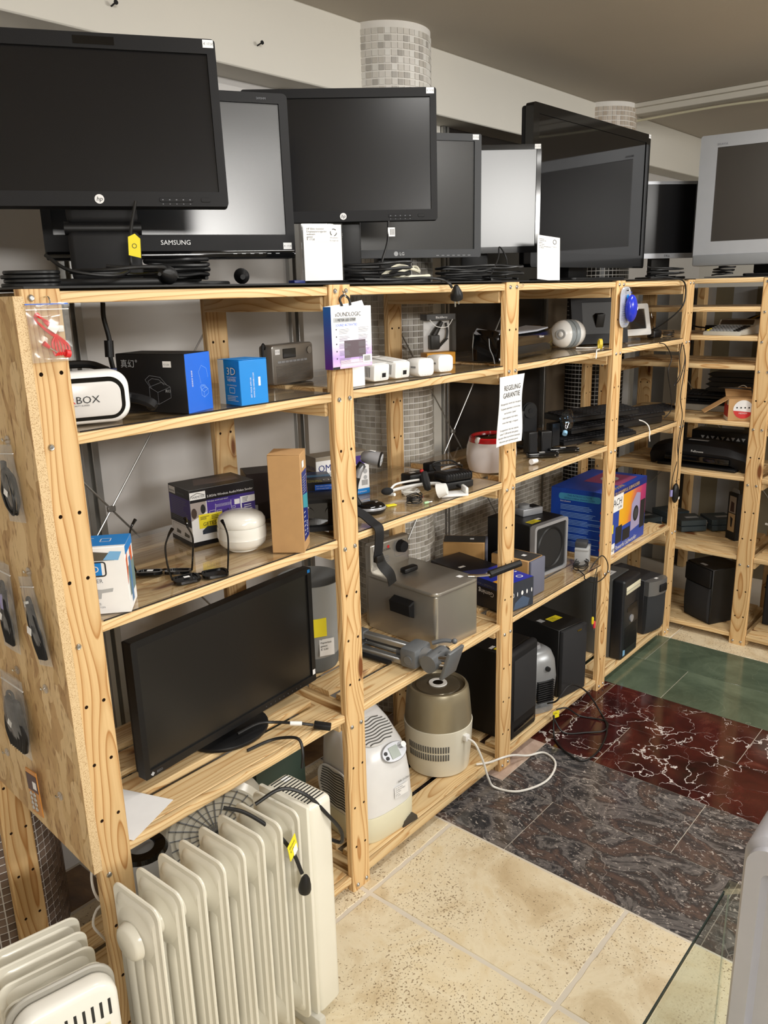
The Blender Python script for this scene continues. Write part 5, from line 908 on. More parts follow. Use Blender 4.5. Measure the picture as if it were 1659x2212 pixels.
# --- stacked keyboards
KEYM = P('key_black', (30, 30, 32), .55, spec=.3)
def keyboard(label, x, y, z, rz, L_=.44, W_=.145, tilt=0, keys=True):
    k_ = thing('keyboard', label, 'keyboard', x, y, z, rz, 'black keyboards'); Q = RX(tilt); b = B(); b.prism([(-W_ / 2, 0), (W_ / 2, 0), (W_ / 2, .026), (W_ / 2 - .01, .028), (-W_ / 2 + .005, .014), (-W_ / 2, .010)], 'x', -L_ / 2, L_ / 2, BLK, .002, 1); b.build('case', k_, Q)
    if keys:
        b = B(); sl = math.atan2(.014, W_ - .015)
        for r_ in range(6):
            for c_ in range(20):
                if r_ == 0 and 4 <= c_ <= 8:
                    if c_ == 4: b.box(-L_ / 2 + .010 + 4 * .0212, -L_ / 2 + .010 + 9 * .0212 - .002, -W_ / 2 + .012, -W_ / 2 + .028, .0145, .0205, KEYM, .0015, 1)
                    continue
                x0 = -L_ / 2 + .010 + c_ * .0212; y0 = -W_ / 2 + .012 + r_ * .0205; z0 = .0142 + (y0 + W_ / 2) * .10; b.box(x0, x0 + .0185, y0, y0 + .0175, z0, z0 + .006, KEYM, 0)
        b.build('keys', k_, Q, kind='stuff')
    return k_
keyboard('bottom keyboard of the stack in the third bay', 2.47, 0.150, Z3, -17); keyboard('second keyboard of the stack, under the top one', 2.50, 0.145, Z3 + .046, -14); keyboard('top keyboard of the stack in the third bay', 2.49, 0.150, Z3 + .092, -18, .42)
keyboard('thin keyboard reaching towards the corner, beside the stack', 2.905, 0.140, Z3 + .036, -17, .29, .13, 0); b = B(); b.box(-.13, .14, -.055, .055, 0, .034, BLK, .006); tag(b.build('black_box', None, T(2.905, .140, Z3) @ RZ(-17)), 'flat black box under the thin keyboard', 'box')
bt = thing('crushed_bottle', 'crushed clear bottle with a blue base near the keyboards', 'bottle', 2.195, 0.115, Z3 + .03, 20); BC = CL('blue_pet', (188, 214, 236), .12, .05); b = B(); q = random.Random(3); b.loft([[(r_ * math.cos(2 * math.pi * i / 12) * q.uniform(.75, 1.1), r_ * math.sin(2 * math.pi * i / 12) * q.uniform(.6, 1.0), z_) for i in range(12)] for r_, z_ in ((.008, 0), (.010, .012), (.024, .03), (.034, .06), (.034, .09), (.024, .11), (.010, .118))], BC); bq = T(-.03, 0, .04) @ RY(52); b.build('bottle_wall', bt, bq); b = B(); b.cyl((0, 0, -.010), (0, 0, .004), .010, P('pale_blue_cap', (140, 190, 225), .4), n=14); b.build('cap', bt, bq)
cable('white lead hanging from the keyboards over the shelf edge', [(2.70, .10, Z3 + .052), (2.76, .05, Z3 + .045), (2.76, .012, Z3 + .03), (2.755, -.004, Z3 + .002), (2.745, -.008, Z3 - .025), (2.752, -.008, Z3 - .045)], .0028, WCAB)
# ================================================================== fourth shelf
Z4 = .6005
ez, Qe = monitor('monitor', 'black flat monitor standing on the low shelf above the oil heater', 'monitor', 0.480, 0.152, 4.6, .636, 0, .630, .360, .06, (.016, .016, .018, .020), BLK, P('brownish_lcd', (27, 26, 24), .3, spec=.6), r=.004, ztop=Z4, neck=(.06, .05), base=(.24, .21, 'e'))
b = B(); F = FM('f', 0, -.0006, 0); b.poly(F, [(-.300, .010), (-.294, .016), (-.288, .010), (-.294, .004)], LGREY); b.text(F, 'EIZO', .008, -.282, .007, GINK); b.rect(F, .298, .309, .346, .356, BLUEP); b.build('lettering', ez, Qe); price(ez, Qe, .306, .030, w=.011, h=.016, txt=''); b = B(); [b.cyl((.10 + .018 * k, -.001, .009), (.10 + .018 * k, .002, .009), .002, DGREY, n=8) for k in range(9)]; b.build('buttons', ez, Qe, kind='stuff')
pc_ = thing('mains_cable', 'black power cord with labelled end on the low shelf', 'cable', 0.50, 0.10, Z4, 0); b = B(); b.tube([(-.05, .03, .03), (.02, .03, .028), (.06, .01, .022), (.10, -.045, .02), (.13, -.075, .012)], .0042, RUB, 8); b.tube([(-.06, -.02, .004), (.0, -.03, .006), (.03, -.06, .014), (.045, -.105, .02), (.04, -.125, -.01), (.03, -.13, -.05)], .0042, RUB, 8); b.build('lead', pc_); b = B(); b.cyl((.085, -.03, .0215), (.108, -.053, .0185), .0062, PAPER, n=12); b.build('label_sleeve', pc_); b = B(); b.box(-.024, .024, -.011, .011, -.008, .008, BLK, .003); b.build('socket_end', pc_, T(.146, -.094, .009) @ RZ(-50) @ RY(10))
bn = thing('grey_bin', 'tall grey tapered tub with a yellow label behind the second post', 'tub', 0.905, 0.305, Z4, 0); GT = P('tub_grey', (150, 152, 152), .5); b = B(); b.lathe([(.084, .050), (.092, .12), (.102, .30), (.104, .305), (.101, .305), (.098, .29), (.080, .055)], GT, 44); b.build('tub', bn); b = B(); b.lathe([(.0001, .0), (.060, .0), (.078, .012), (.082, .020), (.0855, .062), (.083, .063)], P('tub_foot', (96, 102, 106), .5), 44); b.build('foot', bn); b = B(); b.box(-.001, .001, -.022, .022, -.03, .03, YEL); b.build('yellow_label', bn, RZ(242) @ T(.0958, 0, .17)); b = B(); b.box(-.001, .001, -.024, .024, -.028, .028, PAPER); b.build('price_label', bn, RZ(243) @ T(.0912, .02, .10)); b = B(); F = FM('r', .0926, .02, .10); [b.text(F, t_, .009, -.020, .014 - i * .011, INK) for i, t_ in enumerate(('Papierbak', 'getest', '€ 3,00'))]; b.build('lettering', bn, RZ(243))
pp = B(); pp.box(-.0775, .0775, -.105, .105, 0, .0004, PAPER); tag(pp.build('paper_sheet', None, T(.081, .127, Z4 + .0008) @ RZ(21.4)), 'blank white sheet of paper at the left end of the low shelf', 'paper')
# --- deep fryer
fr = thing('deep_fryer', 'brushed steel deep fryer with black handles and lid', 'fryer', 1.349, 0.205, Z4, -4.5); SS = P('brushed_steel', (178, 174, 166), .30, metal=.75, var=.08, scale=6)
b = B(); b.prism(rr(.220, .331, .014, 5), 'z', 0, .192, SS, .002, 1); b.build('housing', fr); b = B(); b.prism(rr(.232, .340, .03, 6), 'z', .1925, .207, SS, .004, 2); b.build('lid', fr)
b = B(); b.box(-.034, .034, .0, .030, .208, .228, BLK, .007, 3); b.build('lid_knob', fr, T(-.01, .035, 0) @ RZ(0)); 
b = B(); b.prism([(-.0, .0), (-.022, .010), (-.026, .050), (0, .062)], 'y', -.050, .050, BLKM, .004, 1); b.build('side_handle', fr, T(-.111, -.02, .095)); b = B(); b.tube([(.086, -.140, .212), (.105, -.178, .216), (.125, -.210, .222)], .005, CHROME, 8); b.build('handle_rod', fr); b = B(); b.tube([(.120, -.205, .222), (.175, -.225, .232), (.235, -.250, .244)], lambda t: .014 - .002 * t, BLK, 12); b.build('basket_handle', fr)
b = B(); b.box(-.100, .100, .150, .185, .0, .305, SS, .010, 3); b.build('control_head', fr); b = B(); F = FM('f', 0, .1495, 0); b.text(F, 'PROFESSIONAL', .011, -.075, .268, INK); b.rect(F, -.085, -.058, .278, .294, PAPER); b.lines(F, -.060, .0, .225, .255, 4, GINK, .25, 3); b.poly(F, ell(.012, .012, 14, -.012, .280), REDI); b.line(F, rr(.060, .06, .01, 3, .05, .262), .001, GINK, closed=True); b.build('printing', fr); b = B(); b.cyl((.05, .150, .268), (.05, .128, .268), .024, BLKM, r1=.020, n=28); b.build('dial', fr); b = B(); b.rect(FM('t', 0, 0, .2072), .060, .080, -.125, -.105, PAPER); b.build('price_sticker', fr)
# --- tripod
tp = thing('tripod', 'grey aluminium tripod lying with its head over the shelf edge', 'tripod', 1.110, 0.040, Z4 + .002, -86); tp.scale = (1.2, 1.2, 1.2); TG = P('tripod_grey', (150, 152, 154), .35, metal=.4); TD = P('tripod_dark', (104, 107, 110), .4, metal=.15)
for k, (dy, dz) in enumerate(((-.022, .014), (.024, .014), (.0, .048))):
    b = B(); b.box(-.46, -.02, dy - .011, dy + .011, dz - .008, dz + .008, P('tripod_alu', (165, 166, 166), .35, metal=.8), .003, 1); b.build('leg', tp)
    b = B(); b.box(-.20, -.17, dy - .014, dy + .014, dz - .012, dz + .012, TD, .003); b.build('leg_lock', tp)
b = B(); b.cyl((-.42, 0, .026), (.02, 0, .026), .009, CHROME, n=16); b.build('centre_column', tp); b = B(); b.cyl((-.26, 0, .026), (-.245, 0, .026), .0125, TD, n=16); b.cyl((-.06, 0, .026), (-.03, 0, .026), .0125, TD, n=16); b.build('column_collar', tp)
b = B(); b.box(-.03, .022, -.040, .040, .004, .060, TD, .010, 2); b.cyl((0, -.044, .030), (0, .044, .030), .012, TD, n=16); b.build('shoulder', tp); b = B(); b.cyl((.022, 0, .032), (.042, 0, .032), .024, TG, n=28); b.build('pan_ring', tp); b = B(); b.cyl((.042, 0, .032), (.075, 0, .034), .020, TD, r1=.024, n=24); b.cyl((.062, -.040, .034), (.062, .034, .036), .024, TD, n=24); b.build('head', tp); b = B(); b.cyl((.062, .034, .036), (.062, .046, .036), .019, CHROME, n=24); b.build('tilt_disc', tp); b = B(); b.box(-.005, .005, -.036, .036, -.042, .042, TD, .003); b.build('camera_plate', tp, T(.112, -.004, .040) @ RY(18)); b = B(); b.cyl((.080, -.012, .038), (.108, -.012, .044), .014, CHROME, n=18); b.cyl((.085, .016, .048), (.105, .016, .048), .009, TD, n=14); b.build('clamp_screw', tp); b = B(); b.tube([(.03, .03, .060), (.055, .045, .068), (.075, .055, .068)], .006, TD, 8); b.ball((.082, .058, .068), .008, .008, .008, TD, 12); b.build('lock_knob', tp); b = B(); b.box(-.24, -.06, -.048, -.030, .002, .010, BLK, .003); b.build('pan_handle', tp)
# --- gaming carton
c = carton('headset_box', 'dark gaming headset carton lying under the fryer handle', 'box', 1.742, 0.222, .6037, -10.6, .160, .40, .112, P('gaming_black', (24, 26, 34), .35)); b = B(); F = FM('f', 0, -.2, 0); b.rect(F, -.08, .08, 0, .112, P('gaming_grey', (50, 54, 64), .35), .0003); b.poly(F, [(-.03, .004), (.05, .004), (.06, .03), (.02, .05), (-.02, .03)], P('smoke_print', (72, 88, 112), .4), .0006)
for k in range(6): 
    u = -.060 + k * .026; s_ = (.007, .006, .002, .006, .004, .003)[k]; b.poly(F, ell(s_ * 2, .018, 10, u, .062), LOGOW, .0008) if k != 1 else b.line(F, rr(.012, .014, .002, 2, u, .062), .002, LOGOW, .0008, True)
F = FM('t', 0, 0, .112); b.rect(F, -.08, .08, -.20, -.02, P('game_blue', (36, 52, 168), .35), .0003); b.poly(F, [(-.08, -.06), (.0, -.09), (.02, -.02), (-.08, .02)], P('game_blue2', (60, 66, 120), .35), .0005); b.poly(F, ell(.03, .026, 16, .04, -.165), LOGOW, .0007); b.poly(F, ell(.020, .017, 16, .04, -.165), P('game_blue', (36, 52, 168), .35), .0010); [b.poly(F, ell(.011, .009, 10, .068 - k * .018, -.12), LOGOW, .0008) for k in range(3)]; b.lines(F, -.03, .075, -.10, -.05, 5, LOGOW, .35, 6); b.rect(F, -.06, -.03, .05, .065, PAPER, .0008); b.rect(F, -.079, -.05, -.17, -.14, P('orange_card', (238, 168, 38), .5), .0007)
F = FM('l', -.08, 0, 0); b.text(F, 'Gaming Com', .026, .15, .070, LOGOW, rot=180); b.text(F, '• headset • mouse', .014, .15, .095, GINK, rot=180); b.rect(F, .02, .2, .082, .112, P('speckle_blue', (34, 46, 96), .5), .0002); b.build('printing', c)
# --- small wooden speakers
def wood_speaker(label, x, y, rz, h=.148):
    s_ = thing('bookshelf_speaker', label, 'speaker', x, y, .6037, rz, 'small beech speakers'); BE = P('beech_veneer', (190, 148, 92), .5, var=.1, scale=30); b = B(); b.box(-.0525, .0525, -.080, .0925, 0, h, BE, .003, 1); b.build('cabinet', s_); b = B(); b.box(-.052, .052, -.0925, -.0805, .001, h - .001, P('grey_grille_cloth', (104, 106, 122), .9), .004); b.build('grille', s_); b = B(); b.rect(FM('t', 0, 0, h), -.046, .046, -.080, .090, P('dark_top', (58, 56, 54), .5)); b.build('top_inlay', s_); b = B(); b.rect(FM('t', 0, 0, h), -.008, .010, -.035, -.018, PAPER, .0008); b.build('price_sticker', s_); return s_
wood_speaker('small beech speaker in front of the subwoofer, grey cloth facing out', 1.881, 0.138, -1); wood_speaker('small beech speaker turned away, farther back than its twin', 1.925, 0.420, 33)
# --- subwoofer with remote unit on top
sw = thing('subwoofer', 'black subwoofer with a silver front frame', 'subwoofer', 2.140, 0.251, .6037, -6.3); b = B(); b.box(-.1155, .1155, -.100, .125, 0, .226, BLK, .003, 1); b.build('cabinet', sw); b = B(); frame_ring(b, rr(.231, .226, .014, 5, 0, .113), rr(.206, .200, .012, 5, 0, .113), -.125, -.1005, -.118, SILV); b.build('front_frame', sw); b = B(); b.box(-.102, .102, -.119, -.115, .014, .212, P('sub_grille', (22, 22, 23), .7)); b.build('grille', sw); b = B(); bm = [[(r_ * math.cos(2 * math.pi * i / 40), y_, .113 + r_ * math.sin(2 * math.pi * i / 40)) for i in range(40)] for r_, y_ in ((.090, -.1195), (.086, -.124), (.080, -.1205))]; b.loft(bm, BLK, None, False, False); b.build('cone_ring', sw); b = B(); b.rect(FM('t', 0, 0, .226), -.085, -.020, -.085, -.050, YEL); b.lines(FM('t', 0, 0, .226), -.080, -.035, -.080, -.055, 4, INK, .3, 2, .0008); b.rect(FM('t', 0, 0, .226), -.022, .006, -.066, -.050, PAPER, .0009); b.build('yellow_label', sw)
rc = thing('control_pod', 'silver control pod with a dial on top of the subwoofer', 'remote', 2.175, 0.270, .830, -18); b = B(); b.box(-.055, .055, -.032, .032, 0, .030, SILV, .004); b.build('case', rc); b = B(); b.cyl((-.022, .004, .030), (-.022, .004, .044), .024, GREY, n=28); b.build('dial', rc); b = B(); b.box(.006, .046, -.022, .022, .030, .033, BLK, .001, 1); b.build('keypad', rc); b = B(); b.rect(FM('r', .055, 0, 0), -.012, .012, .008, .020, PAPER); b.build('badge', rc)
# --- blue subwoofer carton
c = carton('subwoofer_box', 'big blue subwoofer carton with a colourful front, in the corner bay', 'box', 2.662, 0.178, Z4 + .0005, 2.3, .434, .277, .292, P('blue_carton', (30, 70, 168), .35)); b = B(); F = FM('l', -.217, 0, 0); CY = P('cyan_panel', (70, 150, 190), .4); b.prism(rr(.20, .030, .012, 4, 0.0, .255), 'z', .0003, .0006, CY, M4=F); b.text(F, 'THE INTRODUCTION', .012, 0, .257, NAVY, 'CENTER'); b.text(F, 'OF MULTI-MEDIA SPEAKER SYSTEM', .0095, 0, .245, NAVY, 'CENTER'); b.text(F, 'Introduction', .010, -.092, .230, LOGOW)
for k in range(6): b.lines(F, -.090, .112, .196 - k * .034, .222 - k * .034, 4, P('pale_blue_ink', (150, 190, 240), .5), .3, k + 20); b.rect(F, .100, .118, .196 - k * .034, .206 - k * .034, REDI, .0009)
F = FM('f', 0, -.1385, 0)
def sunset():
    m, nt, p = newmat('sunset_print'); tc = N(nt, 'ShaderNodeTexCoord'); sx = N(nt, 'ShaderNodeSeparateXYZ'); L(nt, tc.outputs['Object'], sx.inputs[0]); no = N(nt, 'ShaderNodeTexNoise', i_Scale=6.0); L(nt, tc.outputs['Object'], no.inputs['Vector'])
    r_ = ramp(nt, [(0.0, (245, 190, 40)), (.35, (240, 160, 40)), (.6, (190, 60, 110)), (1.0, (130, 40, 110))]); L(nt, mathn(nt, 'ADD', mathn(nt, 'MULTIPLY', sx.outputs[0], 2.2), mathn(nt, 'MULTIPLY', no.outputs[0], .7)), r_.inputs[0]); L(nt, r_.outputs[0], p.inputs['Base Color']); p.inputs['Roughness'].default_value = .35; return m
b.rect(F, -.10, .215, .110, .258, sunset(), .0004); b.rect(F, -.217, .217, .258, .292, NAVY, .0004); b.text(F, '4.1 3D POWERFUL SUBWOOFER', .022, -.19, .268, P('gold_ink', (226, 190, 110), .4)); b.rect(F, -.20, -.06, .195, .270, PAPER, .0007); b.text(F, 'EACH', .046, -.075, .222, INK, 'RIGHT', lift=.0012); b.text(F, 'D-500', .016, -.075, .204, INK, 'RIGHT', lift=.0012); b.rect(F, -.217, -.175, .02, .26, ROYAL, .0006); b.rect(F, -.172, -.158, .10, .14, YEL, .0009)
b.poly(F, [(.04, .06), (.15, .07), (.145, .225), (.10, .235), (.045, .19)], P('lilac_speaker_print', (168, 160, 196), .4), .0009); b.poly(F, ell(.066, .075, 24, .098, .135), INK, .0012); b.poly(F, ell(.044, .05, 24, .098, .135), DGREY, .0014); b.rect(F, .152, .21, .05, .185, INK, .0008); b.rect(F, -.13, -.06, .04, .12, INK, .0008); b.rect(F, -.05, .035, .035, .09, INK, .0008); b.text(F, 'Powerful Subwoofer', .030, -.13, .010, LOGOW, shear=.25); b.rect(F, -.17, -.135, 0.0, .05, PAPER, .001); b.text(F, '40W', .022, -.168, .012, INK, lift=.0014)
F = FM('t', 0, 0, .292); b.rect(F, -.05, .17, -.11, .06, P('lid_print', (150, 70, 110), .4)); b.poly(F, ell(.10, .08, 20, .06, -.02), LGREY, .0007); b.poly(F, ell(.05, .04, 20, .06, -.02), INK, .0009); b.text(F, 'SUBWOOFER', .028, -.19, -.132, P('gold_ink', (226, 190, 110), .4)); b.build('printing', c)
# --- small silver satellite speakers with leads
sat = thing('speaker_bracket', 'grey plastic speaker feet beside the subwoofer', 'bracket', 2.330, 0.085, .6037, 20)
for k in range(2): B().box(-.045 + k * .06, -.035 + k * .06, -.03, .03, 0, .075, LGREY, .002).build('leg', sat)
b = B(); b.box(-.050, .035, -.03, .03, .068, .078, LGREY, .002); b.build('crossbar', sat); b = B(); b.box(-.040, .01, -.02, .03, .078, .105, DGREY, .004); b.build('small_speaker', sat)
coil('tangled black leads at the foot of the grey speaker brackets', (2.255, 0.055, .6045), .05, 4, .0022, RUB, 41, .6, .03, rz=20)
cable('long black lead looping over the shelf edge round the fourth post', [(2.22, .05, .612), (2.18, .0, .606), (2.16, -.012, .60), (2.20, -.022, .575), (2.27, -.026, .56), (2.34, -.026, .575), (2.345, -.024, .62), (2.31, -.015, .66), (2.28, .0, .64), (2.26, .012, .61)], .0024)
for nm_, cc, dx, zz in (('yellow', P('rca_yellow', (230, 208, 40), .4), -.018, .37), ('red', P('rca_red', (220, 60, 76), .4), .0, .345)):
    th = thing('audio_lead', 'thin black lead hanging down to a %s phono plug' % nm_, 'cable', 2.262 + dx, -.016, zz, 0); b = B(); b.tube([(0, 0, .03), (-.004, .002, .12), (.004, .002, .20), (.010 - dx, .004, .245)], .0018, RUB, 6); b.build('lead', th); b = B(); b.lathe([(.003, .034), (.0055, .028), (.006, .006), (.004, 0)], cc, 14); b.build('plug', th); b = B(); b.cyl((0, 0, 0), (0, 0, -.010), .0022, CHROME, n=8); b.build('pin', th)
# ================================================================== bottom shelf
ZB = .0534
# --- air washer
aw = thing('air_washer', 'white humidifier with wavy vents and a display, behind the second post', 'humidifier', 0.990, 0.165, ZB, -6)
AWW = P('washer_white', (226, 226, 226), .25); AWY = P('washer_cream', (222, 218, 192), .3)
def awloop(z, w, d, y0, n=40, p=3.2): return [(x_, y_ + y0, z) for x_, y_ in ell(w, d, n, 0, 0, p)]
b = B(); b.loft([awloop(.0, .262, .250, 0), awloop(.012, .268, .256, 0), awloop(.085, .270, .258, 0), awloop(.090, .266, .254, 0)], AWY); b.build('water_tank', aw); 
b = B(); b.loft([awloop(.091, .264, .252, 0), awloop(.17, .258, .246, .002), awloop(.24, .246, .232, .008), awloop(.275, .238, .214, .016), awloop(.300, .226, .190, .028), awloop(.340, .204, .156, .044), awloop(.372, .170, .116, .058), awloop(.385, .120, .070, .070)], AWW); b.build('hood', aw)
SLOT = P('slot_dark', (92, 92, 90), .7)
slm = T(0, -.040, .338) @ RX(38)
b = B(); b.prism(ell(.150, .100, 36), 'z', -.004, .004, AWW, .002, 1); b.build('top_grille', aw, slm)
for k in range(9):
    yk = -.040 + k * .010; hw = .070 * math.sqrt(max(.05, 1 - (yk / .052) ** 2)); pts = [(-hw + 2 * hw * i / 10, yk + .0022 * math.sin(i * 1.1), .0045) for i in range(11)]; B().tube(pts, .0022, SLOT, 6, 2).build('vent_slot', aw, slm)
sdm = T(-.1285, .01, .165) @ RY(-2)
b = B(); b.prism(rr(.17, .15, .06, 6), 'x', -.004, .003, AWW, .002, 1); b.build('side_grille', aw, sdm)
for k in range(13):
    zk = -.062 + k * .0105; hw = .078 - .018 * abs(zk) / .06 - .008; pts = [(-.0045, -hw + 2 * hw * i / 10, zk + .002 * math.sin(i * 1.1)) for i in range(11)]; B().tube(pts, .0026, SLOT, 6, 2).build('side_slot', aw, sdm)
pnm = T(.035, -.098, .272) @ RX(52)
b = B(); b.prism(ell(.105, .062, 32), 'z', -.006, .003, SILV, .002, 1); b.build('control_panel', aw, pnm); b = B(); b.box(-.020, .018, -.020, .018, .003, .0045, P('lcd_green', (150, 160, 152), .2), .001, 1); b.build('display', aw, pnm); [B().cyl((-.036, -.010 + k * .016, .003), (-.036, -.010 + k * .016, .006), .006, BLK, n=16).build('button', aw, pnm) for k in range(2)]; b = B(); b.cyl((.036, .008, .003), (.036, .008, .016), .010, CHROME, n=20); b.build('knob', aw, pnm)
b = B(); F = FM('f', .055, -.128, .15); b.text(F, 'AIR-O-SWISS', .011, -.03, .018, INK, lift=.003); b.rect(F, -.048, .012, -.030, .008, PAPER, .004); [b.text(F, t_, .0065, -.044, .001 - i * .007, GINK, lift=.0045) for i, t_ in enumerate(('Air-O-Swiss', 'luchtbevochtiger', 'met filter', 'getest', '€ 35,00'))]; b.build('labels', aw, RX(-2))
for s_ in (1,): b = B(); b.prism([(.040, .0), (.108, .0), (.104, .016), (.090, .026), (.066, .026), (.046, .018)], 'y', -.1300, -.110, P('notch_shadow', (70, 64, 54), .8)); b.build('foot_notch_shade', aw)  # notch is not cut: dark solid paints the shade inside it
# --- round humidifier
hu = thing('round_humidifier', 'round cream humidifier with champagne metallic top', 'humidifier', 1.400, 0.175, ZB, 0); CH = P('champagne_metal', (156, 146, 122), .35, metal=.45)
b = B(); b.lathe([(.0001, 0), (.105, 0), (.114, .006), (.1225, .09), (.1265, .175), (.127, .186), (.125, .187)], P('cream_plastic', (226, 222, 206), .25), 56); b.build('base', hu); b = B(); b.lathe([(.124, .1872), (.1235, .20), (.116, .29), (.112, .316), (.107, .325), (.100, .327), (.098, .318), (.096, .314)], CH, 56); b.build('tank', hu); b = B(); b.lathe([(.0955, .316), (.082, .317), (.080, .321), (.074, .322), (.030, .324), (.0001, .324)], P('champagne_dark', (112, 104, 88), .22, metal=.5), 56); b.build('lid', hu); b = B(); b.lathe([(.034, .3245), (.033, .328), (.020, .328), (.019, .325)], WHITE, 36); b.build('nozzle_ring', hu); b = B(); b.cyl((0, 0, .3242), (0, 0, .327), .0185, BLKG, n=30); b.build('nozzle', hu)
for r_ in range(2):
    for k in range(18):
        a_ = 161 + k * 4.3; B().box(.1198 + r_ * .0016, .1235 + r_ * .0016, -.0028, .0028, 0, .026, SLOT, .001, 1).build('vent_slot', hu, RZ(a_) @ T(0, 0, .082 + r_ * .032) @ RY(3))
cb = thing('mains_cable', 'white power cord looping from the round humidifier onto the marble', 'cable', 1.49, 0.09, .20, 0); b = B(); pts = [0, (1.392, .040, .205), (1.404, .012, .185), (1.416, -.014, .12), (1.428, -.030, .05), (1.448, -.046, .008), (1.483, -.124, .006), (1.60, -.170, .006), (1.723, -.141, .006), (1.762, -.070, .006), (1.70, -.034, .010), (1.62, -.018, .045), (1.55, -.014, .068), (1.50, .012, .0625), (1.46, .045, .060)]
b.tube([(x_ - 1.49, y_ - .09, z_ - .20) for x_, y_, z_ in pts[1:]], .0042, WCAB, 8, 8); b.build('lead', cb); b = B(); b.box(-.012, .012, -.010, .010, -.012, .012, WHITE, .004); b.build('cable_grip', cb, T(-.098, -.046, .006) @ RZ(-4))
# --- speakers and heater in the third bay
s1_ = thing('floor_speaker', 'black speaker with rounded front and yellow sticker beside the third post', 'speaker', 1.772, 0.190, ZB, .9); b = B(); b.box(-.102, .102, -.120, .175, 0, .366, P('black_vinyl', (20, 20, 20), .5), .003, 1); b.build('cabinet', s1_); b = B(); b.box(-.102, .102, -.158, -.1205, 0, .372, BLKM, .014, 3); b.build('front_baffle', s1_); b = B(); b.box(-.086, .086, -.1625, -.157, .085, .340, P('speaker_cloth', (34, 34, 36), .85), .006, 2); b.build('grille', s1_); b = B(); b.box(-.080, .080, -.160, -.154, .030, .050, BLKG, .006); b.build('port_slot', s1_); b = B(); F = FM('t', 0, 0, .366); b.rect(F, -.085, -.025, -.115, -.065, YEL); b.text(F, 'GETEST', .012, -.055, -.108, INK, 'CENTER', lift=.001); b.rect(F, -.09, -.06, -.06, -.045, PAPER); b.build('yellow_label', s1_)
s2_ = thing('floor_speaker', 'tall plain black speaker with gold badge and yellow label on top', 'speaker', 2.215, 0.200, ZB, -9.7); b = B(); b.box(-.085, .085, -.150, .16, 0, .311, P('black_vinyl', (20, 20, 20), .5), .002, 1); b.build('cabinet', s2_); b = B(); b.box(-.083, .083, -.172, -.1505, .002, .309, P('speaker_cloth', (34, 34, 36), .85), .006, 2); b.build('grille', s2_); b = B(); b.box(.012, .040, -.1735, -.1722, .286, .293, BRASS); b.build('badge', s2_); b = B(); F = FM('t', 0, 0, .311); b.rect(F, -.030, .040, -.070, -.030, YEL); b.lines(F, -.025, .02, -.065, -.035, 4, INK, .3, 3, .0008); b.rect(F, -.074, -.046, -.045, -.015, LGREY); b.build('yellow_label', s2_)
ht = thing('fan_heater', 'silver fan heater standing between the two black speakers', 'heater', 1.985, 0.105, ZB, -25); b = B(); b.loft([[(x_, y_, z_) for x_, y_ in ell(w_, d_, 28, 0, y0, 2.6)] for z_, w_, d_, y0 in ((.0, .15, .13, 0), (.025, .15, .13, 0), (.03, .11, .10, .0), (.06, .15, .13, 0), (.15, .165, .145, 0), (.22, .155, .135, .004), (.255, .13, .11, .008), (.268, .09, .07, .012))], P('heater_silver', (150, 152, 154), .35, metal=.4)); b.build('body', ht); [B().box(-.04, .04, -.080, -.066, .055 + k * .010, .060 + k * .010, BLK, .001, 1).build('grille_slat', ht) for k in range(10)]; b = B(); b.cyl((0, .008, .266), (0, .008, .284), .024, SILV, r1=.020, n=24); b.build('dial', ht); b = B(); b.cyl((.01, -.066, .20), (.01, -.078, .20), .010, BLK, n=16); b.build('lamp_lens', ht)
hc = thing('mains_cable', 'black heater cord with a yellow tag sprawled over the red marble', 'cable', 1.95, 0.0, .05, 0); pts = [(1.96, .03, .10), (1.95, -.018, .135), (2.02, -.035, .18), (2.12, -.06, .12), (2.18, -.10, .012), (2.10, -.17, .006), (2.0, -.21, .006), (1.88, -.23, .006), (1.80, -.21, .006), (1.82, -.13, .006), (1.87, -.06, .006), (1.905, -.03, .03), (1.925, -.02, .075), (1.93, -.018, .06), (1.94, -.06, .007), (2.0, -.13, .006), (2.06, -.18, .006), (2.13, -.15, .006), (2.10, -.05, .008), (2.04, -.018, .06), (2.0, .01, .062)]
b = B(); b.tube([(x_ - 1.95, y_, z_ - .05) for x_, y_, z_ in pts], .0036, RUB, 8, 7); b.build('lead', hc); b = B(); b.box(-.014, .018, -.001, .001, -.018, .012, YEL); b.lines(FM('f', 0, -.0012, 0), -.010, .010, .0, .008, 2, INK, .4, 1, 0); b.build('yellow_tag', hc, T(-.012, -.020, .03) @ RZ(-20))
# --- PC tower and grey speaker
pt = thing('computer_tower', 'grey and black computer tower with round logo, right of the fourth post', 'computer', 2.690, 0.225, ZB, .5); b = B(); b.box(-.092, .092, -.160, .21, .0, .397, P('tower_grey', (92, 94, 94), .4, metal=.2), .004); b.build('case', pt); b = B(); b.prism(rr(.184, .397, .012, 4, 0, .1985), 'y', -.222, -.1605, P('tower_black', (30, 32, 36), .35), .012, 3); b.build('front_bezel', pt); b = B(); b.box(-.070, .085, -.2245, -.220, .325, .362, IVORY, .002); b.box(-.070, .085, -.2256, -.222, .342, .3435, GREY); b.build('disc_drive', pt); b = B(); b.cyl((.0, -.222, .190), (.0, -.228, .190), .018, SILV, n=28); b.build('logo_disc', pt); 
for k in range(16): B().box(-.065, .075, -.2235, -.2215, .045 + k * .0072, .0485 + k * .0072, BLK).build('vent_slat', pt)
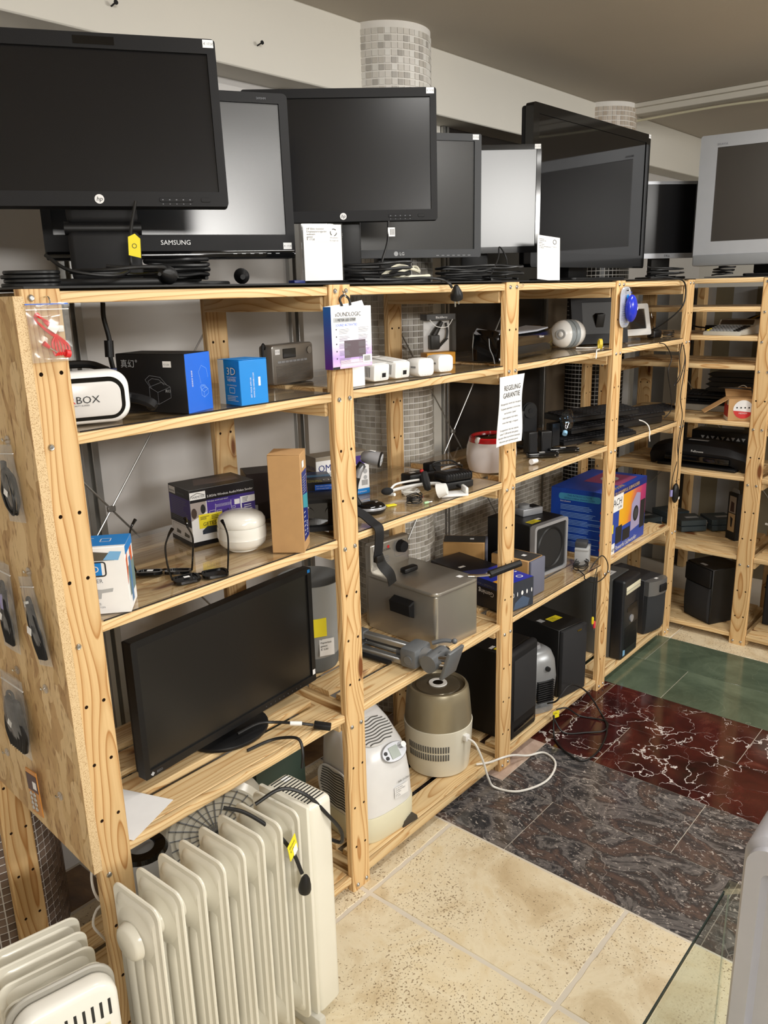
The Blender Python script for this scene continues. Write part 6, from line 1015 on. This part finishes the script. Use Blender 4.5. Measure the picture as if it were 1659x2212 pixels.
b = B(); b.box(-.05, .06, -.2240, -.221, .232, .262, BLK, .001, 1); b.build('port_panel', pt); b = B(); F = FM('f', 0, -.2224, 0); b.rect(F, -.075, -.052, .018, .048, P('badge_blue', (140, 190, 226), .3)); b.build('badge', pt); b = B(); F = FM('t', 0, 0, .397); b.rect(F, -.075, .02, -.13, -.05, PAPER); b.lines(F, -.065, .0, -.12, -.06, 5, GINK, .25, 3, .0008); b.build('price_label', pt)
s4 = thing('floor_speaker', 'charcoal speaker with silver horn panel beside the computer tower', 'speaker', 3.045, 0.135, ZB, -11); b = B(); b.box(-.0755, .0755, -.10, .15, 0, .287, P('charcoal_vinyl', (48, 49, 52), .5), .003, 1); b.build('cabinet', s4); b = B(); b.loft([[(x_, y_ * k_ - .100, z_) for x_, y_ in ((-.075, 0), (-.075, -.020), (-.04, -.034), (.02, -.040), (.06, -.034), (.075, -.016), (.075, 0))] for z_, k_ in ((.004, .5), (.03, .9), (.12, 1.0), (.208, 1.0))], P('charcoal_cloth', (44, 46, 49), .85)); b.build('grille', s4); b = B(); b.loft([[(x_, y_ - .100, z_) for x_, y_ in ((-.075, 0), (-.075, -.024), (-.04, -.038), (.02, -.044), (.06, -.038), (.075, -.020), (.075, 0))] for z_ in (.209, .285)], P('dull_silver', (118, 118, 118), .4, metal=.4)); b.build('horn_panel', s4); b = B(); b.box(-.01, .05, -.149, -.138, .222, .262, BLKM, .008); b.build('horn_mouth', s4); b = B(); b.rect(FM('t', 0, 0, .287), -.01, .012, -.12, -.105, PAPER); b.build('price_sticker', s4)
# ================================================================== oil-filled radiators
def radiator(name, label, x, y, z, rz, nf, pitch, W_, H_, boss=True, panel=False):
    """fins stand across local x; local y is the fin width"""
    rd_ = thing(name, label, 'radiator', x, y, z, rz); b = B(); zb = .045
    lo = lambda p, t: [(t, u, v_) for u, v_ in p]
    out = rr(W_, H_, .024, 6, 0, zb + H_ / 2); out2 = rr(W_ - .004, H_ - .004, .022, 6, 0, zb + H_ / 2); inn = rr(W_ - .026, H_ - .026, .024, 6, 0, zb + H_ / 2)
    b.loft([lo(out2, -.0035), lo(out, -.001), lo(out, .001), lo(out2, .0035)], CREAM, None, True, True)
    b.loft([lo(inn, -.0036), lo(rr(W_ - .034, H_ - .036, .03, 6, 0, zb + H_ / 2), -.0085), lo(rr(W_ - .05, H_ - .06, .03, 6, 0, zb + H_ / 2), -.009)], CREAM, None, False, True)
    b.loft([lo(inn, .0036), lo(rr(W_ - .034, H_ - .036, .03, 6, 0, zb + H_ / 2), .0085), lo(rr(W_ - .05, H_ - .06, .03, 6, 0, zb + H_ / 2), .009)], CREAM, None, False, True)
    zc = zb + H_ - .085; z2_ = zb + .07
    for s_ in (-1, 1):
        for yy_ in (-.034, 0, .034):
            b.loft([[(s_ * (.0085 + .006 * k_ * max(0, math.cos(a_))), yy_ * W_ / .155 + .014 * math.sin(a_), zz_) for a_ in [R(-90 + 180 * i / 8) for i in range(9)]] for zz_, k_ in ((zb + .09, .0), (zb + .12, 1.0), (zc - .075, 1.0), (zc - .045, .0))], CREAM, None, False, False)
        for zz_ in (zc, z2_): b.lathe([(.060, .0085), (.048, .0105), (.036, .015), (.029, pitch * .30), (.026, pitch * .47), (.0001, pitch * .47)], CREAM, 28, T(0, 0, zz_) @ RY(90 * s_))
    fin = b.mesh('fin')
    for k in range(nf): inst(fin, 'fin', rd_, T(k * pitch, 0, 0))
    for k in range(nf - 1): 
        bb_ = B(); bb_.cyl((k * pitch + pitch * .44, 0, zc), (k * pitch + pitch * .56, 0, zc), .0285, CREAM, n=28); bb_.build('collar', rd_)
    if boss: bb_ = B(); bb_.lathe([(.040, 0), (.036, .012), (.030, .016), (.0001, .016)], CREAM, 36, T(-.018, 0, zc - .01) @ RY(-90)); bb_.build('end_cap', rd_)
    return rd_, zc
r1, zc = radiator('oil_radiator', 'tall cream oil-filled radiator standing in front of the low shelves', -0.065, -0.186, 0.0, 2.0, 8, .0540, .152, .590)
b = B(); b.box(.400, .412, -.078, .082, .030, .632, CREAM, .005, 2); b.build('back_plate', r1); b = B(); b.box(.4125, .492, -.074, .080, .025, .622, CREAM, .016, 4); b.build('control_housing', r1)
VS = P('vent_dark', (40, 40, 38), .8)
for k in range(13): B().box(.425, .480, -.058 + k * .0100, -.0545 + k * .0100, .6205, .6226, VS).build('vent_slot', r1)
b = B(); F = FM('r', .492, 0, 0); b.rect(F, -.060, -.020, .060, .115, P('rating_plate', (214, 208, 190), .5)); b.lines(F, -.055, -.025, .066, .110, 6, GINK, .25, 4, .0008); b.rect(FM('t', 0, 0, .622), .455, .475, .045, .066, PAPER); b.build('rating_label', r1)
for x_ in (.02, .40): B().box(x_ - .012, x_ + .012, -.095, .095, .0, .045, P('castor_cream', (196, 192, 180), .4), .006, 2).build('foot', r1)
b = B(); b.tube([(.272, .055, .652), (.300, .015, .640), (.326, -.045, .605), (.345, -.082, .555), (.354, -.100, .50)], .0045, RUB, 9); b.tube([(.335, .02, .640), (.39, -.01, .662), (.43, -.05, .640), (.465, -.082, .58), (.50, -.088, .52), (.512, -.078, .475), (.508, -.045, .470), (.495, .0, .48)], .0045, RUB, 9); b.build('power_lead', r1)
b = B(); b.lathe([(.005, .045), (.010, .036), (.014, .018), (.015, .006), (.0135, 0), (.0001, 0)], BLK, 20, T(.354, -.105, .455) @ RX(8)); b.build('mains_plug', r1); b = B(); b.box(-.020, .020, -.0008, .0008, -.022, .022, YEL); b.box(-.002, .016, -.0014, -.0009, -.026, -.004, PAPER); b.build('yellow_tag', r1, T(.338, -.092, .575) @ RZ(20) @ RY(-14)); b = B(); b.text(FM('f', 0, -.0012, 0), 'Getest', .010, -.016, .008, INK, lift=0); b.text(FM('f', 0, -.0012, 0), '€ 25', .009, -.014, -.004, INK, lift=0); b.build('handwriting', r1, T(.338, -.092, .575) @ RZ(20) @ RY(-14))
r2, zc2 = radiator('oil_radiator', 'smaller cream oil-filled radiator at the bottom left edge', -0.185, 0.030, 0.0, -102, 4, .0500, .185, .455, boss=True)
b = B(); b.prism([(u, v_) for u, v_ in rr(.200, .490, .050, 8, 0, .045 + .248)], 'x', .190, .200, P('grey_trim', (164, 160, 150), .4), .003, 1); b.build('trim_plate', r2); b = B(); b.prism(rr(.186, .476, .044, 8, 0, .045 + .248), 'x', .2005, .246, P('panel_white', (232, 230, 222), .25), .014, 3); b.build('control_housing', r2)
for k in range(10): B().box(.2452, .2468, -.072 + k * .0158, -.0665 + k * .0158, .455, .492, VS, .0008, 1).build('vent_slot', r2)
b = B(); F = FM('r', .2462, 0, 0); b.rect(F, -.045, .070, .32, .440, P('instruction_sticker', (224, 218, 176), .5)); b.lines(F, -.02, .062, .405, .430, 4, GINK, .2, 2, .0008); b.text(F, 'NIET AFDEKKEN', .009, -.02, .392, INK); b.build('sticker', r2)
for x_ in (.0, .19): B().box(x_ - .012, x_ + .012, -.10, .10, .0, .045, P('castor_cream', (196, 192, 180), .4), .006, 2).build('foot', r2)
# --- things glimpsed behind the radiator on the bottom shelf
ff = thing('fan_heater', 'cream drum fan with a grey ribbed grille behind the radiator', 'heater', 0.40, 0.200, ZB, -30); b = B(); b.prism(rr(.18, .12, .03, 4), 'z', 0, .10, CREAM, .006); b.build('foot', ff); Mf = T(0, 0, .30) @ RX(90); b = B(); b.lathe([(.0001, -.05), (.13, -.05), (.15, -.03), (.15, .03), (.135, .045)], CREAM, 40, Mf); b.build('drum', ff); [B().loft([[(r_ * math.cos(2 * math.pi * i / 36), r_ * math.sin(2 * math.pi * i / 36), .046 + dz) for i in range(36)] for dz in (0, .003)], GREY, Mf, False, False).build('grille_ring', ff) for r_ in (.03, .05, .07, .09, .11, .128)]; b = B(); [b.box(-.0015, .0015, -.13, .13, .044, .047, GREY, 0, 2, Mf @ RZ(k * 15)) for k in range(12)]; b.build('grille_spokes', ff, kind='stuff'); b = B(); b.box(-.02, .02, -.02, .02, .08, .16, CREAM); b.build('stalk', ff)
rg = thing('speaker_pod', 'grey dome with a black ring, behind the first radiator fins', 'device', 0.165, 0.185, ZB, 0); b = B(); b.lathe([(.0001, 0), (.06, 0), (.065, .01), (.06, .25), (.072, .31), (.072, .35), (.066, .362)], LGREY, 36); b.build('stand', rg); b = B(); b.lathe([(.066, .3622), (.060, .372), (.034, .374), (.032, .370)], BLKG, 36); b.build('black_ring', rg); b = B(); b.lathe([(.0318, .370), (.020, .380), (.0001, .384)], GREY, 30); b.build('dome', rg)
gb = thing('green_case', 'dark green metal case standing behind the cream fan', 'case', 0.755, 0.365, ZB, -12); b = B(); b.box(-.09, .09, -.06, .06, 0, .36, P('dark_green_metal', (50, 66, 58), .45), .006); b.build('body', gb); b = B(); b.box(-.07, .07, -.062, -.058, .30, .34, P('dark_green_metal2', (40, 54, 48), .45), .002); b.build('vent_panel', gb)
cable('thin white cord dangling behind the left end of the rack', [(.02, .12, .53), (-.005, .11, .50), (-.012, .10, .46), (.0, .10, .42), (.025, .10, .405), (.0, .12, .385), (-.015, .12, .35), (.0, .11, .31), (.02, .10, .27)], .003, WCAB)
# ================================================================== bags on the chipboard
def blackloops(seed, h, w):
    def f(th):
        q = random.Random(seed); b = B()
        for k in range(4):
            pts = [(w * .30 * math.cos(a_) * q.uniform(.6, 1.1), -.004 + .003 * k - .004, -h * .60 + h * .30 * math.sin(a_) * q.uniform(.85, 1.05)) for a_ in [R(d_) for d_ in range(0, 360, 36)]]; b.tube(pts, .0022, RUB, 6, 4, True)
        b.build('cable_loops', th); b = B(); b.box(-.006, .006, -.006, .002, -h * .33, -h * .21, BLK, .002, 2, RY(14)); b.build('connector', th); b = B(); b.box(-.007, .007, -.0003, .0003, -.006, .006, PAPER, 0, 2, T(0, -.0125, -h * .6) @ RY(30)); b.build('price_sticker', th)
    return f
def solidbundle(seed, h, w, m=BLKM):
    def f(th):
        q = random.Random(seed); b = B()
        for k in range(7): x_ = (k - 3) * w * .085; b.tube([(x_ * .6, -.004, -h * .30), (x_ + q.uniform(-.004, .004), -.006 + q.uniform(-.004, .004), -h * .5), (x_ * 1.2, -.004, -h * .72), (x_ * .8, -.003, -h * .92)], w * .055, m, 7, 4)
        b.tube([(-w * .25, 0, -h * .42), (-w * .22, 0, -h * .26), (-w * .05, 0, -h * .24), (0, 0, -h * .34)], .003, m, 7, 4); b.build('cable_bundle', th); b = B(); b.box(-.008, .008, -.0003, .0003, -.008, .008, PAPER, 0, 2, T(-.004, -.0145, -h * .58) @ RY(25)); b.build('price_sticker', th)
    return f
XO = -.0695
def hangm(y, z, roll=0): return T(XO, y, z) @ RZ(-90) @ RY(roll)
zipbag('clear bag with a thin looped black cable, topmost on the chipboard', .070, .150, hangm(.086, 1.502, -6), blackloops(3, .15, .075), seed=11)
zipbag('clear bag with black adapter cable and lilac plug at the photo edge', .075, .200, hangm(.180, 1.252, 2), lambda th: (solidbundle(5, .2, .07)(th), B().box(-.008, .008, -.010, .002, -.105, -.070, P('lilac_plug', (150, 146, 200), .4), .003, 2).build('lilac_plug', th)), seed=12)
zipbag('long clear bag with a thick dark cable bundle, near the board front', .058, .185, hangm(.080, 1.240, -12), lambda th: (solidbundle(6, .185, .062)(th), B().box(-.018, -.006, -.006, .002, -.062, -.050, PAPER).build('usb_plug', th)), seed=13)
zipbag('bulging clear bag with a fat black cable and white label', .100, .190, T(-.006, 0, 0) @ hangm(.205, .990, 2), solidbundle(8, .19, .13, BLK), seed=14, puff=.016)
cd_ = bpy.data.objects.new('button_cells', None); col.objects.link(cd_); cd_.matrix_world = hangm(.195, .760, -3); tag(cd_, 'narrow orange and brown card of button cells on the chipboard', 'package'); b = B(); b.box(-.024, .024, -.0012, .0012, -.110, 0, P('amber_card', (206, 140, 66), .35, var=.5, scale=30)); b.build('card', cd_); b = B(); b.box(-.024, .024, -.0018, -.0013, -.052, -.010, P('brown_card', (70, 36, 30), .35)); b.box(.002, .018, -.0022, -.0019, -.044, -.026, PAPER, 0, 2); b.build('print_block', cd_); [B().ball((-.012 + .016 * (k % 2), -.002, -.060 - .012 * (k // 2)), .006, .003, .006, CHROME, 12).build('button_cell', cd_) for k in range(8)]
for (y_, z_, s_) in ((.083, .991, 'beside the bulging cable bag'), (.332, .747, 'at the left photo edge'), (.089, .735, 'right of the button-cell card'), (.205, .996, 'holding the bulging cable bag'), (.086, 1.508, 'holding the topmost cable bag'), (.080, 1.246, 'holding the long dark cable bag')):
    b = B(); b.cyl((-.0005, 0, 0), (-.003, 0, 0), .010, CL('clear_hook', (250, 250, 250), .2, .05), n=18); b.tube([(-.003, 0, .002), (-.010, 0, .001), (-.012, 0, .006)], .0016, CHROME, 7); tag(b.build('plastic_hook', None, T(-.0578, y_, z_)), 'clear stick-on hook ' + s_, 'hook')
# ================================================================== far rack contents
def rloc(y): return y
lm2 = thing('laminator', 'wide black laminator on the far rack, behind the corner post', 'laminator', 3.415, -0.030, .8617, -92); b = B(); loops = []
for t_, zt in ((-.245, .080), (-.235, .100), (-.15, .122), (0, .130), (.15, .122), (.235, .098), (.245, .078)): loops.append([(t_, y_, z_) for y_, z_ in ((-.085, .030 if abs(t_) < .23 else .0), (-.105, zt * .62), (-.085, zt * .9), (-.03, zt), (.05, zt), (.085, zt * .8), (.09, .0), (.0, .0))])
b.loft(loops, BLKM); b.build('housing', lm2); b = B(); b.box(-.165, .165, -.110, -.085, .030, .062, BLKG, .006); b.build('feed_slot', lm2); b = B(); b.box(-.20, .20, -.115, -.02, .0, .014, BLK, .004); b.build('tray', lm2); b = B(); b.text(FM('f', 0, -.1035, 0), 'Fellowes', .018, -.03, .078, LOGOW); b.rect(FM('t', 0, 0, .1305), -.07, .03, -.05, -.02, LGREY); b.build('lettering', lm2); [B().box(s_ * .232 - .012, s_ * .232 + .012, -.09, -.04, .0, .04, BLK, .005).build('foot', lm2) for s_ in (-1, 1)]
spk = thing('floor_speaker', 'large black speaker with curved grille on the far rack bottom', 'speaker', 3.385, -0.125, .0527, -118.8); b = B(); b.box(-.0965, .0965, -.075, .12, 0, .30, P('black_vinyl', (20, 20, 20), .5), .004, 1); b.build('cabinet', spk); b = B(); b.loft([[(x_, -.0755 - d_, z_) for x_, d_ in ((-.09, 0), (-.085, .012 * k_), (-.03, .024 * k_), (.03, .024 * k_), (.085, .012 * k_), (.09, 0))] for z_, k_ in ((.008, .3), (.03, .8), (.10, 1.1), (.17, .8), (.195, .5))], P('speaker_cloth', (34, 34, 36), .85)); b.build('woofer_grille', spk); b = B(); b.box(-.092, .092, -.090, -.0755, .20, .295, BLKM, .008); b.build('upper_baffle', spk); b = B(); b.rect(FM('t', 0, 0, .30), -.02, .02, -.06, -.04, LGREY); b.build('label', spk)
ca = thing('desk_calculator', 'grey desk calculator with a hooded display on the far rack', 'calculator', 3.375, -0.130, 1.5237, -98); GC = P('calculator_grey', (190, 188, 178), .45); b = B(); b.prism([(-.115, 0), (.115, 0), (.115, .068), (.05, .066), (.032, .040), (-.115, .016)], 'x', -.092, .092, GC, .004, 2); b.build('case', ca); b = B(); b.box(-.080, .080, -.004, .004, -.010, .014, P('calc_window', (64, 54, 44), .15)); b.build('display', ca, T(0, .039, .052) @ RX(-35))
kb_ = B()
for r_ in range(5):
    for c_ in range(10): kb_.box(-.082 + c_ * .0165, -.070 + c_ * .0165, -.100 + r_ * .024, -.084 + r_ * .024, .0185 + r_ * .004, .026 + r_ * .004, (P('calc_yellow', (206, 186, 70), .4) if (r_ < 2 and c_ == 0) else BLK if c_ > 7 else GREY), .0015, 1)
kb_.build('keys', ca, kind='stuff')
ad = thing('power_brick', 'black power brick with lead behind the desk calculator', 'adapter', 3.60, 0.015, 1.5237, -90); b = B(); b.box(-.06, .06, -.026, .026, 0, .032, BLK, .004); b.build('case', ad); b = B(); b.tube([(-.06, 0, .018), (-.10, -.01, .022), (-.14, .0, .03)], .004, RUB); b.build('lead', ad)
yb_ = thing('cable_box', 'open grey box of yellow and black cables at the back of the far rack', 'box', 3.63, -0.185, 1.5237, -90); b = B(); b.box(-.08, .08, -.06, .06, 0, .055, P('drab_box', (140, 126, 96), .6), .002); b.build('tray', yb_); YC = P('yellow_cable', (206, 172, 40), .45); b = B(); [b.tube([(-.07 + .02 * k, -.03, .058), (-.03 + .015 * k, .0, .075), (.02 + .008 * k, .02, .066), (.07, -.02 + .01 * k, .060)], .004, YC if k % 2 else RUB, 7) for k in range(5)]; b.build('cables', yb_)
kb2 = carton('red_white_box', 'open kraft box with a round red and white label on the far rack', 'box', 3.315, -0.215, 1.1237, -62, .125, .10, .105, KRAFT); b = B(); F = FM('f', 0, -.05, 0); b.poly(F, ell(.088, .088, 32, .004, .056), PAPER, .0005); b.poly(F, [(.004 + .044 * math.cos(R(a_)), .056 + .044 * math.sin(R(a_))) for a_ in range(188, 353, 11)], REDI, .0009); b.text(F, 'MEDION', .010, .004, .034, LOGOW, 'CENTER', lift=.0014); [b.poly(F, ell(.008, .008, 8, -.024 + k * .018, .064), INK, .0009) for k in range(4)]; F = FM('l', -.0625, 0, 0); b.rect(F, -.05, .05, .018, .075, REDI); b.rect(F, -.05, .05, .0, .018, PAPER); b.rect(F, .02, .05, .075, .105, PAPER); b.build('printing', kb2)
b = B(); b.box(-.125, .0, -.045, .045, -.001, .001, KRAFT); b.build('open_flap', kb2, T(-.0625, 0, .105) @ RY(-32)); b = B(); b.box(-.06, .06, 0, .06, -.001, .001, KRAFT); b.build('rear_flap', kb2, T(0, .05, .105) @ RX(40))
cable('black lead curling over the open kraft box', [(3.40, -.12, 1.262), (3.34, -.10, 1.268), (3.34, -.17, 1.270), (3.38, -.26, 1.262)], .004)
tb = thing('storage_tray', 'flat pale board under black keyboards at the back of the far rack', 'board', 3.60, -0.06, 1.1237, -90); b = B(); b.box(-.24, .24, -.09, .09, 0, .030, P('pale_board', (176, 172, 160), .5), .002); b.build('slab', tb)
for k, (dz, d_) in enumerate(((.031, 'lower'), (.062, 'upper'))): keyboard('black keyboard on the pale board, %s of two on the far rack' % d_, 3.60, -0.06 - .01 * k, 1.1237 + dz, -90 + 2 * k, .44, .13)
sk = thing('black_folders', 'stack of black pointed folders on the far rack keyboards', 'folders', 3.62, -0.12, 1.1237 + .098, -88)
for k in range(4): B().prism([(-.16 - .006 * (k % 2), .012), (-.14, 0), (.16, 0), (.16, .024), (-.14, .024)], 'y', -.07, .07, BLK, .001, 1).build('folder', sk, T(.004 * k, 0, .0255 * k))
th = thing('label_device', 'small device with yellow label and pale looped lead on the keyboards', 'device', 3.50, -0.200, 1.1237 + .094, -90); b = B(); b.box(-.025, .025, -.018, .018, 0, .022, BLK, .004); b.build('case', th); b = B(); b.rect(FM('f', 0, -.0185, 0), -.022, .006, .002, .020, P('lime_label', (214, 214, 90), .5)); b.build('yellow_label', th); b = B(); b.tube([(0, 0, .022), (-.03, -.01, .05), (-.065, -.01, .03), (-.06, -.01, .004)], .002, WCAB); b.build('lead', th)
cr = thing('black_crate', 'black perforated plastic crate behind the far laminator', 'crate', 3.635, -0.06, .8617, -90); b = B(); b.box(-.16, .16, -.06, .06, 0, .15, BLK, .004); b.build('crate_body', cr); [B().prism([(-.010, -.008), (.010, -.008), (0, .010)] if k % 2 else [(-.010, .008), (.0, -.010), (.010, .008)], 'y', -.0615, -.0600, LGREY).build('opening', cr, T(-.10 + k * .026, 0, .115)) for k in range(9)]
def switchbox(label, x, y, z, rz):
    s_ = thing('splitter_box', label, 'box', x, y, z, rz, 'blue-grey connector boxes'); m = P('blue_grey_metal', (70, 82, 88), .4, metal=.3); b = B(); b.box(-.07, .07, -.075, .075, .006, .034, m, .002, 1); b.build('lower_shell', s_); b = B(); b.box(-.07, .07, -.07, .075, .036, .066, m, .002, 1); b.build('upper_shell', s_); b = B(); b.box(.0702, .074, -.07, .07, .010, .064, P('plate_silver', (150, 154, 156), .3, metal=.7), .001, 1); b.build('face_plate', s_); [B().cyl((.074, -.045 + k * .030, .040), (.086, -.045 + k * .030, .040), .009, CHROME, n=14).build('connector', s_) for k in range(4)]; b = B(); b.rect(FM('t', 0, 0, .066), -.02, .05, -.02, .01, LGREY); b.build('label', s_); b = B(); b.box(-.06, .06, -.06, .06, 0, .006, BLK); b.build('base', s_); return s_
switchbox('nearest blue-grey connector box with silver sockets', 3.555, 0.075, .4637, -45); switchbox('blue-grey connector box behind the nearest one, towards the black carton', 3.665, -0.050, .4637, -45); switchbox('dark connector box beyond the corner post, in front', 3.455, 0.290, .4637, -30); switchbox('dark connector box beyond the corner post, at the back', 3.66, 0.215, .4637, -30)
c = carton('shaver_box', 'upright black carton with two framed photos on the far rack', 'box', 3.525, -0.195, .4637, -125, .075, .085, .25, P('black_carton', (24, 24, 26), .45)); b = B(); F = FM('f', 0, -.0425, 0); b.rect(F, -.026, .026, .145, .232, P('photo_frame_print', (150, 140, 128), .4)); b.poly(F, [(-.016, .150), (.016, .150), (.012, .200), (-.012, .205)], P('photo_subject', (60, 40, 36), .5), .0008); b.rect(F, -.026, .026, .045, .140, P('sand_print', (176, 150, 112), .4)); b.poly(F, [(-.004, .07), (.006, .068), (.010, .115), (-.010, .125)], INK, .0008); F = FM('r', .0375, 0, 0); b.text(F, 'STANDARD', .022, .008, .04, LOGOW, rot=90); b.build('printing', c); b = B(); b.prism([(-.03, 0), (.03, 0), (.022, .020), (-.02, .026)], 'y', -.001, .001, GREY); b.build('torn_flap', c, T(0, -.03, .25))
wk = thing('white_kettle', 'pale appliance at the right photo edge on the far rack', 'appliance', 3.45, -0.46, .4637, 0); b = B(); b.lathe([(.0001, 0), (.075, 0), (.085, .02), (.085, .15), (.07, .20), (.05, .22), (.0001, .222)], P('pale_mint', (214, 222, 208), .3), 36); b.build('body', wk); b = B(); b.cyl((0, .085, .12), (0, .112, .125), .006, WHITE, n=10); b.build('spout', wk)
s6 = thing('floor_speaker', 'black speaker mostly hidden behind the right-hand post of the far rack', 'speaker', 3.55, -0.47, .0527, -90); b = B(); b.box(-.09, .09, -.10, .10, 0, .27, P('black_vinyl', (20, 20, 20), .5), .003, 1); b.build('cabinet', s6); b = B(); b.box(-.084, .084, -.112, -.1005, .006, .264, P('speaker_cloth', (34, 34, 36), .85), .004, 2); b.build('grille', s6)
mo = thing('hanging_mouse', 'black computer mouse dangling on its lead in the corner bay', 'mouse', 3.085, -0.018, .775, 0); b = B(); b.ball((0, 0, 0), .026, .016, .050, BLK, 20); b.build('mouse_body', mo); b = B(); b.tube([(0, 0, .045), (.01, .0, .12), (.0, .0, .22), (.012, -.006, .33), (.005, -.012, .36)], .002, RUB, 6); b.build('lead', mo); b = B(); b.cyl((-.030, .01, .02), (-.030, .01, -.012), .007, P('lilac_plug', (150, 146, 200), .4), n=12); b.tube([(-.030, .01, .02), (-.025, .01, .08), (-.01, .0, .16)], .0018, RUB, 6); b.build('lilac_plug', mo); b = B(); b.rect(FM('f', 0, -.0162, 0), .0, .014, -.03, -.018, PAPER); b.build('sticker', mo)
cable('thin black lead wandering down the corner bay from the shelf with the photo frame', [(2.80, -.004, 1.515), (2.86, -.010, 1.50), (2.93, -.012, 1.44), (2.90, -.012, 1.38), (2.95, -.012, 1.28), (2.97, -.012, 1.20), (2.95, .01, 1.16)], .0022)
cable('black lead loop hanging beside the corner post', [(3.06, -.008, 1.50), (3.02, -.014, 1.44), (3.04, -.014, 1.36), (2.98, -.014, 1.31), (3.05, -.014, 1.34), (3.09, -.014, 1.42), (3.07, -.01, 1.49)], .0022)
cable('black lead running down along the corner post', [(3.08, -.008, 1.48), (3.10, -.014, 1.40), (3.07, -.014, 1.25), (3.11, -.014, 1.15), (3.08, -.014, 1.02), (3.10, -.014, .95)], .0022)
coil('small knot of black leads on the shelf by the corner post', (3.06, 0.06, 1.5197), .03, 4, .002, RUB, 51, .7, .03)
# ================================================================== foreground: glass case and silver television
GLS = CL('pane_glass', (252, 254, 253), .02, .02); GED = P('glass_edge', (34, 48, 44), .15); GEL = P('glass_edge_light', (176, 190, 182), .12)
gc = thing('glass_case', 'low clear glass case in the right foreground under the silver television', 'display case', .34, -1.36, 0, 0); X0, X1, Y0, Y1, HZ_ = -.52, .52, -.33, .335, .50
b = B(); b.box(X0, X1, Y0, Y1, HZ_ - .008, HZ_, GLS); b.build('top_pane', gc); b = B(); b.box(X0, X1, Y1, Y1 + .0025, HZ_ - .008, HZ_ + .0004, GED); b.build('top_edge', gc)
b = B(); b.box(X1 - .008, X1, Y0, Y1 - .002, 0, HZ_ - .009, GLS); b.build('end_pane', gc); b = B(); b.box(X0, X1 - .010, Y1 - .008, Y1 - .0015, 0, HZ_ - .009, GLS); b.build('side_pane', gc)
b = B(); b.box(X1 - .008, X1 + .0004, Y1 - .0018, Y1, 0, HZ_ - .009, GEL); b.build('corner_edge', gc); b = B(); b.prism([(X1 - .035, Y1 + .003), (X1 + .004, Y1 + .003), (X1 + .004, Y1 - .035)], 'z', HZ_ - .012, HZ_ + .006, CL('acrylic_corner', (235, 232, 222), .25, .08), .002, 1); b.build('corner_guard', gc)
tv = thing('television', 'silver tube television in the right foreground, cut by the photo edge', 'television', .335, -1.49, .5005, -90); TS = P('tv_silver', (176, 176, 182), .34, metal=.2)
w2, h2 = .64, .50; b = B(); b.loft([[(x_, y_, z_ + h2 / 2) for x_, z_ in rr(w_, h_, r_, 6)] for y_, w_, h_, r_ in ((.012, w2 - .016, h2 - .016, .030), (.022, w2, h2, .034), (.12, w2, h2, .034), (.16, w2 - .05, h2 - .04, .04), (.34, w2 - .22, h2 - .16, .05))], TS, None, False, True); b.build('cabinet', tv)
b = B(); frame_ring(b, rr(w2 - .016, h2 - .016, .030, 6, 0, h2 / 2), rr(w2 - .06, h2 - .20, .012, 6, 0, h2 / 2 + .055), .0, .012, .0, TS); b.loft([[(u, .0, v_) for u, v_ in rr(w2 - .06, h2 - .20, .012, 6, 0, h2 / 2 + .055)], [(u, .045, v_) for u, v_ in rr(w2 - .12, h2 - .25, .012, 6, 0, h2 / 2 + .055)]], P('tv_bevel', (150, 150, 156), .35, metal=.2), None, False, False); b.build('front_bezel', tv)
b = B(); b.loft([[(u * k_, .046 - d_, (v_ - h2 / 2 - .055) * k_ + h2 / 2 + .055) for u, v_ in rr(w2 - .12, h2 - .25, .012, 6, 0, h2 / 2 + .055)] for k_, d_ in ((1.0, 0), (.75, .012), (.4, .020), (.02, .023))], P('crt_glass', (34, 38, 38), .06), None, False, True); b.build('screen', tv)
for k in range(9): B().loft([[(-.262 + rad * math.cos(2 * math.pi * i / 28) * 1.4, -.0008, .035 + rad * math.sin(2 * math.pi * i / 28)) for i in range(28)] for rad in (.0015 + .0024 * k, .0024 + .0024 * k)], P('grille_dark', (96, 96, 100), .5), None, False, False).build('speaker_perforation', tv)
